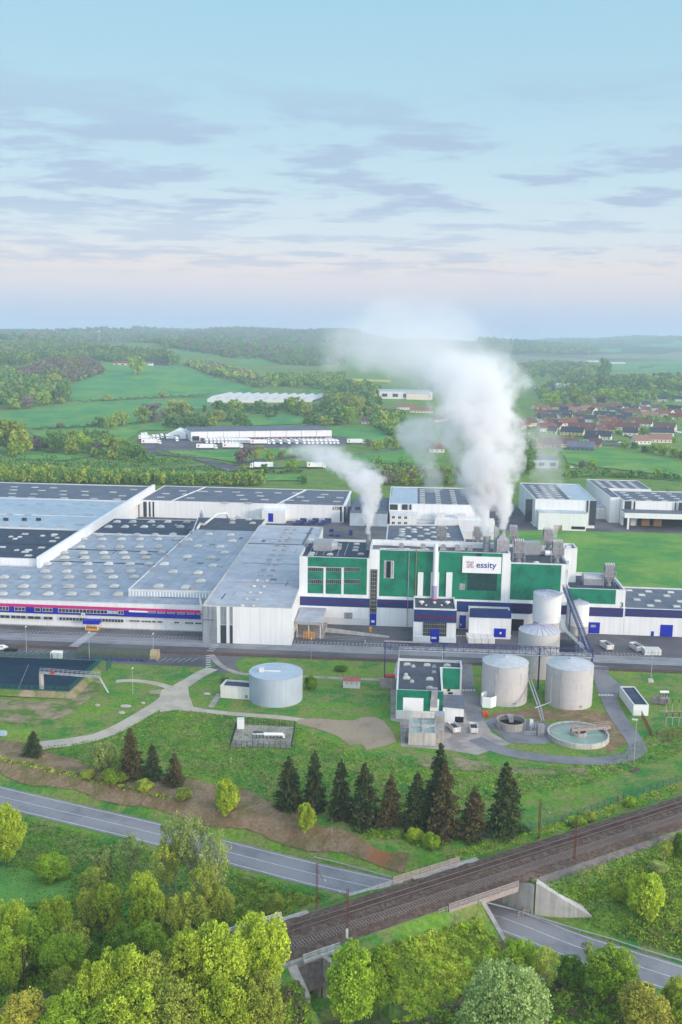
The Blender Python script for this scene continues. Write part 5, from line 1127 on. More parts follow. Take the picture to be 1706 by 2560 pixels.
for dv_, z, r_ in ((-.85, pbz0-.1, .15), (-.3, pbz0+.25, .12), (.3, pbz0+.25, .16), (0, pbz0+.7, .1)): mb.tube([W(us+4, PB+dv_, z), W(ue-.5, PB+dv_, z)], r_, 6)
mb.tube([W(us+4, PB-.85, pbz0-.1), W(us+4, PB-.85, 5.6)], .14, 6); mb.tube([W(31, PB-.85, pbz0-.1), W(31, PB-.85, 7)], .2, 6)
mb.build('pipe', 'galv', pb)
for u in (us+.3, 31.3, 56.3, ue-.4):
    mb = MB()
    for v in (PB-.6, PB+.6): mb.tube([W(u, v, 0), W(u, v, pbz1)], .13, 4)
    for k_ in range(5): mb.tube([W(u, PB-.6, .3+k_*1.85), W(u, PB+.6, .3+(k_+1)*1.85)], .05, 4); mb.tube([W(u, PB-.6, .3+k_*1.85), W(u, PB+.6, .3+k_*1.85)], .05, 4)
    mb.build('pylon', 'steelblue', pb)
# conveyor from silo to bridge end
cv = thing('inclined_conveyor', 'steep blue lattice conveyor climbing from the pipe bridge to the top of the tall silo', 'conveyor', W(70, -20))
A0 = Vector(W(ue-1.2, PB+1.2, 10.6)); A1 = Vector((ce_[0]+re_+1.0, ce_[1]+.5, he+1.4))
d_ = (A1-A0); nseg = 26; side = d_.cross(Vector((0, 0, 1))).normalized()*.6; upv = Vector((0, 0, 1.1))
mb = MB()
for s_ in (-1, 1):
    mb.tube([A0+side*s_, A1+side*s_], .11, 4); mb.tube([A0+side*s_+upv, A1+side*s_+upv], .08, 4)
    for i in range(nseg+1):
        p = A0+d_*(i/nseg)+side*s_; mb.tube([p, p+upv], .05, 4)
        if i < nseg: mb.tube([p, A0+d_*((i+1)/nseg)+side*s_+upv], .04, 4)
for i in range(nseg+1): p = A0+d_*(i/nseg); mb.tube([p-side*1.7+upv, p+side*1.7+upv], .05, 4); mb.tube([p-side+upv*0, p+side], .05, 4)
mb.build('lattice', 'steelblue', cv)
mb = MB(); mb.tube([A0+upv*.35, A1+upv*.35], .2, 6); mb.build('belt_casing', 'galv', cv)
mb = MB()
for f_ in (.35, .72): p = A0+d_*f_; mb.tube([(p.x, p.y, 0), p], .18, 6)
mb.build('support_leg', 'steelblue', cv)
t = thing('silo_pipework', 'bundle of bent white pipes at the foot of the smaller silo above the pipe bridge', 'pipes', W(66, -30)); mb = MB()
for k_ in range(3): o_ = k_*.45; mb.tube([W(66.5+o_, -10, 9), W(66.5+o_, -22, 8.5), W(69+o_, -34, 8.2), W(68+o_, -42, 10), W(68+o_, PB+.8, 10.2)], .11, 6)
mb.build('pipe', 'white_dirty', t)
t = thing('pipe_stack', 'stack of dark pipes stored below the smaller silo', 'pipe stack', W(70, -14)); mb = MB()
for j in range(5):
    for i in range(11-j % 2): mb.tube([W(65+i*.6+(j % 2)*.3, -15.5, .35+j*.52), W(65+i*.6+(j % 2)*.3, -11.5, .35+j*.52)], .27, 7)
mb.build('pipe', 'charcoal', t)
# ================================================================ treatment plant
cb_ = thing('control_building', 'green and white treatment building with dark flat roof and four water basins in front', 'building', W(25, -73))
zc = 7.35
p0 = GL(Z7(178, 282), zc); p1 = GL(Z7(405, 290), zc); p2 = GL(Z7(483, 172), zc); p3 = GL(Z7(485, 140), zc); p4 = GL(Z7(188, 128), zc)
ub_ = p1[0]; vb_ = GL(Z7(490, 178), zc)[1]
block(cb_, [(p0[0], p0[1]), (ub_, p0[1]), (ub_, vb_), (p3[0]+.4, vb_), (p3[0]+.4, p3[1]), (p0[0], p3[1])], 0, zc, 'white_dirty', 'roof_dark', pp=.5)
cvv = p0[1]-.02
panel(cb_, 'green_wall', 'green_tile', cvv, Z7(180, 284), Z7(405, 383), .05); panel(cb_, 'white_shutter', 'truckwhite', cvv-.05, Z7(210, 320), Z7(309, 384), .08); panel(cb_, 'white_shutter', 'truckwhite', cvv-.05, Z7(342, 326), Z7(385, 384), .08)
mb = MB(); u_, z_ = FP(X2(665, 500), cvv); mb.ub(u_-.75, u_+.75, cvv-.55, cvv-.12, FP(X2(665, 765), cvv)[1], zc+.6); mb.ub(u_-.75, u_+.75, cvv-.5, cvv+1.4, zc+.1, zc+.6); mb.build('duct', 'duct', cb_)
panel(cb_, 'green_wall', 'green_tile', vb_-.02, Z7(402, 176), Z7(487, 278), .05); panel(cb_, 'window', 'dark', vb_-.05, X2(830, 535), X2(868, 565), .06); panel(cb_, 'window', 'dark', vb_-.05, X2(842, 578), X2(900, 602), .06)
for x_, y_ in ((305, 215), (385, 238), (568, 222), (655, 240), (655, 315), (828, 228), (298, 392), (370, 437), (600, 405), (600, 525), (290, 350)):
    u, v = GL(X2(x_, y_), zc-.3); s_ = x_ in (385, 655, 370, 290); skylight(cb_, u, max(v, p0[1]+.9), zc-.52, .9 if s_ else 1.7, .8 if s_ else 1.1, .4, 'skylight' if x_ != 655 else 'skylight_dim')
lo_ = thing('machinery_shed', 'low white shed with sloping slate roof and open bay right of the treatment building', 'shed', W(33, -72))
q0 = GL(Z7(405, 440)); q1 = GL(Z7(505, 440)); a0 = p1[0]+.05; a1 = q1[0]-.1; fvv = q0[1]
zf0, zf1 = HT(a0, fvv, Z7(0, 362)[1]), HT(a1, fvv, Z7(0, 372)[1]); zb = zf0+.5
bvv = GL(Z7(405, 305), zb)[1]
mb = MB(); mb.add([W(a0, fvv, 0), W(a1, fvv, 0), W(a1, bvv, 0), W(a0, bvv, 0), W(a0, fvv, zf0), W(a1, fvv, zf1), W(a1, bvv, zb), W(a0, bvv, zb)], [(0, 1, 5, 4), (1, 2, 6, 5), (2, 3, 7, 6), (3, 0, 4, 7)]); mb.build('wall', 'white', lo_)
mb = MB(); mb.add([W(a0-.05, fvv-.2, zf0+.06), W(a1+.2, fvv-.2, zf1+.06), W(a1+.2, bvv, zb+.06), W(a0-.05, bvv, zb+.06), W(a0-.05, fvv-.2, zf0-.06), W(a1+.2, fvv-.2, zf1-.06), W(a1+.2, bvv, zb-.06), W(a0-.05, bvv, zb-.06)], [(0, 1, 2, 3), (0, 4, 5, 1), (1, 5, 6, 2), (3, 2, 6, 7), (4, 0, 3, 7)]); mb.build('roof', 'roof_slate', lo_)
panel(lo_, 'open_bay', 'dark', fvv-.01, X2(930, 898), X2(1042, 975), .03)
# basins
bs_ = thing('water_basins', 'raised concrete block of four open basins of foamy water in front of the treatment building', 'basins', W(26, -88))
zb_ = HT(*GL(Z7(236, 548)), Z7(236, 488)[1]); c0 = GL(Z7(236, 548)); c1 = GL(Z7(368, 556)); vbk = GL(Z7(240, 392), zb_+1.1)[1]
U0, U1, V0 = c0[0], c1[0], c0[1]
mb = MB(); mb.ub(U0, U1, V0, V0+.3, 0, zb_); mb.ub(U0, U0+.25, V0+.3, vbk, 0, zb_); mb.ub(U1-.25, U1, V0+.3, vbk, 0, zb_); mb.ub((U0+U1)/2-.12, (U0+U1)/2+.12, V0+.3, vbk, 0, zb_)
vm_ = V0+(vbk-V0)*.50; mb.ub(U0+.25, U1-.25, vm_-.6, vm_+.6, 0, zb_-.003); mb.ub(U0+.25, U1-.25, vbk-.3, vbk, 0, zb_-.003); mb.build('basin_wall', 'conc_pale', bs_)
mb = MB(); mb.ub(U0+.25, U1-.25, V0+.3, vbk-.3, 0, zb_-.45); mb.build('water', 'foam', bs_)
mb = MB()
for v in (V0+.1, vm_-.5, vm_+.5, vbk-.1): mb.tube([W(U0, v, zb_+1), W(U1, v, zb_+1)], .045, 4)
for u in (U0+.1, (U0+U1)/2, U1-.1):
    mb.tube([W(u, V0+.1, zb_+1), W(u, vbk, zb_+1)], .045, 4)
    for k_ in range(7): v = V0+.1+(vbk-V0-.2)*k_/6; mb.tube([W(u, v, zb_), W(u, v, zb_+1)], .04, 4)
mb.build('railing', 'galv', bs_)
mb = MB(); mb.ub(U1+.02, U1+1.9, V0+1.6, vbk-2.5, 0, zb_+.0); mb.ub(U1+.02, U1+2.1, vbk-2.4, vbk+.5, 0, zb_+1.5); mb.build('side_chamber', 'conc', bs_)
mb = MB(); mb.ub(U1+.02, U1+2.1, vbk-2.4, vbk+.5, zb_+1.5, zb_+1.62); mb.build('chamber_cover', 'galv', bs_)
mb = MB()
for k_ in range(8): mb.ub(U0-.9, U0-.1, V0+1+k_*.35, V0+1.2+k_*.35, .1+k_*.36, .2+k_*.36)
mb.ub(U0-.95, U0-.85, V0+.8, V0+4, 0, 3.8); mb.tube([W(U0-.9, V0+.8, 1), W(U0-.9, V0+4, 4.3)], .05, 4); mb.build('stairs', 'galv', bs_)
# skips
def skip_proto():
    t_ = thing('waste_skip', '', 'skip', (0, 0, 0), 'open white skips in the treatment yard')
    ou = [(-1.15, -2.4), (1.15, -2.4), (1.15, 2.4), (-1.15, 2.4)]; ii = [(-1.05, -2.3), (1.05, -2.3), (1.05, 2.3), (-1.05, 2.3)]
    mb = MB(); n = 4; vs = [(x*.93, y*.97, .25) for x, y in ou]+[(x, y, 1.7) for x, y in ou]+[(x, y, 1.7) for x, y in ii]+[(x*.9, y*.95, .9) for x, y in ii]
    fs = []
    for r_ in range(3):
        for i in range(4): j = (i+1) % 4; fs.append((r_*4+i, r_*4+j, r_*4+4+j, r_*4+4+i))
    mb.add(vs, fs); mb.box(-1.2, 1.2, -2.46, -2.38, 1.55, 1.72); mb.box(-.8, -.7, -2.5, -2.4, .3, 1.6); mb.box(.7, .8, -2.5, -2.4, .3, 1.6); mb.build('hull', 'white_dirty', t_)
    mb = MB(); mb.box(-1., 1., -2.2, 2.2, .8, 1.05); mb.build('waste', 'charcoal', t_)
    mb = MB(); mb.box(-.85, -.65, -2.3, 2.3, .03, .26); mb.box(.65, .85, -2.3, 2.3, .03, .26); mb.build('skid', 'galv', t_); return t_
sk = skip_proto()
for fn, x_, y_, rz, s_, lab in ((Z7, 460, 488, .35, .82, 'white skip with dark sludge standing askew just right of the concrete basins'), (Z7, 556, 490, .02, .80, 'white skip with a red lid corner, right one of the two in the treatment yard'),
        (Z5, 1085, 1148, .30, 1.0, 'white skip in the yard below the low green building, left of the spilled powder'), (Z5, 1278, 1158, .28, 1.0, 'white skip full of scrap in the yard at right, beside stacked white bales')):
    x, y, _ = G(*fn(x_, y_)); proto_place(USED, sk, (x, y+1.2, .06), TH+rz, s_, lab)
def stackthing(name, lab, cat, fn, x_, y_, nx_, ny_, nz, sx, sy, sz, mt, gap=.06, rz=0, child='block'):
    x, y, _ = G(*fn(x_, y_)); t_ = thing(name, lab, cat, (x, y, 0)); mb = MB()
    for i in range(nx_):
        for j in range(ny_):
            for k_ in range(nz):
                mb.box(x+i*sx, x+(i+1)*sx-gap, y+j*sy, y+(j+1)*sy-gap, .04+k_*sz, .04+(k_+1)*sz-gap)
    mb.build(child, mt, t_); return t_
stackthing('bale_stack', 'stack of white wrapped bales beside the skip of scrap in the yard at right', 'bales', Z5, 1325, 1185, 5, 3, 2, 1.0, 1.1, .85, 'offwhite', .1)
stackthing('trailer_row', 'row of dirty cream container boxes standing before the blue banded annex', 'containers', Y4, 708, 806, 4, 2, 1, 2.05, 3.2, 1.6, 'white_dirty', .12)
bn = thing('open_bin', 'tall white open topped bin leaning against the left front tank', 'bin', G(*X2(1400, 808)))
x, y, _ = G(*X2(1285, 780)); r_ = [(x, y), (x+2.1, y-.5), (x+3.6, y+.9), (x+3.3, y+3.2), (x+.9, y+3.6), (x-.1, y+2.3)]
ii = [(a*.88+(x+1.7)*.12, b*.88+(y+1.5)*.12) for a, b in r_]; mb = MB(); n = 6; fs = []
for k_ in range(3):
    for i in range(n): j = (i+1) % n; fs.append((k_*n+i, k_*n+j, k_*n+n+j, k_*n+n+i))
mb.add([(a, b, .06) for a, b in r_]+[(a, b, 2.8+.25*(i == 4)) for i, (a, b) in enumerate(r_)]+[(a, b, 2.8+.25*(i == 4)) for i, (a, b) in enumerate(ii)]+[(a, b, 1.4) for a, b in ii], fs); mb.build('hull', 'truckwhite', bn)
mb = MB(); mb.add([(a, b, 1.6) for a, b in ii], [tuple(range(6))]); mb.build('load', 'charcoal', bn)
t = stackthing('orange_crates', 'pile of orange plastic crates beside the tall white open topped bin', 'crates', X2, 1300, 905, 2, 3, 1, .75, .9, .75, 'orange', .12)
# thickener (half round open basin) and clarifier
def ring_basin(lab, cx, cy_front, rx, hgt, name, water, wl, wt=.4, mt='conc_pale'):
    x, y, _ = G(cx, cy_front, 0); r = rx*(y*math.cos(CP)+CH*math.sin(CP))/F; y2 = y+r; x2 = x*y2/y
    t_ = thing(name, lab, 'basin', (x2, y2, 0)); c = (x2, y2, 0)
    mb = MB(); mb.lathe(c, [(r, -.1), (r, hgt), (r-wt, hgt), (r-wt, -.1)], 64, cap=False); mb.build('basin_wall', mt, t_)
    mb = MB(); mb.lathe(c, [(r-wt-.01, wl-.05), (.3, wl-.02)], 64); mb.build('water', water, t_); return t_, (x2, y2), r
cl, cc2, rcl = ring_basin('large round clarifier basin full of green water with a scraper bridge', 900+1057/1.945, 1580+572/1.945, 78, 1.2, 'clarifier', 'water_green', .8)
mb = MB(); x, y = cc2
mb.lathe((x, y, .7), [(1.9, 0), (1.9, .9), (1.75, .9), (1.75, 0)], 40, cap=False); mb.lathe((x, y, .7), [(.45, 0), (.45, 1.6)], 12); mb.build('centre_well', 'conc', cl)
mb = MB(); ang = .22
def cp_(a, b, z): return (x+a*math.cos(ang)-b*math.sin(ang), y+a*math.sin(ang)+b*math.cos(ang), z)
mb.box(-1.8, rcl+1.0, -.45, .45, 1.95, 2.1, cp_); mb.box(-1.8, rcl+1, -.5, -.4, 1.7, 2.35, cp_); mb.box(-1.8, rcl+1, .4, .5, 1.7, 2.35, cp_)
for k_ in range(9): mb.box(-1.7+k_*1.2, -1.6+k_*1.2, -.5, -.42, 2.1, 3.1, cp_); mb.box(-1.7+k_*1.2, -1.6+k_*1.2, .42, .5, 2.1, 3.1, cp_)
for s_ in (-.46, .46): mb.box(-1.8, rcl+1, s_-.04, s_+.04, 3.03, 3.12, cp_); 
mb.box(rcl-.9, rcl+.1, -.7, .7, 1.5, 2.0, cp_); mb.build('scraper_bridge', 'parapet', cl)
mb = MB(); mb.lathe((x, y, 0), [(rcl-.75, .75), (rcl-.75, .98), (rcl-.9, .98), (rcl-.9, .75)], 64, cap=False); mb.build('weir', 'duct', cl)
th, ct2, rt2 = ring_basin('smaller round concrete basin with dark water and a pump platform', 900+733/1.945, 1580+490/1.945, 37, 1.9, 'thickener', 'dark', .7, .25, 'conc')
x, y = ct2; mb = MB(); mb.box(x-.5, x+.5, y-.6, y+3.2, 1.4, 1.9); mb.box(x-.4, x-.1, y-.3, y+.1, 1.9, 2.7); mb.box(x+.1, x+.4, y-.3, y+.1, 1.9, 2.8); mb.build('pump_platform', 'duct', th)
# dosing station between
x, y, _ = G(*X3(500, 880)); ds = thing('pump_station', 'cluster of grey cabinets, pumps and railings between the two round basins', 'pump station', (x, y, 0))
mb = MB(); mb.box(x+.2, x+1.7, y-.2, y+1.2, 0, 2.6); mb.build('cabinet', 'duct', ds)
mb = MB(); mb.box(x-1.3, x-.5, y+2, y+2.8, 1.6, 3); mb.lathe((x-.9, y+2.4, 0), [(.1, 0), (.1, 1.7)], 6); mb.build('tank_box', 'offwhite', ds)
mb = MB()
for k_ in range(5): mb.tube([(x-2.8+k_*.6, y-.1, 0), (x-2.8+k_*.6, y-.1, 1.1)], .04, 4); mb.tube([(x-1.2+k_*.5, y+3+k_*.3, .2), (x-1+k_*.5, y+3+k_*.3, 1.8)], .12, 6)
for z in (.4, .75, 1.1): mb.tube([(x-2.9, y-.1, z), (x-.2, y-.1, z)], .04, 4)
mb.build('railing', 'galv', ds)
# slanted pipes from the bridge
pp_ = thing('slanted_pipes', 'pair of pale pipes running down between the two front tanks to the pump station', 'pipes', W(56, -65)); mb = MB()
for o_ in (0, .55):
    mb.tube([(G(*X3(385+o_*60, 150), 6.2)[0], G(*X3(385, 150), 6.2)[1], 6.2), (G(*X3(515+o_*60, 520), 1.9)[0], G(*X3(515, 520), 1.9)[1], 1.9), (G(*X3(560+o_*50, 690), 1.5)[0], G(*X3(560, 690), 1.5)[1], 1.5)], .17, 6)
mb.tube([G(*X3(480, 540), 2.2), G(*X3(665, 470), 2.2), (G(*X3(665, 470), 2.2)[0], G(*X3(665, 470), 2.2)[1], 9)], .15, 6); mb.tube([G(*X3(380, 145), 6.4), G(*X3(430, 120), 6.4), W(56, PB, pbz0)], .13, 6); mb.build('pipe', 'galv', pp_)
# small white service building at right, and the substation
wb = thing('switchgear_building', 'long narrow white building with dark flat roof beside the loop road', 'building', W(79, -58))
zw = 2.7; wc = [GL(Y3(985, 592), zw), GL(Y3(1168, 592), zw), GL(Y3(985, 370), zw), GL(Y3(818, 370), zw)]
wc = [(wc[0][0], wc[0][1]), (wc[1][0], wc[0][1]), (wc[0][0]+ (wc[2][0]-wc[3][0]) -.0, wc[2][1]), (wc[0][0]-.05, wc[2][1])]
wc = [GL(Y3(985, 590), zw), GL(Y3(1168, 594), zw), GL(Y3(992, 370), zw), GL(Y3(820, 368), zw)]
block(wb, wc, 0, zw, 'truckwhite', 'roof_navy', pp=.15, tw=.22)
ss_ = thing('transformer', 'grey power transformer with cooling fins and a white oil tank on top', 'transformer', G(*X4(1080, 600)))
x, y, _ = G(*X4(1020, 590)); mb = MB(); mb.box(x, x+2.6, y, y+1.6, .2, 1.9)
for k_ in range(8): mb.box(x-1.5+k_*.2, x-1.42+k_*.2, y+.1, y+1.5, .3, 1.8)
for k_ in range(6): mb.box(x+.2+k_*.4, x+.3+k_*.4, y-.35, y, .3, 1.7)
mb.build('tank_body', 'duct', ss_); mb = MB(); mb.tube([(x+.3, y+.8, 3.2), (x+2.5, y+.8, 3.2)], .32, 10); mb.build('oil_tank', 'silo', ss_)
mb = MB(); 
for k_ in range(4): mb.lathe((x+.3+k_*.7, y+.5, 1.9), [(.1, 0), (.16, .2), (.08, .3), (.16, .5), (.08, .6), (.14, .8), (.05, 1.1)], 8)
mb.build('bushing', 'rust', ss_)
t = thing('busbar_gantry', 'gantry of brown insulators and busbars at the right edge', 'gantry', G(*X4(1350, 1080))); mb = MB(); m2_ = MB()
for k_ in range(3):
    for j in range(2):
        x, y, _ = G(*X4(1180+k_*150, 1090-j*330)); mb.box(x-.08, x+.08, y-.08, y+.08, 0, 2.4 if k_ else 4.2); m2_.lathe((x, y, 2.3), [(.08, 0), (.17, .2), (.08, .3), (.17, .5), (.08, .7), (.17, .9), (.06, 1.2)], 8)
x, y, _ = G(*X4(1180, 1090)); mb.box(x-.2, x+5, y-.05, y+.05, 2.2, 2.35); mb.box(x-.2, x+5, y+4, y+4.1, 2.2, 2.35); m2_.tube([(x, y, 3.5), (x+5, y, 3.5)], .05, 5); mb.build('frame', 'conc', t); m2_.build('insulator', 'rust', t)
# ================================================================ fences
def fence(lab, pts, h_, step, mt='wire', z=0., rails=2, mesh=None, name='fence', cat='fence', pr=.045):
    x, y = pts[0][:2]; t_ = thing(name, lab, cat, (x, y, hg(x, y))); mr_ = MB()
    for a, b in zip(pts[:-1], pts[1:]):
        n_ = max(1, int(math.dist(a[:2], b[:2])/step)); prev = None
        for i in range(n_+1):
            p = (a[0]+(b[0]-a[0])*i/n_, a[1]+(b[1]-a[1])*i/n_); gz = hg(*p)+z
            MB().tube([(p[0], p[1], gz-.2), (p[0], p[1], gz+h_)], pr, 4).build('post', mt, t_)
            if prev:
                for k_ in range(rails): zz = h_*(k_+1)/rails; mr_.tube([(prev[0], prev[1], prev[2]+zz), (p[0], p[1], gz+zz)], .02, 3)
                if mesh:
                    m_ = int(math.dist(prev[:2], p)/mesh)
                    for q in range(m_): f_ = (q+.5)/m_; mr_.tube([(prev[0]+(p[0]-prev[0])*f_, prev[1]+(p[1]-prev[1])*f_, prev[2]+.05), (prev[0]+(p[0]-prev[0])*f_, prev[1]+(p[1]-prev[1])*f_, prev[2]+h_)], .028, 3)
            prev = (p[0], p[1], gz)
    mr_.build('mesh_panel', mt, t_); return t_
fence('wire mesh fence round the electrical substation at the right edge', [G(*X4(600, 880)), G(*X4(830, 1330)), G(*X4(1600, 1380)), G(*X4(2600, 1400))], 1.7, 1.1, 'rust', mesh=.28)
fence('low green wire fence following the railway on the factory side', [hit(Y2(600, 378))[:2], hit(Y2(840, 330))[:2], hit(Y2(1090, 262))[:2], hit(Y2(1300, 180))[:2], hit(Y2(1568, 95))[:2], hit(Y2(1900, -10))[:2]], 1.5, 1.8, 'fence', mesh=.3, rails=3)
# gas yard
gy = [G(*Z8(200, 797))[:2], G(*Z8(598, 810))[:2], G(*Z8(622, 672))[:2], G(*Z8(246, 655))[:2]]
sheet('gas_yard_slab', gy, 'concrete_floor', .1, res=3)
fence('dark wire fence round the small gas pipe compound', gy+[gy[0]], 1.6, 1.2, 'charcoal', mesh=.3)
x, y, _ = G(*Z8(243, 690)); t = thing('white_cabinet', 'tall white cabinet at the back left corner of the gas pipe compound', 'cabinet', (x, y, .1)); mb = MB(); mb.box(x, x+1.6, y, y+1.1, .1, 2.5); mb.build('body', 'truckwhite', t); mb = MB(); mb.box(x-.05, x+1.65, y-.05, y+1.15, 2.5, 2.58); mb.build('lid', 'offwhite', t)
x, y, _ = G(*Z8(345, 745)); t = thing('gas_pipe_set', 'white pipe assembly with valves lying in the fenced compound', 'pipework', (x, y, .1)); mb = MB(); mb.tube([(x+2.6, y, 1.0), (x+7, y, 1.0)], .38, 10); mb.tube([(x, y+.3, .9), (x+2.8, y+.1, 1)], .2, 8)
mb.tube([(x+7, y, 1.0), (x+7.1, y, .2)], .3, 8); mb.build('pipe', 'truckwhite', t); mb = MB()
for k_ in range(9): mb.box(x+k_*.8, x+.14+k_*.8, y-.2, y+.2, .1, .85); mb.lathe((x+.3+k_*.32, y+.2, .9), [(.12, 0), (.12, .5), (.2, .55), (.05, .7)], 6) if k_ < 7 else None
mb.build('valve', 'charcoal', t)
# lined pond with bank, frame crane
pz = -1.8
pond = [GL(Z6(-200, 200)), GL(Z6(0, 205)), GL(Z6(575, 228)), GL(Z6(380, 408)), GL(Z6(0, 395)), GL(Z6(-200, 390))]
ul, ur0, ur1, vt, vb = -150., GL(Z6(570, 228))[0], GL(Z6(385, 405))[0], -43.2, -67.6
po = thing('lined_pond', 'big basin lined with navy black sheeting behind a green fence at the left edge', 'basin', W(-100, -55))
mb = MB(); mb.add([W(ul, vb, 1.2), W(ur1, vb, 1.2), W(ur0, vt, 1.2), W(ul, vt, 1.2), W(ul, vb+3, .3), W(ur1-3, vb+3, .3), W(ur0-5, vt-3, .3), W(ul, vt-3, .3)], [(0, 1, 5, 4), (1, 2, 6, 5), (2, 3, 7, 6), (4, 5, 6, 7)]); mb.build('liner', 'liner', po)
mb = MB(); mb.add([W(ul, vb, 1.21), W(ur1, vb, 1.21), W(ur0, vt, 1.21), W(ul, vt, 1.21), W(ul, vb-.5, 1.21), W(ur1+.5, vb-.5, 1.21), W(ur0+.6, vt+.4, 1.21), W(ul, vt+.4, 1.21), W(ul, vb-1.8, 0), W(ur1+2, vb-1.8, 0), W(ur0+2, vt+1, 0), W(ul, vt+1, 0)], [(4, 5, 1, 0), (5, 6, 2, 1), (6, 7, 3, 2), (8, 9, 5, 4), (9, 10, 6, 5), (10, 11, 7, 6)]); mb.build('rim', 'sand', po)
mb = MB(); q0_, q1_ = W(*GL(Z6(160, 210), 1.2)), W(*GL(Z6(95, 368), 1.)); mb.tube([(q0_[0], q0_[1], .34), (q1_[0], q1_[1], .34)], .08, 4); q0_, q1_ = G(*Z6(470, 300), .5), G(*Z6(345, 395), .5); mb.tube([(q0_[0], q0_[1], .6), (q1_[0], q1_[1], .6)], .06, 4); mb.build('liner_seam', 'conc_grey', po)
def xy(u, v): return W(u, v)[:2]
fz = fence('green mesh fence round the lined pond at the left edge', [xy(ul, vb-.3), xy(ur1+.2, vb-.3), xy(ur0+.4, vt+.2), xy(ul, vt+.2)], 1.6, 1.6, 'fence', z=1.2, mesh=.25, rails=3)
fence('tall green mesh fence beside the steps at the pond corner', [xy(ur0+.6, vt), xy(ur0+3, vt-1), xy(ur0+3, vt-5), xy(ur0+1, vt-6)], 2.4, 1.2, 'fence', mesh=.25, rails=3)
cu0, cv0 = GL(Z6(205, 400)); fc = thing('footbridge_crane', 'grey steel walkway on a tall concrete post reaching over the lined pond', 'walkway', W(cu0, -64))
ctop = HT(cu0, -64.5, Z6(205, 275)[1]); u2 = GL(Z6(560, 290), ctop-.5)[0]; v2 = GL(Z6(560, 290), ctop-.5)[1]
mb = MB(); mb.ub(cu0-.45, cu0+.45, -64.9, -64.0, .2, ctop); mb.build('post', 'conc_pale', fc)
mb = MB(); A_ = Vector(W(cu0-.3, -64.5, ctop)); B_ = Vector(W(u2, v2, ctop-1.0)); dd = (B_-A_); nn = dd.cross(Vector((0, 0, 1))).normalized()*.5
mb.rings([[A_+nn, A_-nn, A_-nn+Vector((0, 0, .35)), A_+nn+Vector((0, 0, .35))], [B_+nn, B_-nn, B_-nn+Vector((0, 0, .35)), B_+nn+Vector((0, 0, .35))]]); mb.build('walkway_deck', 'duct', fc)
mb = MB()
for s_ in (-1, 1):
    mb.tube([A_+nn*s_+Vector((0, 0, 1.2)), B_+nn*s_+Vector((0, 0, 1.2))], .05, 4)
    for k_ in range(14): p = A_+dd*(k_/13)+nn*s_; mb.tube([p, p+Vector((0, 0, 1.2))], .04, 4)
mb.build('railing', 'galv', fc); mb = MB(); p = A_+dd*.22; mb.box(p.x-.5, p.x+.5, p.y-.6, p.y-.4, p.z+.2, p.z+1); mb.build('sign_board', 'redmat', fc)
mb = MB(); mb.tube([B_, B_+Vector((2.5, -1.6, -B_.z+.2))], .25, 4); mb.build('stair_ramp', 'galv', fc)
# army tents, container, cars
tn = thing('long_tent', 'long olive barrel roofed army tent along the car park', 'tent', W(-60, -36.5)); ta0, ta1 = GL(Z6(440, 190))[0], GL(Z6(888, 200))[0]
segs = 4
for k_ in range(segs+1):
    a = ta0+(ta1-ta0)*k_/4.4; b = ta0+(ta1-ta0)*(k_+1)/4.4 if k_ < segs else ta1
    n_ = 8; rs = []
    for uu, sh in ((a, 1.), (a+.15, .97), (b-.15, .97), (b, 1.)):
        rs.append([W(uu, -38.4+3.6*(.5-.5*math.cos(math.pi*i/n_)), 3.0*sh*math.sin(math.pi*i/n_)**.6) for i in range(n_+1)])
    mb = MB(); mb.rings(rs, close=False); mb.build('canvas_bay', 'canvas_tan' if k_ == segs else 'canvas', tn, smooth=False)
t = thing('jersey_barriers', 'row of blue plastic barriers along the foot of the olive tent', 'barriers', W(-60, -39.2)); mb = MB()
for i in range(16): u = ta0+.3+i*(ta1-ta0)/16; mb.rings([[W(u, -39.5, .03), W(u, -38.9, .03), W(u, -39.15, .8), W(u, -39.25, .8)], [W(u+1.1, -39.5, .03), W(u+1.1, -38.9, .03), W(u+1.1, -39.15, .8), W(u+1.1, -39.25, .8)]])
mb.build('barrier', 'steelblue', t)
def boxthing(name, lab, cat, fn, x_, y_, sx, sy, sz, mt, rz=TH, z=.03, roof=None):
    x, y, _ = G(*fn(x_, y_)); t_ = thing(name, lab, cat, (x, y, z)); mb = MB(); c_, s_ = math.cos(rz), math.sin(rz)
    tf = lambda a, b, q: (x+a*c_-b*s_, y+a*s_+b*c_, q)
    mb.box(-sx/2, sx/2, 0, sy, z, z+sz, tf); mb.build('body', mt, t_); mb = MB(); mb.box(-sx/2-.06, sx/2+.06, -.06, sy+.06, z+sz, z+sz+.12, tf); mb.build('roof', roof or mt, t_)
    mb = MB(); mb.box(-sx/2+.15, -sx/2+.8, -.04, 0, z+.05, z+sz*.8, tf); mb.build('door', 'duct', t_); return t_
boxthing('site_container', 'small white container between the parked cars and the olive tent', 'container', Z6, 312, 200, 2.9, 2., 1.9, 'truckwhite')
boxthing('red_container', 'dark red container with bright red ends left of the treatment building', 'container', Z7, 146, 250, 2.6, 2.0, 1.8, 'redmat')
x, y, _ = G(*X2(95, 240)); t = thing('concrete_retaining_wall', 'stained grey concrete wall panels behind the treatment building left corner', 'wall', (x, y, 0)); mb = MB(); mb.ub(14.8, 19.2, -52.8, -52.4, 0, 2.8)
for k_ in range(6): mb.ub(14.8+k_*.8, 15.0+k_*.8, -52.95, -52.8, 0, 2.8)
mb.build('panel', 'conc', t)
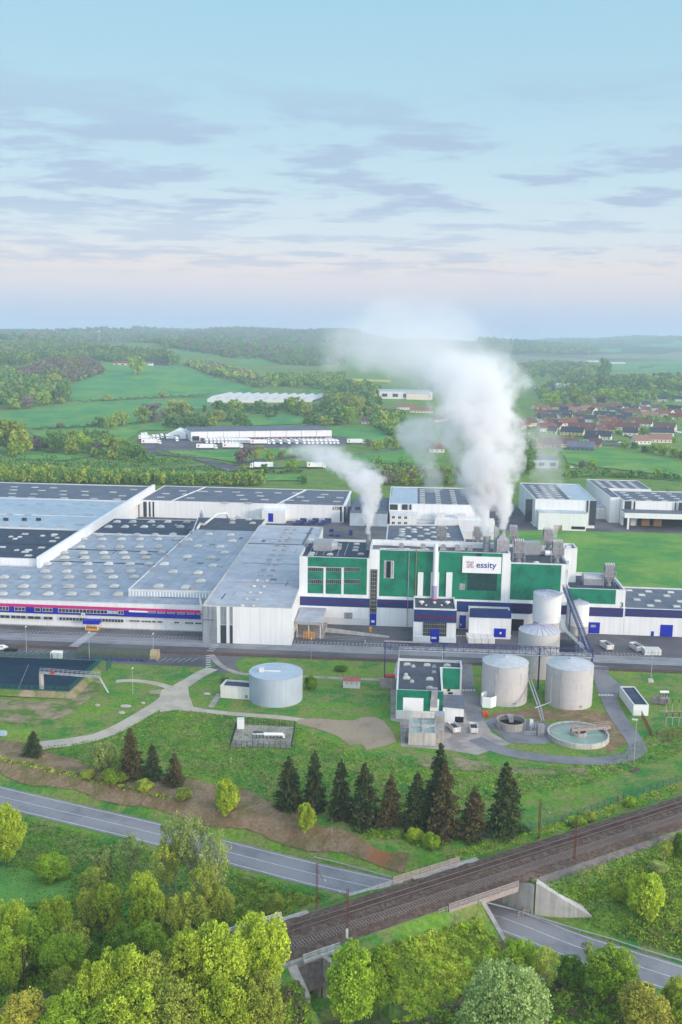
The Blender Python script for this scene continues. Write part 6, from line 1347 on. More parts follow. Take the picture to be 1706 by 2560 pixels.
def car_proto(mt, lab, grp=None):
    t_ = thing('parked_car', lab, 'car', (0, 0, 0), grp); L_ = 3.6
    sec = [(-1.8, .35, .62), (-1.7, .35, .78), (-1.0, .35, .85), (-.55, .35, 1.32), (.7, .35, 1.36), (1.35, .35, .95), (1.75, .35, .85), (1.82, .35, .6)]
    mb = MB(); rs = []
    for x_, z0, z1 in sec:
        w_ = .74 if z1 < 1.1 else .62; rs.append([(x_, -.78, z0-.1), (x_, .78, z0-.1), (x_, .78, min(z1, .8)), (x_, w_, z1), (x_, -w_, z1), (x_, -.78, min(z1, .8))])
    mb.rings(rs); mb.build('body', mt, t_)
    mb = MB(); mb.box(-.5, .7, -.735, .735, .86, 1.24); mb.add([(-1.0, -.58, .875), (-1, .58, .875), (-.58, .55, 1.3), (-.58, -.55, 1.3)], [(0, 1, 2, 3)]); mb.build('window', 'glass', t_)
    for sx in (-1.15, 1.15):
        for sy in (-.78, .78): mb = MB(); mb.tube([(sx, sy-.1, .3), (sx, sy+.1, .3)], .3, 12); mb.build('wheel', 'tyre', t_)
    return t_
for fn, x_, y_, mt, rz, lab in ((Z6, 8, 145, 'truckwhite', .12, 'white car parked at the left edge beside the black car'), (Z6, 62, 152, 'black', .14, 'black car parked at the left edge, right of the white car'), (Z6, -30, 142, 'galv', .1, 'silver car half out of view at the left edge')):
    c = car_proto(mt, lab); x, y, _ = G(*fn(x_, y_)); c.location = (x, y, .04); c.rotation_euler = (0, 0, rz)
# lamp posts
def lamp_proto(h_):
    t_ = thing('lamp_post', '', 'lamp post', (0, 0, 0), 'thin grey lamp posts'); mb = MB(); mb.tube([(0, 0, -.1), (0, 0, h_)], .11, 6, .06); mb.build('pole', 'galv', t_)
    mb = MB(); mb.box(-.2, .75, -.16, .16, h_-.02, h_+.14); mb.build('lamp_head', 'offwhite', t_); return t_
lp = lamp_proto(7.5)
for fn, x_, y_, s_, lab in ((Y3, 985, 1280, 1.3, 'tall lamp post on the outer side of the loop road'), (Z6, 150, 158, 1, 'lamp post by the parked cars at far left'), (Z6, 502, 200, 1.05, 'lamp post in front of the olive tent'), (Z6, 860, 200, 1.0, 'lamp post at the right end of the olive tent'), (Z8, 727, 232, .8, 'lamp post beside the service track above the lawn'), (Z6, 745, 392, .9, 'lamp post on the grass below the gravel path fork'), (Y3, 1190, 290, 1.1, 'lamp post on a concrete block on the grass strip at right'), (Z7, 600, 330, .0, '')):
    if s_: x, y, _ = G(*fn(x_, y_)); proto_place(USED, lp, (x, y, .03), TH+math.pi*.5 if x_ != 985 else 2.9, s_, lab)
x, y, _ = G(*Y3(1185, 310)); mb = MB(); mb.rings([[(x-.8, y-.6, 0), (x+.8, y-.6, 0), (x+.8, y+.7, 0), (x-.8, y+.7, 0)], [(x-.65, y-.5, .8), (x+.65, y-.5, .8), (x+.65, y+.55, .8), (x-.65, y+.55, .8)]]); tag(mb.build('concrete_block', 'conc_pale'), 'pale concrete block at the foot of the lamp post on the right grass strip', 'concrete block')
def marker(fn, x_, y_, lab):
    x, y, z = hit(fn(x_, y_)); t_ = thing('marker_post', lab, 'marker', (x, y, z)); mb = MB(); mb.tube([(x, y, z-.1), (x, y, z+.9)], .06, 5); mb.build('stake', 'white_dirty', t_); mb = MB(); mb.rings([[(x-.3, y-.05, z+.9), (x+.3, y-.05, z+.9), (x+.3, y+.05, z+.9), (x-.3, y+.05, z+.9)], [(x-.02, y-.05, z+1.4), (x+.02, y-.05, z+1.4), (x+.02, y+.05, z+1.4), (x-.02, y+.05, z+1.4)]]); mb.build('cap', 'amber', t_)
marker(Z6, 1294, 778, 'yellow capped marker post alone on the lawn left of the spruces'); marker(Y2, 1284, 190, 'yellow capped marker post by the green railway fence')
x, y, z = hit(Z6(15, 620)); t = thing('covered_boat', 'pale blue covered box lying at the left edge below the sandy bank', 'covered box', (x, y, z)); mb = MB(); mb.rings([[(x-2.5, y-.8, z), (x+1, y-.8, z), (x+1, y+.8, z), (x-2.5, y+.8, z)], [(x-2.3, y-.4, z+1), (x+.6, y-.4, z+.9), (x+.6, y+.4, z+.9), (x-2.3, y+.4, z+1)]]); mb.build('cover', 'roof_blue', t)
for i, (fn, x_, y_, sx, sy) in enumerate(((Z6, 705, 460, 1.4, .8), (Z6, 683, 497, .8, .6), (Z6, 1160, 392, .9, .6), (Z6, 802, 442, .5, .4), (Z6, 548, 455, .6, .5), (Z6, 1475, 575, 0, 0))):
    if sx: x, y, _ = G(*fn(x_, y_)); mb = MB(); mb.prism([(x+sx*math.cos(a*.785), y+sy*math.sin(a*.785)) for a in range(8)], -.1, .16); tag(mb.build('manhole_cover', 'conc_pale'), 'pale concrete manhole slab set in the lawn near the gravel paths', 'manhole', 'manhole slabs in the lawn left of the water tank')
def blocks(lab, fn, pts, mt, cat, name):
    for i, (x_, y_, a, b, c) in enumerate(pts):
        x, y, _ = G(*fn(x_, y_)); t_ = thing(name, lab, cat, (x, y, .03), lab); mb = MB()
        for k_ in range(int(c/.5)): mb.box(x, x+a, y, y+b, .05+k_*.5, .05+k_*.5+.4)
        mb.build('load', mt, t_)
blocks('stack of blue grey crates in the yard behind the pale roofed hall', Z4, [(600+i*27, 298-(i % 3)*7, 3.2, 2, 1.5+(i % 3)*.5) for i in range(9)], 'steelblue', 'crate stack', 'crate_stack')
blocks('small dark skip in the yard left of the first chimney', Z4, [(845, 340, 2, 1.6, 1.5), (845, 368, 2.2, 1.6, 1), (885, 372, 2.2, 1.6, 1.), (975, 362, 1.6, 1.4, 2.5)], 'navy', 'skip', 'dark_skip')
def guard(lab, fn, pts):
    P = [hit(fn(*p)) for p in pts]; t_ = thing('guard_rail', lab, 'guard rail', P[0]); mb = MB()
    for a, b in zip(P[:-1], P[1:]):
        n_ = max(1, int(math.dist(a[:2], b[:2])/3))
        for i in range(n_): f_ = i/n_; x, y = a[0]+(b[0]-a[0])*f_, a[1]+(b[1]-a[1])*f_; MB().tube([(x, y, hg(x, y)-.1), (x, y, hg(x, y)+.6)], .06, 4).build('post', 'galv', t_)
        mb.tube([(a[0], a[1], hg(*a[:2])+.55), (b[0], b[1], hg(*b[:2])+.55)], .11, 4)
    mb.build('rail', 'galv', t_)
guard('grey guard rail along the far side of the lower road right of the bridge', Y2, [(640, 655), (800, 695), (960, 745), (1100, 788), (1250, 830), (1400, 880), (1568, 930)])
guard('grey guard rail between the upper road and the brown bank left of the bridge', Y8, [(415, 378), (560, 412), (700, 450), (850, 492)])
# yard markings
def mark(u0, u1, v0, v1, z=.034): mb = MB(); mb.add([W(u0, v0, z), W(u1, v0, z), W(u1, v1, z), W(u0, v1, z)], [(0, 1, 2, 3)]); return mb
mm_ = MB()
def addq(u0, u1, v0, v1, sk_=0, z=.034): mm_.add([W(u0, v0, z), W(u1, v0, z), W(u1+sk_, v1, z), W(u0+sk_, v1, z)], [(0, 1, 2, 3)])
for i in range(240):
    u = -170+i*1.1
    if not (22 < u < 78): addq(u, u+.55, -16.3, -16.0, .3); addq(u, u+.55, -14.9, -14.6, .3)
for v in (-21.2,): addq(-160, -20, v, v+.12); addq(60, 160, v, v+.12)
for v in (-17.4, -23.8, -22.4): addq(40, 160, v, v+.12)
for i in range(12):
    f_ = i/12; u, v = GL(Z3(605-f_*130, 998+f_*95)); addq(u-1.4, u+1.4, v-.28, v+.22)
for i in range(4): u, v = GL(Z3(1410-i*11, 1080+i*12)); addq(u-1, u+1, v-.2, v+.2)
for i in range(7): u, v = GL(Z6(1168, 178+i*10)); addq(u-.7, u+.7, v-.22, v+.22, z=.045)
for i in range(14): u, v = GL(Z4(800-i*2, 985)); addq(-7+i*1.35-4, -6.9+i*1.35-4, -10.5, -7, .4) if i < 0 else None
for v in (-8.5, -10, -11.5): addq(-5, 9, v, v+.12)
addq(9, 22, -14.2, -14.05); addq(8.8, 9, -14.2, -11.5)
for i in range(9):
    u, v = GL(Z5(115+i*22 if i < 4 else 170+i*36, 1062)); addq(u-.35, u+.35, v-.2, v+.8)
for i in range(5): u, v = GL(Z7(503+i*13, 284)); addq(u-.22, u+.22, v-.6, v+.5, z=.10)
for i in range(5): u, v = GL(Y3(578+i*38, 475)); addq(u-.28, u+.28, v-.6, v+.6, -.2, z=.12)
for i in range(6): u, v = GL(Z6(900+i*36, 200)); addq(u-.06, u+.06, v-1.8, v+1.6, 1.2, z=.045)
for i in range(10): u, v = GL(Z6(90+i*34-40, 160)); addq(u-.06, u+.06, v-1.8, v+1.8, .9, z=.045)
tag(mm_.build('road_marking', 'paint'), kind='structure')
# ================================================================ vegetation
def quads_mesh(name, cen, size, mats, mi=None, up=.0, elong=1.0):
    n = len(cen); a = rng.normal(size=(n, 3)); a[:, 2] *= (1-up); a /= np.linalg.norm(a, axis=1)[:, None]
    b = rng.normal(size=(n, 3)); b -= (b*a).sum(1)[:, None]*a; b /= np.linalg.norm(b, axis=1)[:, None]
    s = (size*rng.uniform(.6, 1.35, n))[:, None]*.5
    a = a*s*elong; b = b*s
    v = np.stack([cen-a-b*.6, cen+a*.3-b, cen+a+b*.5, cen-a*.4+b], 1).reshape(-1, 3)
    me = bpy.data.meshes.new(name); me.vertices.add(4*n); me.vertices.foreach_set('co', v.ravel())
    me.loops.add(4*n); me.loops.foreach_set('vertex_index', np.arange(4*n)); me.polygons.add(n); me.polygons.foreach_set('loop_start', np.arange(0, 4*n, 4))
    for m_ in mats: me.materials.append(M[m_])
    if mi is not None: me.polygons.foreach_set('material_index', mi.astype(np.int32))
    me.update(); me.validate(); return me
def merge_tree_mesh(mb, name, mats): return mb.mesh(name, mats, True)
def crown_points(h, w, base, n_cl, n_leaf, seed, sparse=0., pear=0.):
    r_ = np.random.default_rng(seed); cl = []; n_cl = int(n_cl*1.7)
    while len(cl) < n_cl:
        p = r_.uniform(-1, 1, 3); d = np.linalg.norm(p)
        if d > 1 or d < .35: continue
        cl.append(p)
    cl = np.array(cl); ch = h-base
    rad = r_.uniform(.11, .27, n_cl)*w*.5*(1-.25*sparse)
    taper = 1-pear*np.clip(cl[:, 2], 0, 1)
    C_ = np.stack([cl[:, 0]*w*.40*taper, cl[:, 1]*w*.40*taper, base+ch*.5+cl[:, 2]*ch*.40], 1)
    k = r_.integers(0, n_cl, n_leaf); d = r_.normal(size=(n_leaf, 3)); d /= np.linalg.norm(d, axis=1)[:, None]
    rr = rad[k]*r_.uniform(.55, 1.12, n_leaf)**.6
    P_ = C_[k]+d*rr[:, None]*np.array([1, 1, 1.2]); return C_, P_
def decid(key, h, w, base, n_cl, n_leaf, ls, leaf, bark, seed, sparse=0., pear=0., name='broadleaf_tree', limbs=9):
    t_ = thing(name, '', 'tree', (0, 0, 0)); C_, P_ = crown_points(h, w, base, n_cl, n_leaf, seed, sparse, pear)
    r_ = random.Random(seed); mb = MB(); tr = max(.12, w*.028); top = base+(h-base)*.62
    mb.tube([(0, 0, -1.), (.05*w*.1, 0, base*.5), (r_.uniform(-.2, .2), r_.uniform(-.2, .2), base+(h-base)*.3), (r_.uniform(-.4, .4), r_.uniform(-.4, .4), top)], tr, 7, tr*.3)
    for i in range(min(limbs, n_cl)):
        c = C_[i]; z0 = min(c[2]-.3, base*.7+(top-base)*r_.random()*.7); z0 = max(z0, base*.4)
        mb.tube([(0, 0, z0), (c[0]*.5, c[1]*.5, (z0+c[2])*.5+.2), tuple(c)], tr*.42, 5, tr*.12)
    o = bpy.data.objects.new('trunk', mb.mesh('trunk', bark)); C.objects.link(o); o.parent = t_
    me = quads_mesh('crown', P_, ls, [leaf]); o = bpy.data.objects.new('crown', me); C.objects.link(o); o.parent = t_
    PROTO[key] = t_; return t_
def recolor(key, src, leaf, bark=None):
    s_ = PROTO[src]; t_ = thing(s_.name.split('.')[0], '', s_['category']); 
    for ch in s_.children:
        o = ch.copy(); C.objects.link(o); o.parent = t_
        if ch.name.startswith('crown'): o.data = ch.data.copy(); o.data.materials.clear(); o.data.materials.append(M[leaf])
        elif bark: o.data = ch.data.copy(); o.data.materials.clear(); o.data.materials.append(M[bark])
    PROTO[key] = t_
PROTO = {}
decid('A', 12, 9.5, 2.2, 62, 21000, .25, 'leaf_lime', 'bark', 1)
decid('B', 13, 8.5, 3.0, 52, 18000, .25, 'leaf_green', 'bark', 2, pear=.3)
decid('S', 14, 7.5, 4.0, 44, 5200, .21, 'leaf_sage', 'bark_pale', 3, sparse=.6, limbs=22)
decid('O', 11, 9, 1.5, 60, 15000, .24, 'leaf_olive', 'bark', 4, limbs=14)
decid('Wl', 9, 11, .6, 90, 36000, .21, 'leaf_pale', 'bark', 5)
decid('D', 5.5, 7, .2, 40, 12000, .22, 'leaf_dark', 'bark', 6, name='bush'); PROTO['D']['category'] = 'bush'
recolor('A_green', 'A', 'leaf_green'); recolor('A_gold', 'A', 'leaf_gold'); recolor('B_lime', 'B', 'leaf_lime'); recolor('B_olive', 'B', 'leaf_olive'); recolor('O_dark', 'O', 'leaf_dark'); recolor('O_lime', 'O', 'leaf_lime')
recolor('D_lime', 'D', 'leaf_lime'); recolor('D_green', 'D', 'leaf_green'); recolor('D_sage', 'D', 'leaf_sage'); recolor('S_olive', 'S', 'leaf_olive'); recolor('D_olive', 'D', 'leaf_olive')
BASE = {'A': (12, 9.5), 'B': (13, 8.5), 'S': (14, 7.5), 'O': (11, 9), 'W': (9, 11), 'D': (5.5, 7)}
def plant(key, fn, x_, y_, wpx, hpx, label, group=None, rz=None, ground=None):
    """x_, y_: measured foot of the crown; wpx, hpx its measured width and height (photo pixels)"""
    p = fn(x_, y_); x, y, z = hit(p); dep = y*math.cos(CP)-(z-CH)*math.sin(CP)
    bh, bw = BASE[key[0]]; w_ = wpx*dep/F*(1.05 if y < 260 else 1.3); el = math.atan2(CH-z, y); h_ = hpx*dep/F/math.cos(el)*(.97 if y < 260 else 1.15)
    o = proto_place(USED, PROTO[key], (x, y, z-.15), rz if rz is not None else random.uniform(0, 6.28), (w_/bw, w_/bw, h_/bh), label, group)
    return o
# near trees: key, foot x, foot y (zoom Y1/Y2 pixels), width, height in photo px, label
for a in [
    ('O_lime', Y1, 35, 420, 105, 160, 'yellow green tree at the left edge beside the meadow below the road'),
    ('D_green', Y1, 235, 475, 95, 62, 'mid green bush right of the yellow green tree at the left meadow'),
    ('D_sage', Y1, 470, 470, 62, 78, 'pale sage round shrub at the edge of the left meadow'),
    ('S', Y1, 600, 470, 85, 115, 'pale sage loose tree just below the road, left of the tall thin trees'),
    ('S', Y1, 800, 560, 95, 210, 'tall see through pale tree overlapping the road, leftmost of its clump'),
    ('S', Y1, 880, 600, 105, 235, 'tallest see through pale tree overlapping the road, middle of its clump'),
    ('S', Y1, 985, 640, 95, 215, 'tall see through pale tree overlapping the road, rightmost of its clump'),
    ('S_olive', Y1, 760, 600, 85, 170, 'olive thin stemmed tree at the left foot of the tall pale clump'),
    ('S_olive', Y1, 930, 690, 90, 160, 'olive thin stemmed tree at the right foot of the tall pale clump'),
    ('O', Y1, 1000, 700, 85, 110, 'olive bushy tree just left of the white underpass handrail'),
    ('O', Y1, 870, 760, 105, 120, 'broad olive tree below the tall pale clump'),
    ('O', Y1, 780, 770, 90, 120, 'olive tree between the bright lime tree and the broad olive tree'),
    ('S_olive', Y1, 430, 560, 80, 80, 'brownish sparse tree at the right end of the lower left meadow'),
    ('B_lime', Y1, 660, 790, 105, 190, 'bright lime tree standing out in the middle of the left grove'),
    ('B_lime', Y1, 500, 790, 90, 165, 'bright lime slimmer tree left of the brightest one in the left grove'),
    ('B_olive', Y1, 410, 790, 85, 150, 'olive green tree in the left grove, left of the slim lime tree'),
    ('O_lime', Y1, 260, 830, 100, 150, 'yellowish tree in the left grove above the dark hedge trees'),
    ('O', Y1, 330, 900, 100, 120, 'olive tree low in the left grove over dark undergrowth'),
    ('A_green', Y1, 160, 900, 105, 140, 'mid green tree in the left grove right of the left edge trees'),
    ('A', Y1, 60, 880, 120, 165, 'lime tree at the left edge in the lower grove'),
    ('O_lime', Y1, 40, 990, 115, 150, 'yellow green tree at the left edge above the lowest mast'),
    ('A_green', Y1, 290, 960, 110, 130, 'green tree above the overgrown track in the lower left'),
    ('O_dark', Y1, 560, 900, 110, 115, 'dark tree in the shade between the two lime groves'),
    ('A_green', Y1, 690, 870, 105, 105, 'fresh green tree above the front lime grove'),
    ('A', Y1, 1190, 1010, 150, 205, 'big lime tree touching the railway at the small underpass'),
    ('A', Y1, 1010, 1080, 165, 210, 'big lime tree left of the one at the underpass in the front grove'),
    ('B_lime', Y1, 870, 1060, 140, 190, 'tall pointed lime tree in the middle of the front grove'),
    ('O', Y1, 700, 1110, 135, 150, 'olive budding tree in the middle of the front grove'),
    ('A', Y1, 570, 1110, 140, 170, 'lime tree with pointed top at the left of the front grove'),
    ('O_lime', Y1, 440, 1130, 110, 150, 'yellow green tree with bare twigs at the left of the front grove'),
    ('A_green', Y1, 300, 1250, 130, 140, 'round green tree at the bottom left, right of the golden tree'),
    ('A_gold', Y1, 110, 1230, 115, 130, 'golden leaved tree at the bottom left corner'),
    ('A', Y1, 620, 1290, 170, 170, 'lime tree at the bottom edge in the middle of the front grove'),
    ('B_olive', Y1, 800, 1310, 150, 190, 'olive lime tree at the bottom edge with a visible forked trunk'),
    ('A', Y1, 1000, 1320, 165, 190, 'lime tree at the bottom edge left of the dark underpass'),
    ('O', Y1, 1190, 1250, 125, 180, 'brownish olive tree at the bottom edge beside the dark underpass'),
    ('A_green', Y1, 460, 1310, 130, 130, 'green tree at the bottom edge between round green tree and lime tree'),
    ('O_lime', Y1, 0, 1270, 90, 100, 'yellow green tree cut by the bottom left corner'),
    ('B_lime', Y1, 745, 1180, 110, 140, 'small lime tree squeezed between larger ones in the front grove'),
    ('A_green', Y2, 60, 1250, 145, 210, 'tall mid green tree right of the small underpass at the bottom'),
    ('B', Y2, 190, 1180, 110, 170, 'mid green tree on the slope right of the underpass tree'),
    ('Wl', Y2, 740, 1330, 245, 190, 'huge pale willow at the bottom edge right of centre'),
    ('A_green', Y2, 815, 1030, 100, 115, 'bright green tree beside the lower road right of the bridge slope'),
    ('S_olive', Y2, 935, 1080, 85, 125, 'thin stemmed yellow green tree beside the lower road'),
    ('A_green', Y2, 1235, 1110, 135, 135, 'round green tree beside the lower road at lower right'),
    ('S', Y2, 1135, 930, 40, 60, 'small pale tree rising in front of the lower road'),
    ('A_gold', Y2, 1390, 1290, 145, 135, 'golden green tree at the bottom right corner'),
    ('O', Y2, 1530, 1180, 75, 100, 'olive tree at the right edge at the bottom'),
    ('O_lime', Y2, 1600, 1290, 110, 120, 'yellow green tree cut by the bottom right corner'),
    ('D', Y2, 1060, 1020, 90, 60, 'dark low bush between the two green trees by the lower road'),
    ('D_lime', Y2, 1400, 720, 100, 105, 'bright lime bush on the right railway slope'),
    ('D_lime', Y2, 1290, 640, 60, 45, 'small lime bush left of the big one on the right railway slope'),
    ('S_olive', Y2, 1485, 475, 42, 66, 'thin yellow green tree on the slope near the right edge'),
    ('D', Y2, 1560, 440, 50, 60, 'dark bush at the right edge on the railway slope'),
    ('D_sage', Y2, 1455, 510, 55, 26, 'low sage shrub at the foot of the thin tree on the right slope'),
    ('D_green', Y2, 1325, 208, 36, 24, 'small round green bush by the green railway fence'),
    ('D_lime', Y2, 345, 370, 48, 34, 'low lime shrub in front of the spruce row above the red earth'),
    ('D_green', Y2, 420, 398, 55, 34, 'low green shrub right of the red earth'),
    ('D_lime', Z8, 175, 1235, 70, 80, 'bright lime round bush on the lawn left of the spruce row'),
    ('D_lime', Y1, 1395, 250, 54, 66, 'small lime tree on the brown bank in front of the spruce row'),
    ('D_sage', Z6, 590, 818, 76, 74, 'pale sage round willow left of the brown spruce'),
    ('D_green', Z6, 640, 880, 75, 30, 'low green shrub on the bank below the sage willow'),
    ('D_olive', Z6, 495, 862, 42, 22, 'low brownish shrub on the bank below the sage willow'),
    ('D_olive', Z6, 810, 930, 50, 26, 'low olive shrub at the top of the bank below the brown spruces'),
    ('D_olive', Z6, 1030, 975, 50, 24, 'low olive shrub left of the bright lime round bush'),
    ('D', Z8, 725, 420, 40, 32, 'clipped dark green bush right of the wide water tank'),
    ('D', Z8, 925, 305, 38, 15, 'low dark juniper bush on the grass strip above the hut'),
    ('D', Z8, 165, 380, 26, 14, 'low dark bush behind the pump house'),
    ('D_green', Y2, 1090, 300, 60, 22, 'low brownish green scrub by the fence right of the spruce row'),
    ('D_olive', Y2, 1140, 275, 50, 22, 'olive scrub between the green fence and the track'),
    ('D_olive', Y8, 190, 700, 60, 55, 'olive bush in the wet meadow left of the first mast'),
    ('D_olive', Y1, 300, 1000, 90, 60, 'olive bush beside the overgrown track at lower left'),
]: plant(*a)
# bare birch
decid('Sb', 9, 3.2, 3., 14, 260, .16, 'leaf_brown', 'bark_pale', 11, sparse=.8, limbs=14)
plant('Sb', Y1, 1514, 272, 34, 82, 'bare pale birch standing on the brown bank before the spruces')
# conifers
def conifer(key, h, r, seed, leaf, lean=0., dens=1.):
    t_ = thing('spruce_tree', '', 'tree', (0, 0, 0)); r_ = np.random.default_rng(seed); P_ = []
    mb = MB(); mb.tube([(0, 0, -.8), (0, 0, h*.5), (0, 0, h*.97)], .2, 6, .03)
    z = .25
    while z < h*.99:
        f = 1-z/h; rad = r*1.08*(f**.66)+.03; nb = int(6+14*f**.5*dens)
        for b in range(nb):
            a = r_.uniform(0, 6.283); L_ = rad*r_.uniform(.65, 1.16)*(1+.18*math.sin(3*a+seed)); droop = r_.uniform(.1, .32)
            n = int(max(3, 26*L_/r)); tt = np.linspace(.18, 1, n)+r_.normal(0, .03, n)
            wd = .16*L_*(1-tt*.75)
            x = tt*L_; off = r_.normal(0, 1, n)*wd; zz = z-droop*x*x/max(L_, .3)*.8+.10*x+r_.normal(0, .05, n)
            P_.append(np.stack([x*math.cos(a)-off*math.sin(a), x*math.sin(a)+off*math.cos(a), zz], 1))
        z += .22+.12*r_.random()
    P_ = np.concatenate(P_); P_[:, 0] += lean*P_[:, 2]
    o = bpy.data.objects.new('trunk', mb.mesh('trunk', 'bark')); C.objects.link(o); o.parent = t_
    o = bpy.data.objects.new('crown', quads_mesh('crown', P_, .24, [leaf], elong=1.4)); C.objects.link(o); o.parent = t_
    PROTO[key] = t_
conifer('c1', 9, 2.6, 21, 'needle'); conifer('c2', 9, 2.3, 22, 'needle', .01, .85); conifer('c3', 8, 2.4, 23, 'needle_brown', 0, .7); recolor('c4', 'c1', 'needle_brown')
BASE.update({'c': (9, 5.0)})
SPR = 'row of spruces across the lawn'
for k, fn, x_, y_, wpx, hpx, lab in [
    ('c1', Y8, 275, 85, 66, 128, 'dark spruce, leftmost of the long row above the brown bank'), ('c2', Y8, 415, 105, 66, 148, 'dark spruce, second from the left in the long row, behind the lime bush'),
    ('c2', Y8, 560, 140, 70, 142, 'dark spruce, third from the left in the long row, behind the bare birch'), ('c1', Y8, 695, 178, 78, 150, 'dark spruce with wide skirt, fourth from the left in the long row'),
    ('c3', Y8, 840, 172, 66, 136, 'brownish thin spruce, fifth from the left in the long row'), ('c2', Y8, 985, 205, 74, 142, 'dark spruce, sixth from the left in the long row'),
    ('c1', Y8, 1110, 195, 80, 205, 'tallest spruce standing just behind the brownish one in the long row'), ('c4', Y8, 1140, 240, 80, 182, 'tall brownish spruce in front of the tallest one in the long row'),
    ('c3', Y8, 1305, 245, 72, 138, 'short brownish spruce, second from the right in the long row'), ('c1', Y8, 1480, 218, 84, 170, 'dark symmetric spruce, rightmost of the long row')]:
    plant(k, fn, x_, y_, wpx, hpx, lab, SPR)
for k, fn, x_, y_, wpx, hpx, lab in [('c1', Z6, 190, 735, 46, 62, 'small dark spruce at the end of the gravel path at left'), ('c4', Z6, 735, 860, 66, 124, 'tall brown spruce right of the sage willow'), ('c2', Z6, 860, 868, 52, 90, 'small greener spruce between two brown ones at left'), ('c3', Z6, 980, 900, 54, 90, 'short brown spruce, rightmost of the left group')]:
    plant(k, fn, x_, y_, wpx, hpx, lab)
# undergrowth on slopes (uncountable)
def scatter_poly(poly, n):
    xs = [p[0] for p in poly]; ys = [p[1] for p in poly]; o = []
    while len(o) < n:
        x, y = random.uniform(min(xs), max(xs)), random.uniform(min(ys), max(ys)); c = False; j = len(poly)-1
        for i in range(len(poly)):
            if (poly[i][1] > y) != (poly[j][1] > y) and x < (poly[j][0]-poly[i][0])*(y-poly[i][1])/(poly[j][1]-poly[i][1])+poly[i][0]: c = not c
            j = i
        if c: o.append((x, y))
    return o
def undergrowth(name, poly, n, leafs, rad, hgt, size, label, avoid=True, per=60):
    P_ = []; mi = []
    for (x, y) in scatter_poly(poly, n):
        if avoid:
            d = road_dist(x, y)[0]; r = float(rail_sd(x, y))
            if d < 6.2+.5*max(0, abs(r)-5.2)*(abs(r) < 16) or abs(r) < 7.2: continue
            sw = abs(-(x-SC[0])*SD[1]+(y-SC[1])*SD[0])
            if sw < 3.2+.35*max(0, abs(r)-5.2) and abs(r) < 16: continue
        z = hg(x, y); rr = rad*random.uniform(.6, 1.4); d = rng.normal(size=(per, 3)); d /= np.linalg.norm(d, axis=1)[:, None]; d[:, 2] = np.abs(d[:, 2])
        P_.append(np.array([x, y, z])+d*np.array([rr, rr, hgt*random.uniform(.5, 1.5)])*rng.uniform(.5, 1, (per, 1))**.5); mi.append(np.full(per, random.randrange(len(leafs))))
    me = quads_mesh(name, np.concatenate(P_), size, leafs, np.concatenate(mi)); o = bpy.data.objects.new(name, me); C.objects.link(o); return tag(o, label, None, None, 'stuff')
slope = [p[:2] for p in HX(Y2, [(20, 860), (180, 790), (400, 700), (570, 670), (640, 740), (740, 860), (700, 960), (620, 1010), (520, 1100), (300, 1200), (200, 1100), (60, 900)])]
undergrowth('ivy_undergrowth', slope, 1500, ['leaf_green', 'leaf_lime', 'leaf_olive'], .6, .5, .30, 'leafy undergrowth covering the near railway slope', per=45)
undergrowth('undergrowth', [p[:2] for p in HX(Y2, [(-350, 900), (30, 870), (200, 1100), (320, 1230), (560, 1100), (720, 970), (1000, 1010), (1568, 1130), (1700, 1300), (-500, 1300)])], 1500, ['leaf_dark', 'leaf_green', 'leaf_brown'], .8, .6, .3, 'dark undergrowth at the foot of the near trees', per=40)
undergrowth('undergrowth', [p[:2] for p in HX(Y1, [(-60, 640), (350, 560), (700, 700), (1000, 760), (1060, 800), (800, 1000), (400, 960), (300, 1300), (-100, 1300)])], 1700, ['leaf_dark', 'leaf_dark', 'leaf_green'], .8, .8, .3, 'dark undergrowth below the left grove', per=40)
undergrowth('weeds', [p[:2] for p in HX(Y2, [(860, 560), (1180, 430), (1568, 300), (1700, 300), (1700, 900), (1568, 880), (1250, 800), (1090, 700)])], 1100, ['leaf_green', 'leaf_olive', 'leaf_green'], .7, .22, .26, 'tufty weeds on the right railway slope', per=26)
undergrowth('weeds', [p[:2] for p in HX(Y2, [(400, 470), (560, 400), (900, 320), (1100, 250), (1568, 110), (1568, 150), (1000, 340), (600, 450), (420, 500)])], 260, ['leaf_green', 'leaf_olive'], .6, .25, .26, 'tufty weeds between the track and the green fence', per=26)
undergrowth('weeds', [p[:2] for p in HX(Y1, [(1060, 420), (1400, 470), (1500, 560), (1250, 640), (1040, 720), (1040, 600), (1100, 520)])], 420, ['leaf_green', 'leaf_olive', 'leaf_dark'], .7, .25, .28, 'wet meadow weeds left of the first catenary mast', per=30)
undergrowth('weeds', [p[:2] for p in HX(Y8, [(620, 190), (900, 230), (1180, 290), (1060, 330), (900, 265), (700, 250)])], 160, ['leaf_green', 'leaf_dark'], .6, .3, .26, 'strip of taller weeds at the foot of the spruce row', per=30)
undergrowth('weeds', [p[:2] for p in HX(Z6, [(0, 745), (200, 790), (480, 850), (700, 905), (980, 975), (980, 985), (680, 925), (440, 860), (180, 800), (0, 770)])], 260, ['leaf_green', 'leaf_olive', 'leaf_brown'], .5, .25, .26, 'fringe of weeds along the top of the brown bank', per=30)
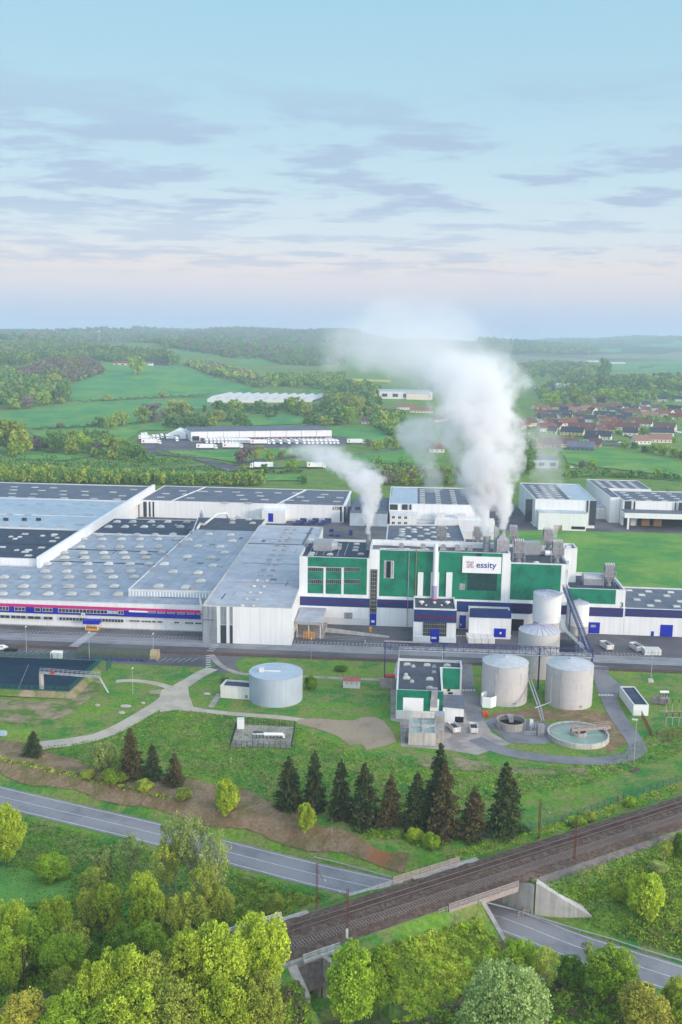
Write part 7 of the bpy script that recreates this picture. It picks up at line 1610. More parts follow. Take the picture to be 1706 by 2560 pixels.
# grass tufts that break up the near lawns
def tufts(label, poly, n, leafs, size):
    pts = [(x, y, hg(x, y)+.05) for x, y in scatter_poly(poly, n)]; pts = [p for p in pts if road_dist(p[0], p[1])[0] > 5.2 and abs(float(rail_sd(p[0], p[1]))) > 5.6]
    P_ = np.array(pts)+rng.normal(0, .04, (len(pts), 3)); me = quads_mesh('grass', P_, size, leafs, rng.integers(0, len(leafs), len(P_)), up=.2); o = bpy.data.objects.new('grass', me); C.objects.link(o); tag(o, label, None, None, 'stuff')
tufts('grass tufts on the lawn above the brown bank', [p[:2] for p in HX(Z6, [(0, 770), (-60, 720), (150, 700), (420, 670), (620, 630), (820, 520), (1000, 480), (1250, 510), (1568, 540), (1720, 600), (2000, 720), (2450, 785), (3000, 805), (3400, 780), (3640, 610), (3900, 560), (3900, 700), (3300, 900), (2400, 1050), (1200, 1000), (700, 900), (300, 820)])], 26000, ['tuft_a', 'tuft_b', 'tuft_a', 'tuft_c'], .34)
tufts('grass tufts on the meadows below the road', [p[:2] for p in HX(Y1, [(0, 160), (300, 240), (700, 330), (1100, 420), (1500, 540), (1300, 640), (700, 620), (330, 590), (120, 640), (-80, 600), (-80, 200)])], 17000, ['tuft_a', 'tuft_b', 'tuft_b', 'tuft_c'], .3)
tufts('dry grass stalks on the brown bank', lo+hi[::-1], 14000, ['tuft_c', 'far_brown', 'tuft_b', 'far_brown'], .28)
tufts('grass tufts on the right railway slope', [p[:2] for p in HX(Y2, [(860, 560), (1180, 430), (1568, 300), (1700, 260), (1700, 960), (1568, 900), (1250, 800), (1090, 730)])], 14000, ['tuft_a', 'tuft_b', 'tuft_c'], .28)
# ================================================================ far country
def HP(fn, pts): return [hit(fn(a, b))[:2] for a, b in pts]
for nm, mt, fn, pts in [
    ('field', 'meadow', Z1, [(320, 345), (450, 240), (560, 245), (660, 240), (870, 252), (920, 288), (1205, 362), (950, 388), (740, 388), (600, 398), (400, 408), (320, 400)]),
    ('field', 'meadow', Z1, [(-60, 470), (200, 442), (410, 412), (700, 402), (940, 396), (975, 430), (870, 455), (620, 505), (430, 522), (140, 532), (-60, 510)]),
    ('field', 'meadow_pale', Z1, [(150, 548), (600, 520), (860, 500), (900, 532), (640, 545), (560, 600), (470, 590), (200, 590)]),
    ('field', 'meadow', Z1, [(90, 640), (260, 650), (400, 660), (300, 680), (80, 672)]),
    ('field', 'meadow', Z1, [(1130, 477), (1370, 468), (1392, 510), (1130, 522)]), ('field', 'meadow_pale', Z1, [(1400, 355), (1568, 370), (1568, 395), (1420, 385)]),
    ('field', 'meadow', Z1, [(1060, 216), (1210, 218), (1260, 240), (1095, 244)]), ('field', 'meadow', Z1, [(745, 170), (975, 196), (940, 204), (780, 186)]),
    ('field', 'field_tan', Z1, [(1210, 250), (1420, 258), (1380, 266), (1200, 258)]),
    ('field', 'meadow_pale', Z1, [(345, 745), (900, 728), (1000, 745), (1380, 745), (1400, 770), (900, 775), (500, 770)]),
    ('field', 'meadow_pale', Z2, [(1005, 622), (1200, 615), (1568, 690), (1700, 720), (1700, 768), (1100, 700), (1050, 690)]),
    ('field', 'meadow', Z2, [(-60, 530), (190, 535), (240, 575), (240, 598), (120, 590), (-60, 560)]), ('field', 'meadow_pale', Z2, [(-60, 665), (170, 645), (300, 630), (380, 660), (370, 695), (100, 690)]),
    ('field', 'field_tan', Z2, [(1000, 196), (1568, 180), (1700, 185), (1700, 222), (1568, 222), (1240, 212)]),
    ('field', 'meadow', Z2, [(1250, 232), (1568, 224), (1568, 272), (1245, 268)]), ('field', 'field_tan', Z2, [(760, 196), (1180, 212), (1180, 238), (800, 240)]),
    ('field', 'field_tan', Z2, [(1235, 288), (1350, 290), (1350, 304), (1240, 304)]), ('field', 'meadow', Z2, [(1360, 150), (1568, 130), (1568, 165), (1440, 160)]), ('field', 'meadow', Z2, [(1180, 168), (1290, 166), (1290, 182), (1200, 182)]),
    ('field', 'field_yellow', Z2, [(60, 305), (240, 312), (240, 322), (80, 316)]), ('field', 'meadow', Z2, [(900, 390), (1040, 388), (1040, 405), (910, 415)]),
    ('field', 'meadow_pale', Z2, [(1380, 520), (1568, 500), (1568, 535), (1420, 545)]),
]: sheet(nm, HP(fn, pts), mt, dz=.6, res=22, wob=3)
dep = HP(Z1, [(622, 595), (640, 565), (860, 545), (1530, 560), (1600, 590), (1560, 615), (1390, 618), (1100, 628), (740, 635), (690, 610)])
sheet('depot_yard', dep, 'asphalt', dz=.35, res=12)
sheet('grass_verge', HP(Z1, [(745, 635), (1100, 628), (1390, 620), (1380, 655), (1250, 660), (1080, 690), (960, 668), (850, 660)]), 'meadow_pale', .45, res=12)
for pts, wd in (([(680, 605), (690, 635), (740, 652), (850, 662), (980, 690), (1060, 700), (1250, 672), (1380, 660), (1568, 650)], 9), ([(980, 690), (1030, 712), (1080, 725)], 14), ([(500, 735), (700, 722), (850, 712), (960, 700)], 5), ([(1100, 715), (1300, 712), (1480, 708)], 6)):
    ribbon('country_road', HP(Z1, pts), wd, 'asphalt', .6, sm_n=6)
ribbon('country_road', HP(Z2, [(-10, 655), (200, 640), (330, 610), (420, 590)]), 5, 'asphalt', .6, sm_n=6)
ribbon('country_road', HP(Z2, [(1010, 760), (1200, 745), (1568, 770), (1700, 780)]), 6, 'meadow_pale', .4, sm_n=6)
sheet('embankment_grass', UV([(52, 100), (62, 172), (90, 177.5), (260, 183), (260, 60), (128, 44), (100, 44), (84, 60)]), 'meadow_pale', .05, res=6, wob=.5)
sheet('bare_earth_patch', UV([(92, 48), (130, 46), (200, 44), (200, 58), (140, 57), (112, 61), (94, 60)]), 'dirt', .08, res=5, wob=.8)
ribbon('concrete_path', [W(84, 40)[:2], W(200, 37)[:2]], 3, 'concrete_floor', .07)
# ---- crowns for woods and middle distance trees
def blob(n, seed, w, h, base):
    r_ = np.random.default_rng(seed); C_, P_ = crown_points(h, w, base, 9, n, seed); return P_
TPL = [blob(70, 100+i, 1., 1., .05) for i in range(6)]
def wood(label, fn, pts, n, w_, h_, mats, name='wood', ls=.28, avoid=None):
    poly = HP(fn, pts); P_ = []; mi = []
    for (x, y) in scatter_poly(poly, n):
        w = w_*random.uniform(.7, 1.35); h = h_*random.uniform(.75, 1.3); t_ = TPL[random.randrange(6)]; a = random.uniform(0, 6.28); c_, s_ = math.cos(a), math.sin(a)
        z = hg(x, y); P_.append(np.stack([x+(t_[:, 0]*c_-t_[:, 1]*s_)*w, y+(t_[:, 0]*s_+t_[:, 1]*c_)*w, z+t_[:, 2]*h], 1)); mi.append(np.full(len(t_), random.randrange(len(mats))))
    me = quads_mesh(name, np.concatenate(P_), w_*ls, mats, np.concatenate(mi)); o = bpy.data.objects.new(name, me); C.objects.link(o); return tag(o, label, None, None, 'stuff')
G3 = ['far_green', 'far_green', 'far_green', 'far_olive']
wood('broad green wood covering the hill at upper left', Z1, [(-80, 150), (130, 142), (330, 165), (500, 170), (690, 190), (800, 200), (812, 238), (660, 232), (520, 232), (430, 222), (330, 222), (0, 262), (-80, 262)], 1500, 13, 13, G3)
wood('budding brownish wood on the left hillside', Z1, [(60, 285), (200, 245), (330, 226), (420, 240), (480, 285), (400, 305), (310, 330), (200, 300), (80, 310)], 700, 9, 12, ['far_brown', 'far_brown', 'far_brown', 'far_olive'])
wood('mixed green wood at the left edge below the brown wood', Z1, [(-80, 290), (60, 285), (90, 320), (200, 310), (310, 335), (316, 395), (250, 420), (120, 435), (-80, 450)], 420, 11, 13, G3)
wood('dark forest behind the far fields', Z1, [(560, 140), (800, 150), (1000, 148), (1568, 160), (1568, 245), (1280, 240), (1190, 212), (1050, 212), (980, 196), (750, 166)], 1900, 17, 14, ['far_green', 'far_green', 'far_brown', 'far_green'])
wood('far blue wooded ridge at upper left and centre', Z1, [(-80, 130), (60, 108), (300, 98), (560, 94), (900, 88), (1300, 84), (1640, 95), (1640, 160), (1000, 148), (560, 140), (300, 150), (130, 142)], 2600, 34, 20, ['far_green', 'far_green', 'far_brown'])
wood('far wooded ridge at upper right', Z2, [(640, 118), (900, 110), (1120, 112), (1280, 108), (1400, 104), (1700, 106), (1700, 130), (1400, 140), (1180, 162), (900, 165), (640, 165)], 1700, 30, 22, ['far_green', 'far_green', 'far_green'])
wood('low woods below the right ridge', Z2, [(640, 165), (900, 170), (1180, 172), (1170, 190), (760, 190), (640, 185)], 350, 24, 16, G3)
wood('wood in the valley behind the steam', Z2, [(810, 245), (900, 235), (1180, 240), (1190, 290), (1060, 300), (830, 300)], 420, 14, 13, G3)
wood('tree cover between village and far fields', Z2, [(1060, 300), (1190, 295), (1240, 310), (1568, 305), (1700, 310), (1700, 380), (1300, 385), (1060, 370), (930, 360)], 520, 12, 13, ['far_green', 'far_green', 'far_olive'])
wood('trees behind the greenhouse roofs', Z1, [(1200, 310), (1350, 300), (1568, 290), (1568, 350), (1400, 352), (1200, 345)], 330, 11, 11, G3)
wood('tree belt on the slope above the greenhouse', Z1, [(870, 236), (1000, 250), (1100, 280), (1210, 330), (1200, 352), (1060, 318), (930, 280), (850, 248)], 260, 12, 11, ['far_green', 'far_olive', 'far_brown'])
wood('thicket of young saplings along the back of the factory', Z1, [(-80, 742), (200, 745), (420, 765), (800, 780), (1200, 782), (1200, 796), (800, 794), (0, 782), (-80, 778)], 700, 4.5, 7.5, ['far_green', 'leaf_olive', 'far_green', 'far_olive'], 'thicket', .2)
wood('thicket behind the factory near the steam', Z2, [(170, 748), (560, 745), (560, 792), (170, 800)], 240, 5, 7, ['far_green', 'far_olive', 'far_brown'], 'thicket', .2)
wood('tree cover in the middle valley behind the depot', Z2, [(-60, 330), (100, 335), (190, 360), (190, 460), (120, 500), (-60, 510), (-60, 420)], 170, 11, 11, G3)
wood('low bushes left of the village', Z2, [(180, 470), (300, 470), (300, 560), (230, 570), (150, 520)], 90, 9, 8, G3)
wood('trees between the steam column and the village', Z2, [(840, 575), (880, 560), (900, 600), (880, 740), (840, 740)], 90, 8, 9, G3)
wood('tree cover among the village gardens', Y6, [(130, 470), (500, 460), (1000, 440), (1568, 420), (1568, 640), (1200, 640), (700, 640), (200, 620)], 190, 5.5, 6, ['far_green', 'leaf_green', 'far_olive'], ls=.2)
wood('tree cover between the valley warehouse and the poplars', Y6, [(150, 290), (700, 250), (1568, 260), (1700, 330), (1568, 400), (900, 400), (200, 390)], 240, 10, 11, G3)
wood('bushes round the greenhouse and copses', Z1, [(750, 470), (1000, 440), (1300, 440), (1568, 430), (1568, 470), (1350, 480), (1130, 500), (1000, 525), (760, 530)], 130, 8, 7, G3)
wood('bushes below the left copse', Z1, [(120, 600), (420, 560), (560, 600), (640, 640), (700, 690), (600, 690), (400, 660), (160, 640)], 110, 7, 7, G3)
# ---- individual middle distance trees
def fartree(key, w, h, base, n, ls, mats, seed):
    t_ = thing('hedgerow_tree', '', 'tree'); C_, P_ = crown_points(h, w, base, 16, n, seed); mb = MB(); mb.tube([(0, 0, -1.5), (0, 0, h*.55)], w*.035, 5, w*.015)
    o = bpy.data.objects.new('trunk', mb.mesh('trunk', 'bark')); C.objects.link(o); o.parent = t_
    o = bpy.data.objects.new('crown', quads_mesh('crown', P_, ls, [mats])); C.objects.link(o); o.parent = t_; PROTO[key] = t_
for i in range(3): fartree('f%d' % i, 10, 10, .3, 1000, .8, 'leaf_green', 40+i)
for i in range(2): recolor('d%d' % i, 'f%d' % i, 'far_green'); recolor('o%d' % i, 'f%d' % i, 'far_olive'); recolor('b%d' % i, 'f%d' % i, 'far_brown'); recolor('y%d' % i, 'f%d' % i, 'leaf_olive')
for k_ in 'fdoby': BASE[k_] = (10, 10)
WORD = {'f': 'fresh green', 'd': 'dark green', 'o': 'olive', 'b': 'brownish budding', 'y': 'yellow green'}
def row(group, where, fn, items):
    for it in items:
        k, x_, y_, w, h = it[:5]; kk = k+str(random.randrange(2)) if k != 'f' else 'f%d' % random.randrange(3)
        plant(kk, fn, x_, y_, w/1.823 if fn in (Z1, Z2) else w/3.862, h/1.823 if fn in (Z1, Z2) else h/3.862, '%s round tree %s' % (WORD[k], where), group+' ('+WORD[k]+')')
row('trees at the left edge beside the hedges', 'at the left edge above the thick hedge', Z1, [('o', 40, 640, 150, 140), ('y', 100, 650, 90, 110), ('f', 68, 660, 75, 68), ('b', 165, 630, 70, 60), ('o', 10, 600, 80, 70)])
row('trees in the small copse left of the depot', 'in the copse left of the truck depot', Z1, [('d', 245, 640, 85, 90), ('o', 325, 650, 70, 82), ('f', 380, 640, 85, 85), ('d', 285, 620, 80, 75), ('o', 515, 655, 85, 85), ('b', 440, 650, 60, 55), ('d', 560, 665, 60, 50), ('d', 655, 680, 50, 60), ('d', 620, 672, 50, 40)])
row('trees in the hedge at the meadow corner', 'at the corner of the big meadows', Z1, [('f', 505, 535, 65, 62), ('o', 548, 520, 75, 62), ('d', 455, 530, 60, 50), ('b', 275, 532, 35, 28)])
row('trees in the copse above the depot', 'in the copse behind the white tent', Z1, [('f', 650, 508, 75, 72), ('b', 700, 500, 90, 80), ('y', 790, 478, 90, 75), ('o', 845, 482, 80, 70), ('d', 790, 530, 75, 55), ('d', 850, 530, 70, 50), ('d', 915, 530, 90, 55), ('o', 965, 530, 70, 55), ('d', 1090, 525, 80, 66), ('y', 1010, 500, 60, 50), ('d', 1130, 525, 50, 40)])
row('trees before the greenhouse', 'in front of the blue greenhouse roofs', Z1, [('d', 1005, 460, 65, 55), ('f', 1075, 460, 70, 58), ('d', 1120, 455, 50, 38), ('d', 1180, 462, 75, 58), ('f', 1350, 470, 90, 78), ('d', 1310, 455, 55, 60), ('o', 1392, 475, 70, 58), ('d', 1480, 440, 60, 42), ('y', 1535, 440, 60, 52), ('d', 1430, 520, 90, 50), ('o', 1480, 520, 70, 45), ('d', 1540, 515, 80, 45)])
row('trees along the access road', 'along the road in front of the depot', Z1, [('b', 1110, 690, 85, 65), ('y', 1172, 672, 40, 42), ('f', 1228, 685, 50, 52), ('o', 1282, 668, 35, 40), ('o', 1340, 655, 35, 30), ('f', 1330, 725, 55, 50), ('d', 1210, 732, 40, 40), ('d', 1380, 785, 45, 38), ('y', 1110, 725, 30, 30), ('y', 1180, 640, 60, 30), ('b', 1130, 645, 80, 35)])
row('trees on the upper meadow', 'in front of the farm on the hilltop', Z1, [('f', 627, 290, 75, 82), ('d', 750, 240, 70, 50), ('d', 790, 242, 70, 48), ('d', 700, 238, 45, 45)])
row('trees at the wood edge at left', 'at the lower edge of the left wood', Z1, [('f', 195, 425, 65, 58), ('d', 280, 405, 75, 75), ('y', 240, 350, 90, 65), ('d', 150, 390, 80, 90), ('f', 65, 445, 60, 50), ('b', 120, 440, 60, 55), ('y', 280, 420, 40, 30), ('y', 490, 405, 55, 28), ('y', 745, 392, 45, 30)])
row('street trees right of the depot', 'below the white trailer right of the depot', Z2, [('o', 178, 632, 50, 50), ('y', 220, 622, 34, 50), ('o', 262, 625, 55, 65), ('b', 135, 620, 35, 40), ('f', 45, 510, 60, 75), ('y', 80, 460, 70, 70), ('o', 10, 440, 60, 60)])
row('big trees north of the village', 'directly behind the village roofs', Y6, [('f', 295, 450, 165, 120), ('o', 540, 440, 150, 155), ('y', 665, 430, 100, 85), ('f', 820, 400, 140, 120), ('b', 790, 425, 110, 80), ('d', 435, 450, 80, 60), ('f', 950, 400, 150, 125), ('f', 1035, 440, 120, 115), ('f', 1150, 440, 110, 75), ('d', 900, 290, 140, 100), ('f', 690, 300, 110, 80), ('d', 420, 340, 120, 70), ('f', 620, 310, 100, 70), ('o', 230, 340, 90, 60), ('d', 1040, 280, 90, 60), ('d', 1380, 200, 120, 75), ('d', 1175, 290, 80, 105), ('f', 1290, 250, 130, 90), ('f', 1450, 280, 110, 100), ('d', 1525, 190, 45, 70), ('f', 1380, 510, 90, 65), ('f', 1320, 350, 100, 60), ('o', 1480, 360, 100, 60), ('f', 1240, 350, 80, 50)])
row('tall poplars behind the village', 'rising as a tall dark clump behind the village', Y6, [('d', 800, 200, 110, 200), ('d', 770, 300, 70, 160), ('d', 835, 160, 90, 130)])
row('garden trees in the village', 'standing in a village garden', Y6, [('d', 1240, 590, 80, 55), ('f', 1195, 720, 90, 70), ('b', 1190, 690, 60, 50), ('d', 850, 700, 90, 40), ('f', 960, 715, 80, 45), ('d', 670, 580, 70, 30), ('d', 350, 600, 120, 30), ('f', 1330, 600, 70, 40), ('f', 1440, 590, 60, 50), ('o', 620, 690, 40, 40), ('f', 205, 500, 60, 45), ('f', 1490, 800, 70, 50), ('f', 740, 700, 60, 35), ('d', 900, 610, 60, 30)])
row('trees at the right meadow hedge', 'in the thick hedge below the village at right', Y6, [('f', 1010, 850, 90, 75), ('d', 1110, 860, 90, 65), ('f', 1290, 900, 120, 85), ('f', 1390, 920, 130, 90), ('d', 1210, 890, 100, 60), ('f', 1500, 940, 130, 90), ('o', 1350, 850, 60, 40), ('d', 1568, 960, 100, 80)])
row('trees on the embankment behind the factory', 'in the hedge line behind the right warehouses', Y6, [('f', 690, 1060, 95, 95), ('b', 600, 1050, 70, 80), ('f', 465, 1060, 45, 65), ('d', 740, 1070, 40, 40), ('d', 830, 1090, 70, 40), ('d', 1070, 1130, 90, 60), ('d', 1170, 1130, 95, 60), ('f', 1330, 1130, 90, 85), ('d', 1420, 1140, 90, 50), ('d', 1510, 1150, 90, 50), ('o', 900, 1130, 70, 50), ('o', 970, 1135, 80, 55), ('f', 430, 1130, 60, 60), ('d', 520, 1120, 80, 55), ('f', 80, 1100, 80, 70), ('d', 30, 1040, 60, 90), ('f', 110, 1060, 40, 50)])
row('trees at the right edge behind the warehouses', 'at the right edge behind the canopy warehouse', Z5, [('o', 1480, 130, 60*.7, 45*.7), ('f', 1535, 170, 90*.7, 90*.7), ('f', 1580, 150, 80*.7, 60*.7)])
# ---- hedges
def hedge(label, fn, pts, w, h, mats=('hedge', 'far_green'), dens=1.6):
    P = [hit(fn(a, b)) for a, b in pts]; Q = []
    for a, b in zip(P[:-1], P[1:]):
        l = math.dist(a[:2], b[:2]); n = max(2, int(l*dens*6))
        t = rng.random(n); x = a[0]+(b[0]-a[0])*t; y = a[1]+(b[1]-a[1])*t
        zz = np.array([hg(float(p), float(q)) for p, q in zip(x[::1], y[::1])]); hh = h*(.75+.35*np.sin(x*.35+y*.2)+.2*np.sin(x*1.1))
        Q.append(np.stack([x+rng.normal(0, w*.28, n), y+rng.normal(0, w*.28, n), zz+hh*rng.random(n)**.6], 1))
    Q = np.concatenate(Q); me = quads_mesh('hedge', Q, min(1.1, h*.35), list(mats), rng.integers(0, len(mats), len(Q))); o = bpy.data.objects.new('hedge', me); C.objects.link(o); tag(o, label, 'hedge')
hedge('dark hedge between the two big meadows, right part', Z1, [(400, 411), (600, 400), (740, 392), (950, 382)], 3, 3.5)
hedge('hedge along the lower edge of the lower big meadow', Z1, [(150, 536), (300, 532), (440, 522)], 3, 3)
hedge('hedge from the meadow corner to the copse behind the tent', Z1, [(560, 518), (640, 508), (740, 490)], 2.5, 2)
hedge('thick tall dark hedge at left above the country road', Z1, [(-60, 705), (120, 702), (300, 708), (500, 712), (700, 700), (885, 690)], 6, 8, dens=2.2)
hedge('hedge in front of the thick tall hedge, reaching the road junction', Z1, [(240, 742), (480, 740), (700, 735), (900, 722), (1000, 722)], 4, 3.5)
hedge('hedge at left below the tree covered hill', Z1, [(-60, 452), (120, 437), (240, 422), (330, 408)], 5, 6)
hedge('low hedge in front of the parked truck on the country road', Z1, [(1030, 738), (1180, 735), (1380, 735)], 3, 3)
hedge('long hedge across the right meadow foot', Z2, [(1020, 755), (1200, 752), (1400, 760), (1568, 768), (1700, 775)], 4, 5)
hedge('dark hedge behind the steam on the right', Z2, [(120, 720), (250, 722), (380, 722)], 7, 8, dens=2.5)
hedge('hedge along the lane left of the village house row', Z2, [(840, 560), (900, 565), (1010, 620)], 3, 3)
hedge('hedge line between the two far right fields', Z2, [(1370, 262), (1440, 248), (1470, 245)], 6, 8, dens=.7); hedge('hedge line on the far right field with a small copse', Z2, [(1380, 216), (1440, 214), (1500, 218)], 6, 9, dens=.7)
hedge('conifer hedge behind the brown field near the village', Z2, [(1235, 322), (1290, 324), (1345, 326)], 8, 14, dens=2.); hedge('garden hedge before the yellow gabled house', Y6, [(440, 740), (560, 748), (640, 740)], 2, 2.2); hedge('garden hedge in front of the dark roofed house in the village', Y6, [(760, 790), (860, 800), (980, 792)], 2, 2.2)
hedge('long garden hedge below the middle village houses', Y6, [(1010, 740), (1110, 755), (1260, 752)], 2.5, 3)
# ---- depot, trucks
dl, dr_ = hit(Z1(872, 592)), hit(Z1(1512, 580)); dx_, dy_ = dr_[0]-dl[0], dr_[1]-dl[1]; dlen = math.hypot(dx_, dy_); dth = math.atan2(dy_, dx_)
dw = thing('depot_warehouse', 'very long white truck depot with a row of loading docks on the fields', 'warehouse', dl)
def dp(a, b, z): return (dl[0]+a*math.cos(dth)-b*math.sin(dth), dl[1]+a*math.sin(dth)+b*math.cos(dth), dl[2]+z)
DH = 9.
mb = MB(); mb.box(0, dlen, 0, 42, -1, DH, dp); mb.build('wall', 'white', dw); mb = MB(); mb.box(-.3, dlen+.3, -.3, 42.3, DH, DH+.35, dp); mb.build('roof', 'roof_slate', dw)
mb = MB(); mb.box(.2, dlen-.2, -.12, 0, 2.9, 3.5, dp); mb.build('orange_stripe', 'redroof', dw); mb = MB(); mb.box(8, dlen-.5, -.15, 0, .6, 2.9, dp); mb.build('dock_band', 'duct', dw)
for i in range(28): a = 9+i*(dlen-14)/28; MB().box(a, a+2.6, -.3, -.15, .9, 2.8, dp).build('dock_door', 'charcoal', dw)
mb = MB(); mb.box(1, 7, -.2, 0, 1, 5, dp); mb.build('office_glazing', 'glass', dw); mb = MB()
for i in range(1, 9): a = dlen*i/9; mb.box(a-.15, a+.15, -.14, -.02, 3.6, DH, dp)
mb.build('downpipe', 'duct', dw)
def truck_proto(cabcol='truckwhite'):
    t_ = thing('lorry', '', 'lorry', (0, 0, 0))
    mb = MB(); mb.box(-6.6, 5.6, -1.25, 1.25, 1.1, 4.); mb.build('trailer_box', 'truckwhite', t_)
    mb = MB(); mb.rings([[(6.1, -1.2, .6), (6.1, 1.2, .6), (6.1, 1.2, 3.7), (6.1, -1.2, 3.7)], [(7.9, -1.2, .6), (7.9, 1.2, .6), (7.9, 1.2, 3.0), (7.9, -1.2, 3.0)], [(8.25, -1.15, .6), (8.25, 1.15, .6), (8.25, 1.15, 1.6), (8.25, -1.15, 1.6)]]); mb.build('cab', cabcol, t_)
    mb = MB(); mb.box(7.95, 8.16, -1.05, 1.05, 1.9, 2.7); mb.box(6.9, 7.7, -1.23, 1.23, 1.9, 2.7); mb.build('windscreen', 'glass', t_)
    for x_ in (-5.2, -4., 4.4, 7.1):
        mb = MB(); mb.tube([(x_, -1.2, .5), (x_, 1.2, .5)], .5, 10); mb.build('wheel', 'tyre', t_)
    mb = MB(); mb.box(-6.5, 6, -1, 1, .75, 1.1); mb.build('chassis', 'charcoal', t_)
    mb = MB(); mb.box(-5.6, -4.4, -1.29, -1.25, 2.0, 2.9); mb.build('red_emblem', 'redmat', t_); mb = MB(); mb.box(-5.6, -4.4, -1.29, -1.25, 2.95, 3.5); mb.build('yellow_emblem', 'amber', t_)
    return t_
tp = truck_proto(); xs = [937, 957, 974, 991, 1008, 1025, 1041, 1056, 1071, 1086, 1100, 1114, 1128, 1232, 1265, 1302, 1337, 1372, 1392, 1410, 1430, 1450, 1470, 1490, 1506, 1523]
for i, x_ in enumerate(xs):
    x, y, z = hit(Z1(x_, 600 if x_ < 1150 else 604)); g = ('lorry backed to the depot docks, cab facing the fence, left half of the row', 'lorries at the depot docks, left half') if i < 13 else ('lorry backed to the depot docks at a slant, right half of the row', 'lorries at the depot docks, right half')
    proto_place(USED, tp, (x, y+3, z+.4), dth-math.pi/2+(.25 if i > 12 else 0), (.85, 1, 1), *g)
for fn, x0, x1, y_, lab in ((Z1, 890, 987, 628, 'white lorry with red and yellow emblem parked alone before the depot'), (Z1, 1010, 1105, 625, 'white lorry parked alone before the depot, right of the one with the emblem'), (Z1, 1137, 1230, 607, 'white lorry driving along the middle of the dock row'), (Z1, 640, 732, 606, 'white lorry at the left end of the depot yard, front one'), (Z1, 630, 690, 586, 'white lorry at the left end of the depot yard, rear one'), (Z1, 1145, 1252, 716, 'white lorry parked by the country road below the depot'), (Z1, 1395, 1480, 716, 'lorry on the country road faintly seen through the left steam plume'), (Z2, 35, 118, 604, 'white lorry right of the depot building')):
    a = hit(fn(x0, y_)); b = hit(fn(x1, y_)); l = math.dist(a, b); s_ = l/15.; proto_place(USED, tp, ((a[0]+b[0])/2, (a[1]+b[1])/2, (a[2]+b[2])/2+.5), math.atan2(b[1]-a[1], b[0]-a[0])+(0 if x0 not in (1145,) else math.pi), (s_, 1.1, 1.1), lab, 'lorries parked sideways')
for i, (x_, y_) in enumerate(((700, 580), (718, 580), (738, 576), (762, 578), (650, 572), (665, 570), (805, 590))):
    x, y, z = hit(Z1(x_, y_)); proto_place(USED, tp, (x, y, z+.4), dth-math.pi/2, (.75, 1, .9), ['first', 'second', 'third', 'fourth'][i]+' lorry from the left in the short row beside the white tent' if i < 4 else ['farther left short lorry at the upper left corner of the depot yard', 'farther right short lorry at the upper left corner of the depot yard', 'short lorry parked against the white tent'][i-4], 'lorries around the tent')
a = hit(Z1(765, 578)); b = hit(Z1(835, 588)); tt = thing('white_tent_hall', 'white pitched tent hall left of the depot', 'tent', a); mb = MB(); wv_ = b[0]-a[0]
mb.rings([[(a[0], a[1], a[2]), (a[0], a[1], a[2]+4.5), (a[0]+wv_/2, a[1], a[2]+8.5), (b[0], a[1], a[2]+4.5), (b[0], a[1], a[2])], [(a[0], a[1]+22, a[2]), (a[0], a[1]+22, a[2]+4.5), (a[0]+wv_/2, a[1]+22, a[2]+8.5), (b[0], a[1]+22, a[2]+4.5), (b[0], a[1]+22, a[2])]]); mb.build('canvas', 'truckwhite', tt); mb = MB(); mb.box(a[0]+wv_*.35, a[0]+wv_*.65, a[1]-.15, a[1], a[2], a[2]+3.5); mb.build('door', 'duct', tt)
def simple_building(fn, x0, x1, yb, h, depth, wallm, roofm, lab, cat='building', pitch=0., name='building', rot=0., nwin=0):
    a = hit(fn(x0, yb)); b = hit(fn(x1, yb)); cx, cy = (a[0]+b[0])/2, (a[1]+b[1])/2; z = min(a[2], b[2]); l = math.dist(a[:2], b[:2]); th_ = math.atan2(b[1]-a[1], b[0]-a[0])*0+rot
    t_ = thing(name, lab, cat, (cx, cy, z)); tf = lambda p, q, r: (cx+p*math.cos(th_)-q*math.sin(th_), cy+p*math.sin(th_)+q*math.cos(th_), z+r)
    mb = MB(); mb.box(-l/2, l/2, 0, depth, -1.5, h, tf)
    if pitch: mb.add([tf(-l/2, 0, h), tf(-l/2, depth, h), tf(-l/2, depth/2, h+pitch), tf(l/2, 0, h), tf(l/2, depth, h), tf(l/2, depth/2, h+pitch)], [(0, 1, 2), (3, 5, 4)])
    mb.build('wall', wallm, t_); mb = MB(); e = .4
    if pitch:
        k = pitch/(depth/2); mb.add([tf(-l/2-e, -e, h-k*e+.08), tf(l/2+e, -e, h-k*e+.08), tf(l/2+e, depth/2, h+pitch+.08), tf(-l/2-e, depth/2, h+pitch+.08), tf(l/2+e, depth+e, h-k*e+.08), tf(-l/2-e, depth+e, h-k*e+.08)], [(0, 1, 2, 3), (3, 2, 4, 5)])
    else: mb.box(-l/2-.2, l/2+.2, -.2, depth+.2, h, h+.4, tf)
    mb.build('roof', roofm, t_)
    for i in range(nwin): mb = MB(); p = -l/2+(i+.5)*l/nwin; mb.box(p-l/nwin*.25, p+l/nwin*.25, -.06, 0, h*.3, h*.7, tf); mb.build('window', 'glass', t_)
    return t_, l, tf
M['wall_cream'] = mat('cream_render', (.62, .55, .45), var=.06, scale=.3, rnd=.15); M['wall_white'] = mat('white_render', (.70, .68, .64), var=.05, scale=.3); M['wall_yellow'] = mat('yellow_render', (.62, .50, .30), var=.05); M['wall_brick'] = mat('pinkish_brick', (.42, .30, .24), var=.15, scale=2)
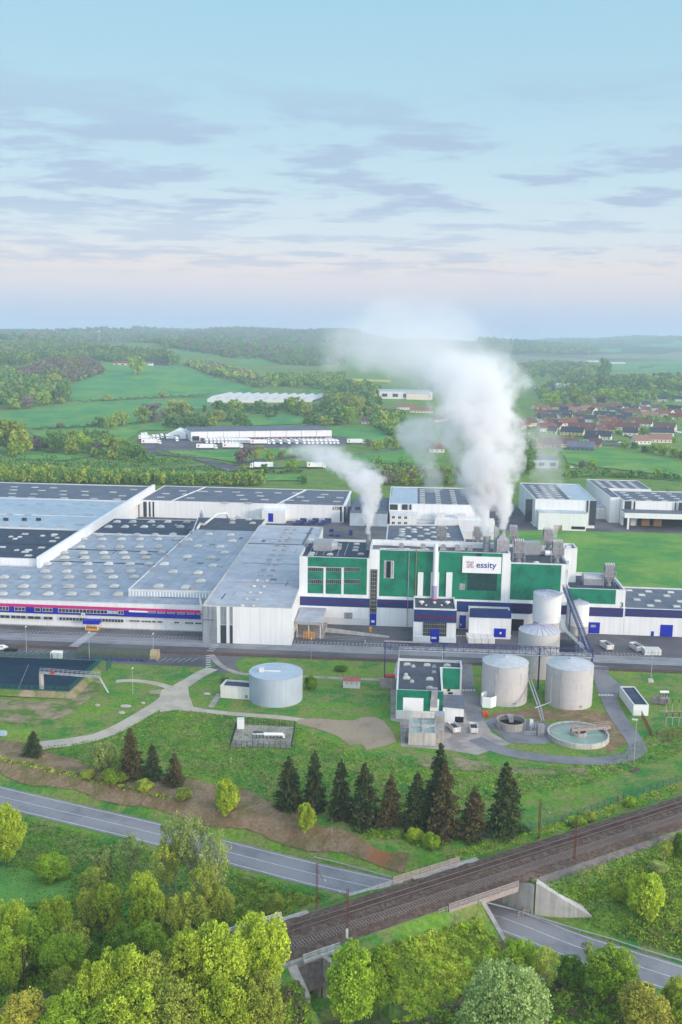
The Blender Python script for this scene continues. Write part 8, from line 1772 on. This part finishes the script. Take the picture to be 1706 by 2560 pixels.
M['roof_red'] = mat('red_tile_roof', (.15, .062, .048), var=.2, scale=1.5, rnd=.2); M['roof_orange'] = mat('orange_tile_roof', (.24, .135, .10), var=.15, scale=1.5, rnd=.1); M['roof_black'] = mat('black_slate_roof', (.035, .04, .055), var=.2, scale=1.5, rnd=.2); M['roof_brown'] = mat('brown_tile_roof', (.12, .065, .055), var=.2, scale=1.5, rnd=.2)
simple_building(Z1, 527, 590, 244, 4.5, 9, 'wall_cream', 'roof_red', 'farmhouse with pinkish wall and dark red roof on the hilltop', 'farmhouse', 4, 'farmhouse', nwin=3)
simple_building(Z1, 640, 675, 243, 4, 8, 'wall_white', 'roof_brown', 'small white farm outbuilding half behind the hilltop tree', 'outbuilding', 3, 'farm_outbuilding', nwin=1); simple_building(Z1, 703, 743, 245, 4, 10, 'roof_brown', 'roof_black', 'dark brown barn on the hilltop right of the farm', 'barn', 5, 'barn')
simple_building(Z1, 1100, 1300, 322, 5, 34, 'wall_white', 'roof_slate', 'long low grey roofed industrial building among the trees behind the greenhouse', 'industrial building', 0); simple_building(Z2, 190, 425, 398, 11, 55, 'offwhite', 'roof_blue', 'big pale warehouse half hidden by steam in the valley', 'warehouse', 0, nwin=5); simple_building(Z2, 312, 412, 400, 9, 8, 'wall_cream', 'roof_slate', 'beige cube shaped front wing of the valley warehouse', 'warehouse', 0)
simple_building(Z2, 1000, 1068, 362, 9, 40, 'truckwhite', 'roof_blue', 'white gabled hall behind the village', 'hall', 5, 'barn', rot=.0); simple_building(Z2, 905, 1000, 356, 5, 30, 'wall_white', 'roof_slate', 'low wing left of the white gabled hall behind the village', 'hall', 2)
simple_building(Z2, 852, 1000, 712, 6, 22, 'roof_blue', 'roof_slate', 'blue grey office building with three glazed bays behind the faint right plume', 'office building', 0, nwin=3); simple_building(Z2, 1240, 1310, 236, 6, 25, 'wall_white', 'roof_slate', 'pale farm buildings on the far right field', 'farm', 3); simple_building(Z2, 1140, 1185, 228, 6, 25, 'wall_white', 'roof_slate', 'small pale farm left of the poplar clump', 'farm', 3)
# greenhouse with saw tooth roof
ga, gb = hit(Z1(945, 412)), hit(Z1(1290, 436)); gc = hit(Z1(1425, 408)); g = thing('greenhouse', 'wide greenhouse with many pale blue pitched roofs on the fields', 'greenhouse', ga)
n_ = 11; mb = MB(); mw = MB(); L0 = Vector(ga); L1 = Vector((gc[0], ga[1]+(gc[1]-ga[1])*.35, ga[2])); dxv = (L1-L0)/n_; back = Vector((18, 75, 2)); hz = Vector((0, 0, 4.5)); rz_ = Vector((0, 0, 4.2))
for i in range(n_):
    a = L0+dxv*i+hz; b = L0+dxv*(i+1)+hz; mid = (a+b)/2+rz_
    mb.add([a, mid, mid+back, a+back, b, b+back], [(0, 1, 2, 3), (1, 4, 5, 2)]); mw.add([a, mid, b], [(0, 1, 2)]); mw.add([a-hz*1.4, b-hz*1.4, b, a], [(0, 1, 2, 3)])
mw.add([L0-hz*.4, L0+hz, L0+back+hz, L0+back-hz*.4], [(0, 1, 2, 3)]); mb.build('glass_roof', 'dome', g); mw.build('wall', 'offwhite', g)
# telecom tower
x, y, z = hit(Z1(452, 165)); tt = thing('lattice_tower', 'reddish lattice telecom tower above the wood at upper left', 'tower', (x, y, z)); mb = MB(); hh = 38*y/2200
for sx in (-1, 1):
    for sy in (-1, 1): mb.tube([(x+sx*2.2, y+sy*2.2, z), (x+sx*1.6, y+sy*1.6, z+hh)], .3, 4)
for i in range(9):
    zz = z+hh*i/9
    for sx, sy, ex, ey in ((-2, -2, 2, -2), (2, -2, 2, 2), (2, 2, -2, 2), (-2, 2, -2, -2)): mb.tube([(x+sx, y+sy, zz), (x+ex*.95, y+ey*.95, zz+hh/9)], .2, 4)
mb.build('lattice', 'parapet', tt); mb = MB(); mb.box(x-2.5, x+2.5, y-2.5, y+2.5, z+hh-3, z+hh); mb.build('antenna_platform', 'white_dirty', tt)
# ---- village
def house(x_, y_, wpx, kind, rotd, roofm, wallm, lab, fn=Y6, hw=3.5, pitch=4.6, dep_=10):
    x, y, z = hit(fn(x_, y_)); dd = y; w_ = wpx/3.862*dd/F/ max(.5, abs(math.cos(math.radians(rotd)))) if abs(rotd) < 60 else wpx/3.862*dd/F*1.2
    t_ = thing('village_house', lab, 'house', (x, y, z)); th_ = math.radians(rotd); y += dep_/2
    tf = lambda p, q, r: (x+p*math.cos(th_)-q*math.sin(th_), y+p*math.sin(th_)+q*math.cos(th_), z+r)
    l = w_*1.15; d = dep_; mb = MB(); mb.box(-l/2, l/2, -d/2, d/2, -2, hw, tf); mb.add([tf(-l/2, -d/2, hw), tf(-l/2, d/2, hw), tf(-l/2, 0, hw+pitch), tf(l/2, -d/2, hw), tf(l/2, d/2, hw), tf(l/2, 0, hw+pitch)], [(0, 1, 2), (3, 5, 4)]); mb.build('wall', wallm, t_)
    e = .5; k = pitch/(d/2); mb = MB(); mb.add([tf(-l/2-e, -d/2-e, hw-k*e+.1), tf(l/2+e, -d/2-e, hw-k*e+.1), tf(l/2+e, 0, hw+pitch+.1), tf(-l/2-e, 0, hw+pitch+.1), tf(l/2+e, d/2+e, hw-k*e+.1), tf(-l/2-e, d/2+e, hw-k*e+.1)], [(0, 1, 2, 3), (3, 2, 4, 5)])
    r_ = mb.build('roof', roofm, t_); mb = MB(); mb.box(l*.25, l*.25+.8, -.4, .4, hw+pitch*.6, hw+pitch+1.1, tf); mb.build('chimney', 'wall_brick', r_)
    n = max(2, int(l/3.5))
    for i in range(n):
        p = -l/2+(i+.5)*l/n; mb = MB(); mb.box(p-.5, p+.5, -d/2-.06, -d/2, .9, 2.3, tf); mb.build('window', 'glass', t_)
    mb = MB(); mb.box(l/2, l/2+.06, -.6, .6, hw-.2, hw+1.1, tf); mb.build('window', 'glass', t_)
    return t_
RN = {'roof_red': 'red', 'roof_orange': 'orange', 'roof_black': 'black', 'roof_brown': 'brown'}; WN = {'wall_cream': 'cream', 'wall_white': 'white', 'wall_yellow': 'yellow', 'wall_brick': 'brick'}
V = [(270, 690, 150, 12, 'roof_red', 'wall_white', 'at the left front of the village with a cream cross gable'), (385, 680, 90, -60, 'roof_red', 'wall_cream', 'just right of the left front house of the village'), (470, 640, 150, 6, 'roof_red', 'wall_white', 'second row, with a plain broad roof above the left front houses'),
    (610, 685, 220, -8, 'roof_red', 'wall_white', 'with the longest red roof in the left half of the village'), (520, 730, 170, -25, 'roof_black', 'wall_yellow', 'below the longest red roof with a yellow gable'), (775, 770, 190, -22, 'roof_black', 'wall_white', 'in front of the village with a white gable above the meadow'),
    (780, 655, 80, 60, 'roof_red', 'wall_cream', 'gable end facing left in the middle of the village'), (895, 665, 170, -6, 'roof_red', 'wall_white', 'in the middle of the village with two roof lights'), (1060, 680, 160, -20, 'roof_red', 'wall_cream', 'right of the middle with a cream gable'),
    (650, 600, 170, -5, 'roof_black', 'wall_white', 'behind the longest red roof'), (830, 560, 170, -8, 'roof_black', 'wall_white', 'third row in the middle with a grey front gable'), (950, 600, 170, -18, 'roof_black', 'wall_cream', 'with a bright cream gable in the middle of the village'),
    (1100, 620, 110, -10, 'roof_brown', 'wall_white', 'between the bright gable and the right white gable'), (1210, 645, 120, -25, 'roof_red', 'wall_white', 'with a white gable in the right half of the village'), (1420, 680, 140, -35, 'roof_brown', 'wall_cream', 'tall with a cream gable standing apart at right'),
    (430, 550, 140, 0, 'roof_black', 'wall_white', 'third row at left'), (260, 590, 170, 8, 'roof_black', 'wall_white', 'long and low at the left of the village'), (540, 515, 100, -10, 'roof_orange', 'wall_cream', 'at the back with two dormer gables'), (640, 500, 90, 10, 'roof_orange', 'wall_cream', 'at the back right of the dormer gables'),
    (770, 480, 170, -4, 'roof_brown', 'wall_brick', 'at the back with timbered front'), (920, 470, 100, 15, 'roof_red', 'wall_white', 'at the back right of the timbered one'), (1060, 530, 180, -5, 'roof_brown', 'wall_brick', 'long brick one with white framed windows'), (1265, 565, 130, -12, 'roof_orange', 'wall_cream', 'with pale orange roof in the right half'),
    (380, 480, 80, -20, 'roof_red', 'wall_white', 'small one at the back left'), (270, 510, 60, 50, 'roof_red', 'wall_cream', 'small one far left at the back with a cream gable'), (180, 480, 90, 40, 'roof_red', 'wall_cream', 'at the left edge of the village touching the steam'), (1500, 500, 100, -50, 'roof_black', 'wall_cream', 'tall gable near the right edge at the back'),
    (1530, 580, 130, -10, 'roof_red', 'wall_white', 'at the right edge with red roof'), (1380, 735, 190, -6, 'roof_black', 'wall_white', 'with solar panels on its roof'), (1180, 815, 140, 10, 'roof_orange', 'wall_white', 'with pale orange roof above the thick hedge'), (1370, 800, 170, -4, 'roof_orange', 'wall_cream', 'with pale orange hipped roof above the thick hedge'),
    (1080, 735, 110, -20, 'roof_black', 'wall_white', 'small dark one with grey gable behind the orange roof'), (270, 850, 200, 3, 'roof_brown', 'wall_brick', 'two storey brick farmhouse left of the grey barn'), (450, 845, 210, 3, 'roof_brown', 'wall_cream', 'long outbuilding with brown roof behind the grey barn'), (710, 800, 100, -35, 'roof_black', 'wall_cream', 'behind the grey barn with a cream gable'),
    (740, 850, 90, -20, 'roof_brown', 'wall_brick', 'low lean-to right of the grey barn'), (100, 640, 90, 50, 'roof_brown', 'wall_cream', 'left of the village, fading into the steam'), (30, 660, 90, 50, 'roof_brown', 'wall_cream', 'farther left of the village, deep in the steam'), (720, 385, 80, 0, 'roof_brown', 'wall_white', 'hidden between the big trees north of the village'), (1380, 400, 80, -20, 'roof_black', 'wall_white', 'pale one in the fields behind the village'), (1560, 400, 80, -20, 'roof_black', 'wall_white', 'pale one at the right edge behind the village'), (1220, 455, 80, 10, 'roof_black', 'wall_white', 'white one at the back right of the brick row'), (1330, 490, 90, 0, 'roof_brown', 'wall_white', 'low one behind the pale orange roof'), (1490, 320, 50, 0, 'roof_brown', 'wall_white', 'tiny one far behind among the trees at right')]
for (x_, y_, wp, rt, rf, wl, desc) in V: house(x_, y_, wp, 0, rt, rf, wl, '%s roofed %s house %s' % (RN[rf], WN[wl], desc))
t_ = house(600, 880, 220, 0, -12, 'roof_slate', 'roof_slate', 'wide grey open barn with sloping roof at the meadow edge', hw=3.5, pitch=4.2, dep_=14)
for (x_, y_, wp, rt, rf, wl, desc) in [(130, 445, 50, 50, 'roof_brown', 'wall_cream', 'small one alone left of the steam'), (145, 462, 40, 0, 'roof_black', 'wall_white', 'dark low one right of the small cream gable left of the steam'), (215, 465, 40, 40, 'roof_brown', 'wall_cream', 'tiny cream gable left of the steam'), (250, 470, 80, 0, 'roof_black', 'wall_white', 'low dark one at the left rim of the steam'), (380, 460, 90, 0, 'roof_orange', 'wall_cream', 'broad one veiled by the left part of the steam'), (310, 445, 70, 0, 'roof_orange', 'wall_white', 'flat white one veiled by the steam'), (140, 510, 60, 0, 'roof_red', 'wall_white', 'small red one in the trees right of the depot'), (455, 500, 60, 50, 'roof_brown', 'wall_cream', 'gable deep in the steam column'), (450, 640, 60, 0, 'roof_red', 'wall_white', 'low one below the steam rim')]:
    house(x_, y_, wp*2.1, 0, rt, rf, wl, '%s %s house, %s' % (RN[rf], WN[wl], desc), fn=Z2, hw=3, pitch=3.2)
for y_ in range(475, 720, 34):
    for x_ in range(230, 1600, 82):
        X_, Y_ = x_+random.uniform(-22, 22), y_+random.uniform(-8, 8)
        if min(math.hypot(X_-v_[0], (Y_-v_[1])*2) for v_ in V) > 74 and not (x_ > 1200 and y_ > 610) and random.random() < .85:
            k_ = random.choice(['roof_red', 'roof_brown', 'roof_black', 'roof_red']); h_ = house(X_, Y_, random.uniform(60, 105), 0, random.choice([-70, -30, -15, 0, 12, 65]), k_, random.choice(['wall_cream', 'wall_white']), 'small %s roofed house packed between the larger village houses' % RN[k_], pitch=4.2); h_['group'] = 'small %s roofed village houses' % RN[k_]
# cars in the village
cp2 = car_proto('truckwhite', 'light car parked on a lane in the village', 'cars in the village')
for fn, x_, y_ in ((Y6, 1520, 700), (Y6, 1545, 705), (Y6, 965, 805), (Y6, 1500, 695), (Y6, 495, 1045)):
    x, y, z = hit(fn(x_, y_)); proto_place(USED, cp2, (x, y, z+.1), random.uniform(-.4, .4), 1.15)
sheet('village_road', HP(Y6, [(780, 800), (860, 798), (980, 806), (1000, 840), (900, 830), (790, 825)]), 'asphalt', .5, res=8)

# ================================================================ steam
def steam(name, label, path, dens, nsc=.12, color=(.975, .972, .99), step=.3, soft=.45, warp=.5):
    """path: list of (x, y, z, radius); the volume is a closed tube round it, its density fading outwards from the path and broken by noise"""
    P = [np.array(p, float) for p in path]; rs = []
    Q = []
    for i in range(len(P)-1):
        p0, p1, p2, p3 = P[max(i-1, 0)], P[i], P[i+1], P[min(i+2, len(P)-1)]
        for k in range(4):
            t = k/4; Q.append(.5*((2*p1)+(-p0+p2)*t+(2*p0-5*p1+4*p2-p3)*t*t+(-p0+3*p1-3*p2+p3)*t**3))
    Q.append(P[-1]); n = 16; rs = []
    for i, q in enumerate(Q):
        d = Vector((Q[min(i+1, len(Q)-1)]-Q[max(i-1, 0)])[:3]).normalized(); a = d.cross(Vector((0, 1, 0))).normalized(); b = d.cross(a)
        r = q[3]*(1.25 if 0 < i < len(Q)-1 else .9)
        rs.append([tuple(Vector(q[:3])+(a*math.cos(2*math.pi*k/n)+b*math.sin(2*math.pi*k/n))*r) for k in range(n)])
    mb = MB(); mb.rings(rs)
    m = bpy.data.materials.new(name); m.use_nodes = True; t = m.node_tree; nn = t.nodes; l = t.links; nn.clear()
    o_ = nn.new('ShaderNodeOutputMaterial'); pv = nn.new('ShaderNodeVolumePrincipled'); l.new(pv.outputs[0], o_.inputs['Volume']); pv.inputs['Color'].default_value = (*color, 1); pv.inputs['Anisotropy'].default_value = .0
    g = nn.new('ShaderNodeNewGeometry').outputs['Position']
    wn = nn.new('ShaderNodeTexNoise'); wn.inputs['Scale'].default_value = nsc*.8; wn.inputs['Detail'].default_value = 3; l.new(g, wn.inputs[0])
    ws = nn.new('ShaderNodeVectorMath'); ws.operation = 'SUBTRACT'; l.new(wn.outputs['Color'], ws.inputs[0]); ws.inputs[1].default_value = (.5, .5, .5)
    wm = nn.new('ShaderNodeVectorMath'); wm.operation = 'SCALE'; l.new(ws.outputs[0], wm.inputs[0]); wm.inputs[3].default_value = warp/nsc
    wa = nn.new('ShaderNodeVectorMath'); wa.operation = 'ADD'; l.new(g, wa.inputs[0]); l.new(wm.outputs[0], wa.inputs[1])
    sp3 = nn.new('ShaderNodeSeparateXYZ'); l.new(g, sp3.inputs[0])
    sp2 = nn.new('ShaderNodeSeparateXYZ'); l.new(wa.outputs[0], sp2.inputs[0])
    # piecewise functions of height: centre x, centre y, radius
    zs = np.array([q[2] for q in P]); z0, z1 = zs.min(), zs.max()
    fz = nn.new('ShaderNodeMapRange'); l.new(sp3.outputs[2], fz.inputs[0]); fz.inputs[1].default_value = z0; fz.inputs[2].default_value = z1
    def curve(vals, lo, hi):
        r = nn.new('ShaderNodeFloatCurve'); c = r.mapping.curves[0]; pts = sorted(zip([(z-z0)/(z1-z0) for z in zs], [(v-lo)/(hi-lo) for v in vals]))
        c.points[0].location = pts[0]; c.points[1].location = pts[-1]
        for p in pts[1:-1]: c.points.new(*p)
        r.mapping.update(); l.new(fz.outputs[0], r.inputs['Value']); mr = nn.new('ShaderNodeMapRange'); l.new(r.outputs[0], mr.inputs[0]); mr.inputs[3].default_value = lo; mr.inputs[4].default_value = hi; return mr.outputs[0]
    def rng_(v): return (min(v)-1e-3, max(v)+1)
    cxo = curve([q[0] for q in P], *rng_([q[0] for q in P])); cyo = curve([q[1] for q in P], *rng_([q[1] for q in P])); rr = curve([q[3] for q in P], 0, max(q[3] for q in P)+1)
    def mth(op, a, b=None):
        x = nn.new('ShaderNodeMath'); x.operation = op
        for i, v in enumerate((a, b)):
            if v is None: continue
            if isinstance(v, (int, float)): x.inputs[i].default_value = v
            else: l.new(v, x.inputs[i])
        return x.outputs[0]
    dx = mth('SUBTRACT', sp2.outputs[0], cxo); dy = mth('SUBTRACT', sp2.outputs[1], cyo)
    dd = mth('SQRT', mth('ADD', mth('MULTIPLY', dx, dx), mth('MULTIPLY', dy, dy))); q = mth('DIVIDE', dd, rr)
    nz = nn.new('ShaderNodeTexNoise'); nz.inputs['Scale'].default_value = nsc; nz.inputs['Detail'].default_value = 6; nz.inputs['Roughness'].default_value = .62; l.new(g, nz.inputs[0])
    qq = mth('ADD', q, mth('MULTIPLY', mth('SUBTRACT', nz.outputs[0], .5), -2.8))
    f = nn.new('ShaderNodeMapRange'); f.interpolation_type = 'SMOOTHSTEP'; l.new(qq, f.inputs[0]); f.inputs[1].default_value = 1.0; f.inputs[2].default_value = 1.0-soft; f.inputs[3].default_value = 0; f.inputs[4].default_value = 1
    dn = curve([d_ for d_ in dens], 0, max(dens)) if isinstance(dens, (list, tuple)) else None
    endf = nn.new('ShaderNodeMapRange'); endf.interpolation_type = 'SMOOTHSTEP'; l.new(fz.outputs[0], endf.inputs[0]); endf.inputs[1].default_value = 1; endf.inputs[2].default_value = .86
    fin = mth('MULTIPLY', mth('MULTIPLY', f.outputs[0], endf.outputs[0]), dn if dn is not None else dens); l.new(fin, pv.inputs['Density'])
    m.cycles.volume_step_rate = step
    ob = mb.build(name, [m]); tag(ob, label, 'steam', None, 'stuff'); return ob
def SP(px, py, y, rpx):
    dx, dy, dz = ray(px, py); t = y/dy; dep = y*math.cos(CP)-dz*t*math.sin(CP)*1
    return (dx*t, y, CH+dz*t, rpx*y/F)
y0 = STK[0][1]; s0 = STK[0]
steam('steam_plume', 'white steam plume drifting left from the chimney between the two left mill blocks', [(s0[0], s0[1], s0[2]-.3, .9), SP(923, 1310, y0+1, 14), SP(925, 1270, y0+2, 24), SP(920, 1230, y0+5, 38), SP(905, 1190, y0+9, 58), SP(865, 1165, y0+14, 72), SP(805, 1135, y0+19, 82), SP(765, 1095, y0+24, 75)], [.9, .9, .6, .36, .26, .17, .11, .04], nsc=.22, warp=.35)
y1 = STK[1][1]
a = STK[1]; b = STK[2]
steam('steam_plume', 'slim root of the big steam column rising from the left fat chimney', [(a[0], a[1], a[2]-.3, 1.2), SP(1213, 1310, y1+1, 17), SP(1210, 1280, y1+2, 26), SP(1205, 1240, y1+4, 38), SP(1205, 1200, y1+6, 45)], [.9, .7, .5, .35, .2], nsc=.22, warp=.3)
steam('steam_plume', 'slim root of the big steam column rising from the house shaped stack', [(b[0], b[1], b[2]-.3, 1.0), SP(1258, 1310, y1+1, 15), SP(1258, 1280, y1+2, 24), SP(1255, 1240, y1+4, 36), SP(1250, 1200, y1+6, 45)], [.9, .7, .5, .35, .2], nsc=.22, warp=.3)
steam('steam_column', 'huge white steam column towering over the mill in front of the village', [SP(1225, 1275, y1+6, 40), SP(1225, 1220, y1+8, 68), SP(1215, 1150, y1+11, 88), SP(1200, 1080, y1+14, 108), SP(1190, 1010, y1+18, 120), SP(1185, 950, y1+22, 125), SP(1175, 905, y1+26, 120), SP(1165, 855, y1+30, 85)], [.26, .28, .21, .17, .15, .12, .08, .02], nsc=.095, warp=.4, soft=.42)
steam('steam_column', 'fainter steam veil hanging left of the huge column', [SP(1075, 1230, y1+30, 26), SP(1075, 1180, y1+32, 34), SP(1060, 1130, y1+34, 45), SP(1060, 1080, y1+36, 72), SP(1055, 1030, y1+38, 50)], [.07, .11, .09, .09, .03], nsc=.12, warp=.4)
steam('steam_cloud', 'wide thin steam cloud spreading left above the column at the horizon', [SP(1150, 1000, y1+45, 90), SP(1110, 950, y1+50, 190), SP(1050, 900, y1+55, 250), SP(1030, 855, y1+60, 250), SP(1050, 790, y1+65, 200), SP(1080, 720, y1+70, 130)], [.008, .018, .026, .022, .012, .004], nsc=.05, warp=.4)
steam('steam_wisp', 'faint steam plume right of the huge column over the tall rear warehouse', [SP(1392, 1345, y1+5, 7), SP(1388, 1310, y1+8, 18), SP(1375, 1260, y1+12, 30), SP(1370, 1190, y1+18, 42), SP(1365, 1120, y1+24, 48), SP(1345, 1050, y1+30, 50)], [.4, .15, .05, .045, .045, .02], nsc=.16, warp=.4)
steam('steam_wisp', 'very faint bluish steam wisp in the sky above the steam cloud', [SP(985, 740, y1+70, 30), SP(985, 710, y1+72, 45), SP(985, 680, y1+74, 38), SP(985, 650, y1+76, 20)], [.006, .014, .014, .004], nsc=.06, warp=.3, color=(.75, .82, .92))
steam('steam_wisp', 'very faint tall steam wisp in the sky right of the steam cloud', [SP(1290, 800, y1+70, 60), SP(1290, 740, y1+74, 70), SP(1300, 680, y1+78, 60), SP(1330, 600, y1+82, 40), SP(1320, 520, y1+86, 30)], [.006, .009, .009, .005, .003], nsc=.06, warp=.35, color=(.75, .82, .92))
# ================================================================ haze
hm_ = bpy.data.materials.new('haze'); hm_.use_nodes = True; nn = hm_.node_tree.nodes; nn.clear(); o_ = nn.new('ShaderNodeOutputMaterial'); pv = nn.new('ShaderNodeVolumePrincipled'); hm_.node_tree.links.new(pv.outputs[0], o_.inputs['Volume'])
pv.inputs['Color'].default_value = (.66, .80, 1.0, 1); pv.inputs['Density'].default_value = 1.65e-4; pv.inputs['Anisotropy'].default_value = 0.
mb = MB(); mb.box(-15000, 15000, -650, 23500, -160, 215); tag(mb.build('haze', [hm_]), kind='stuff')
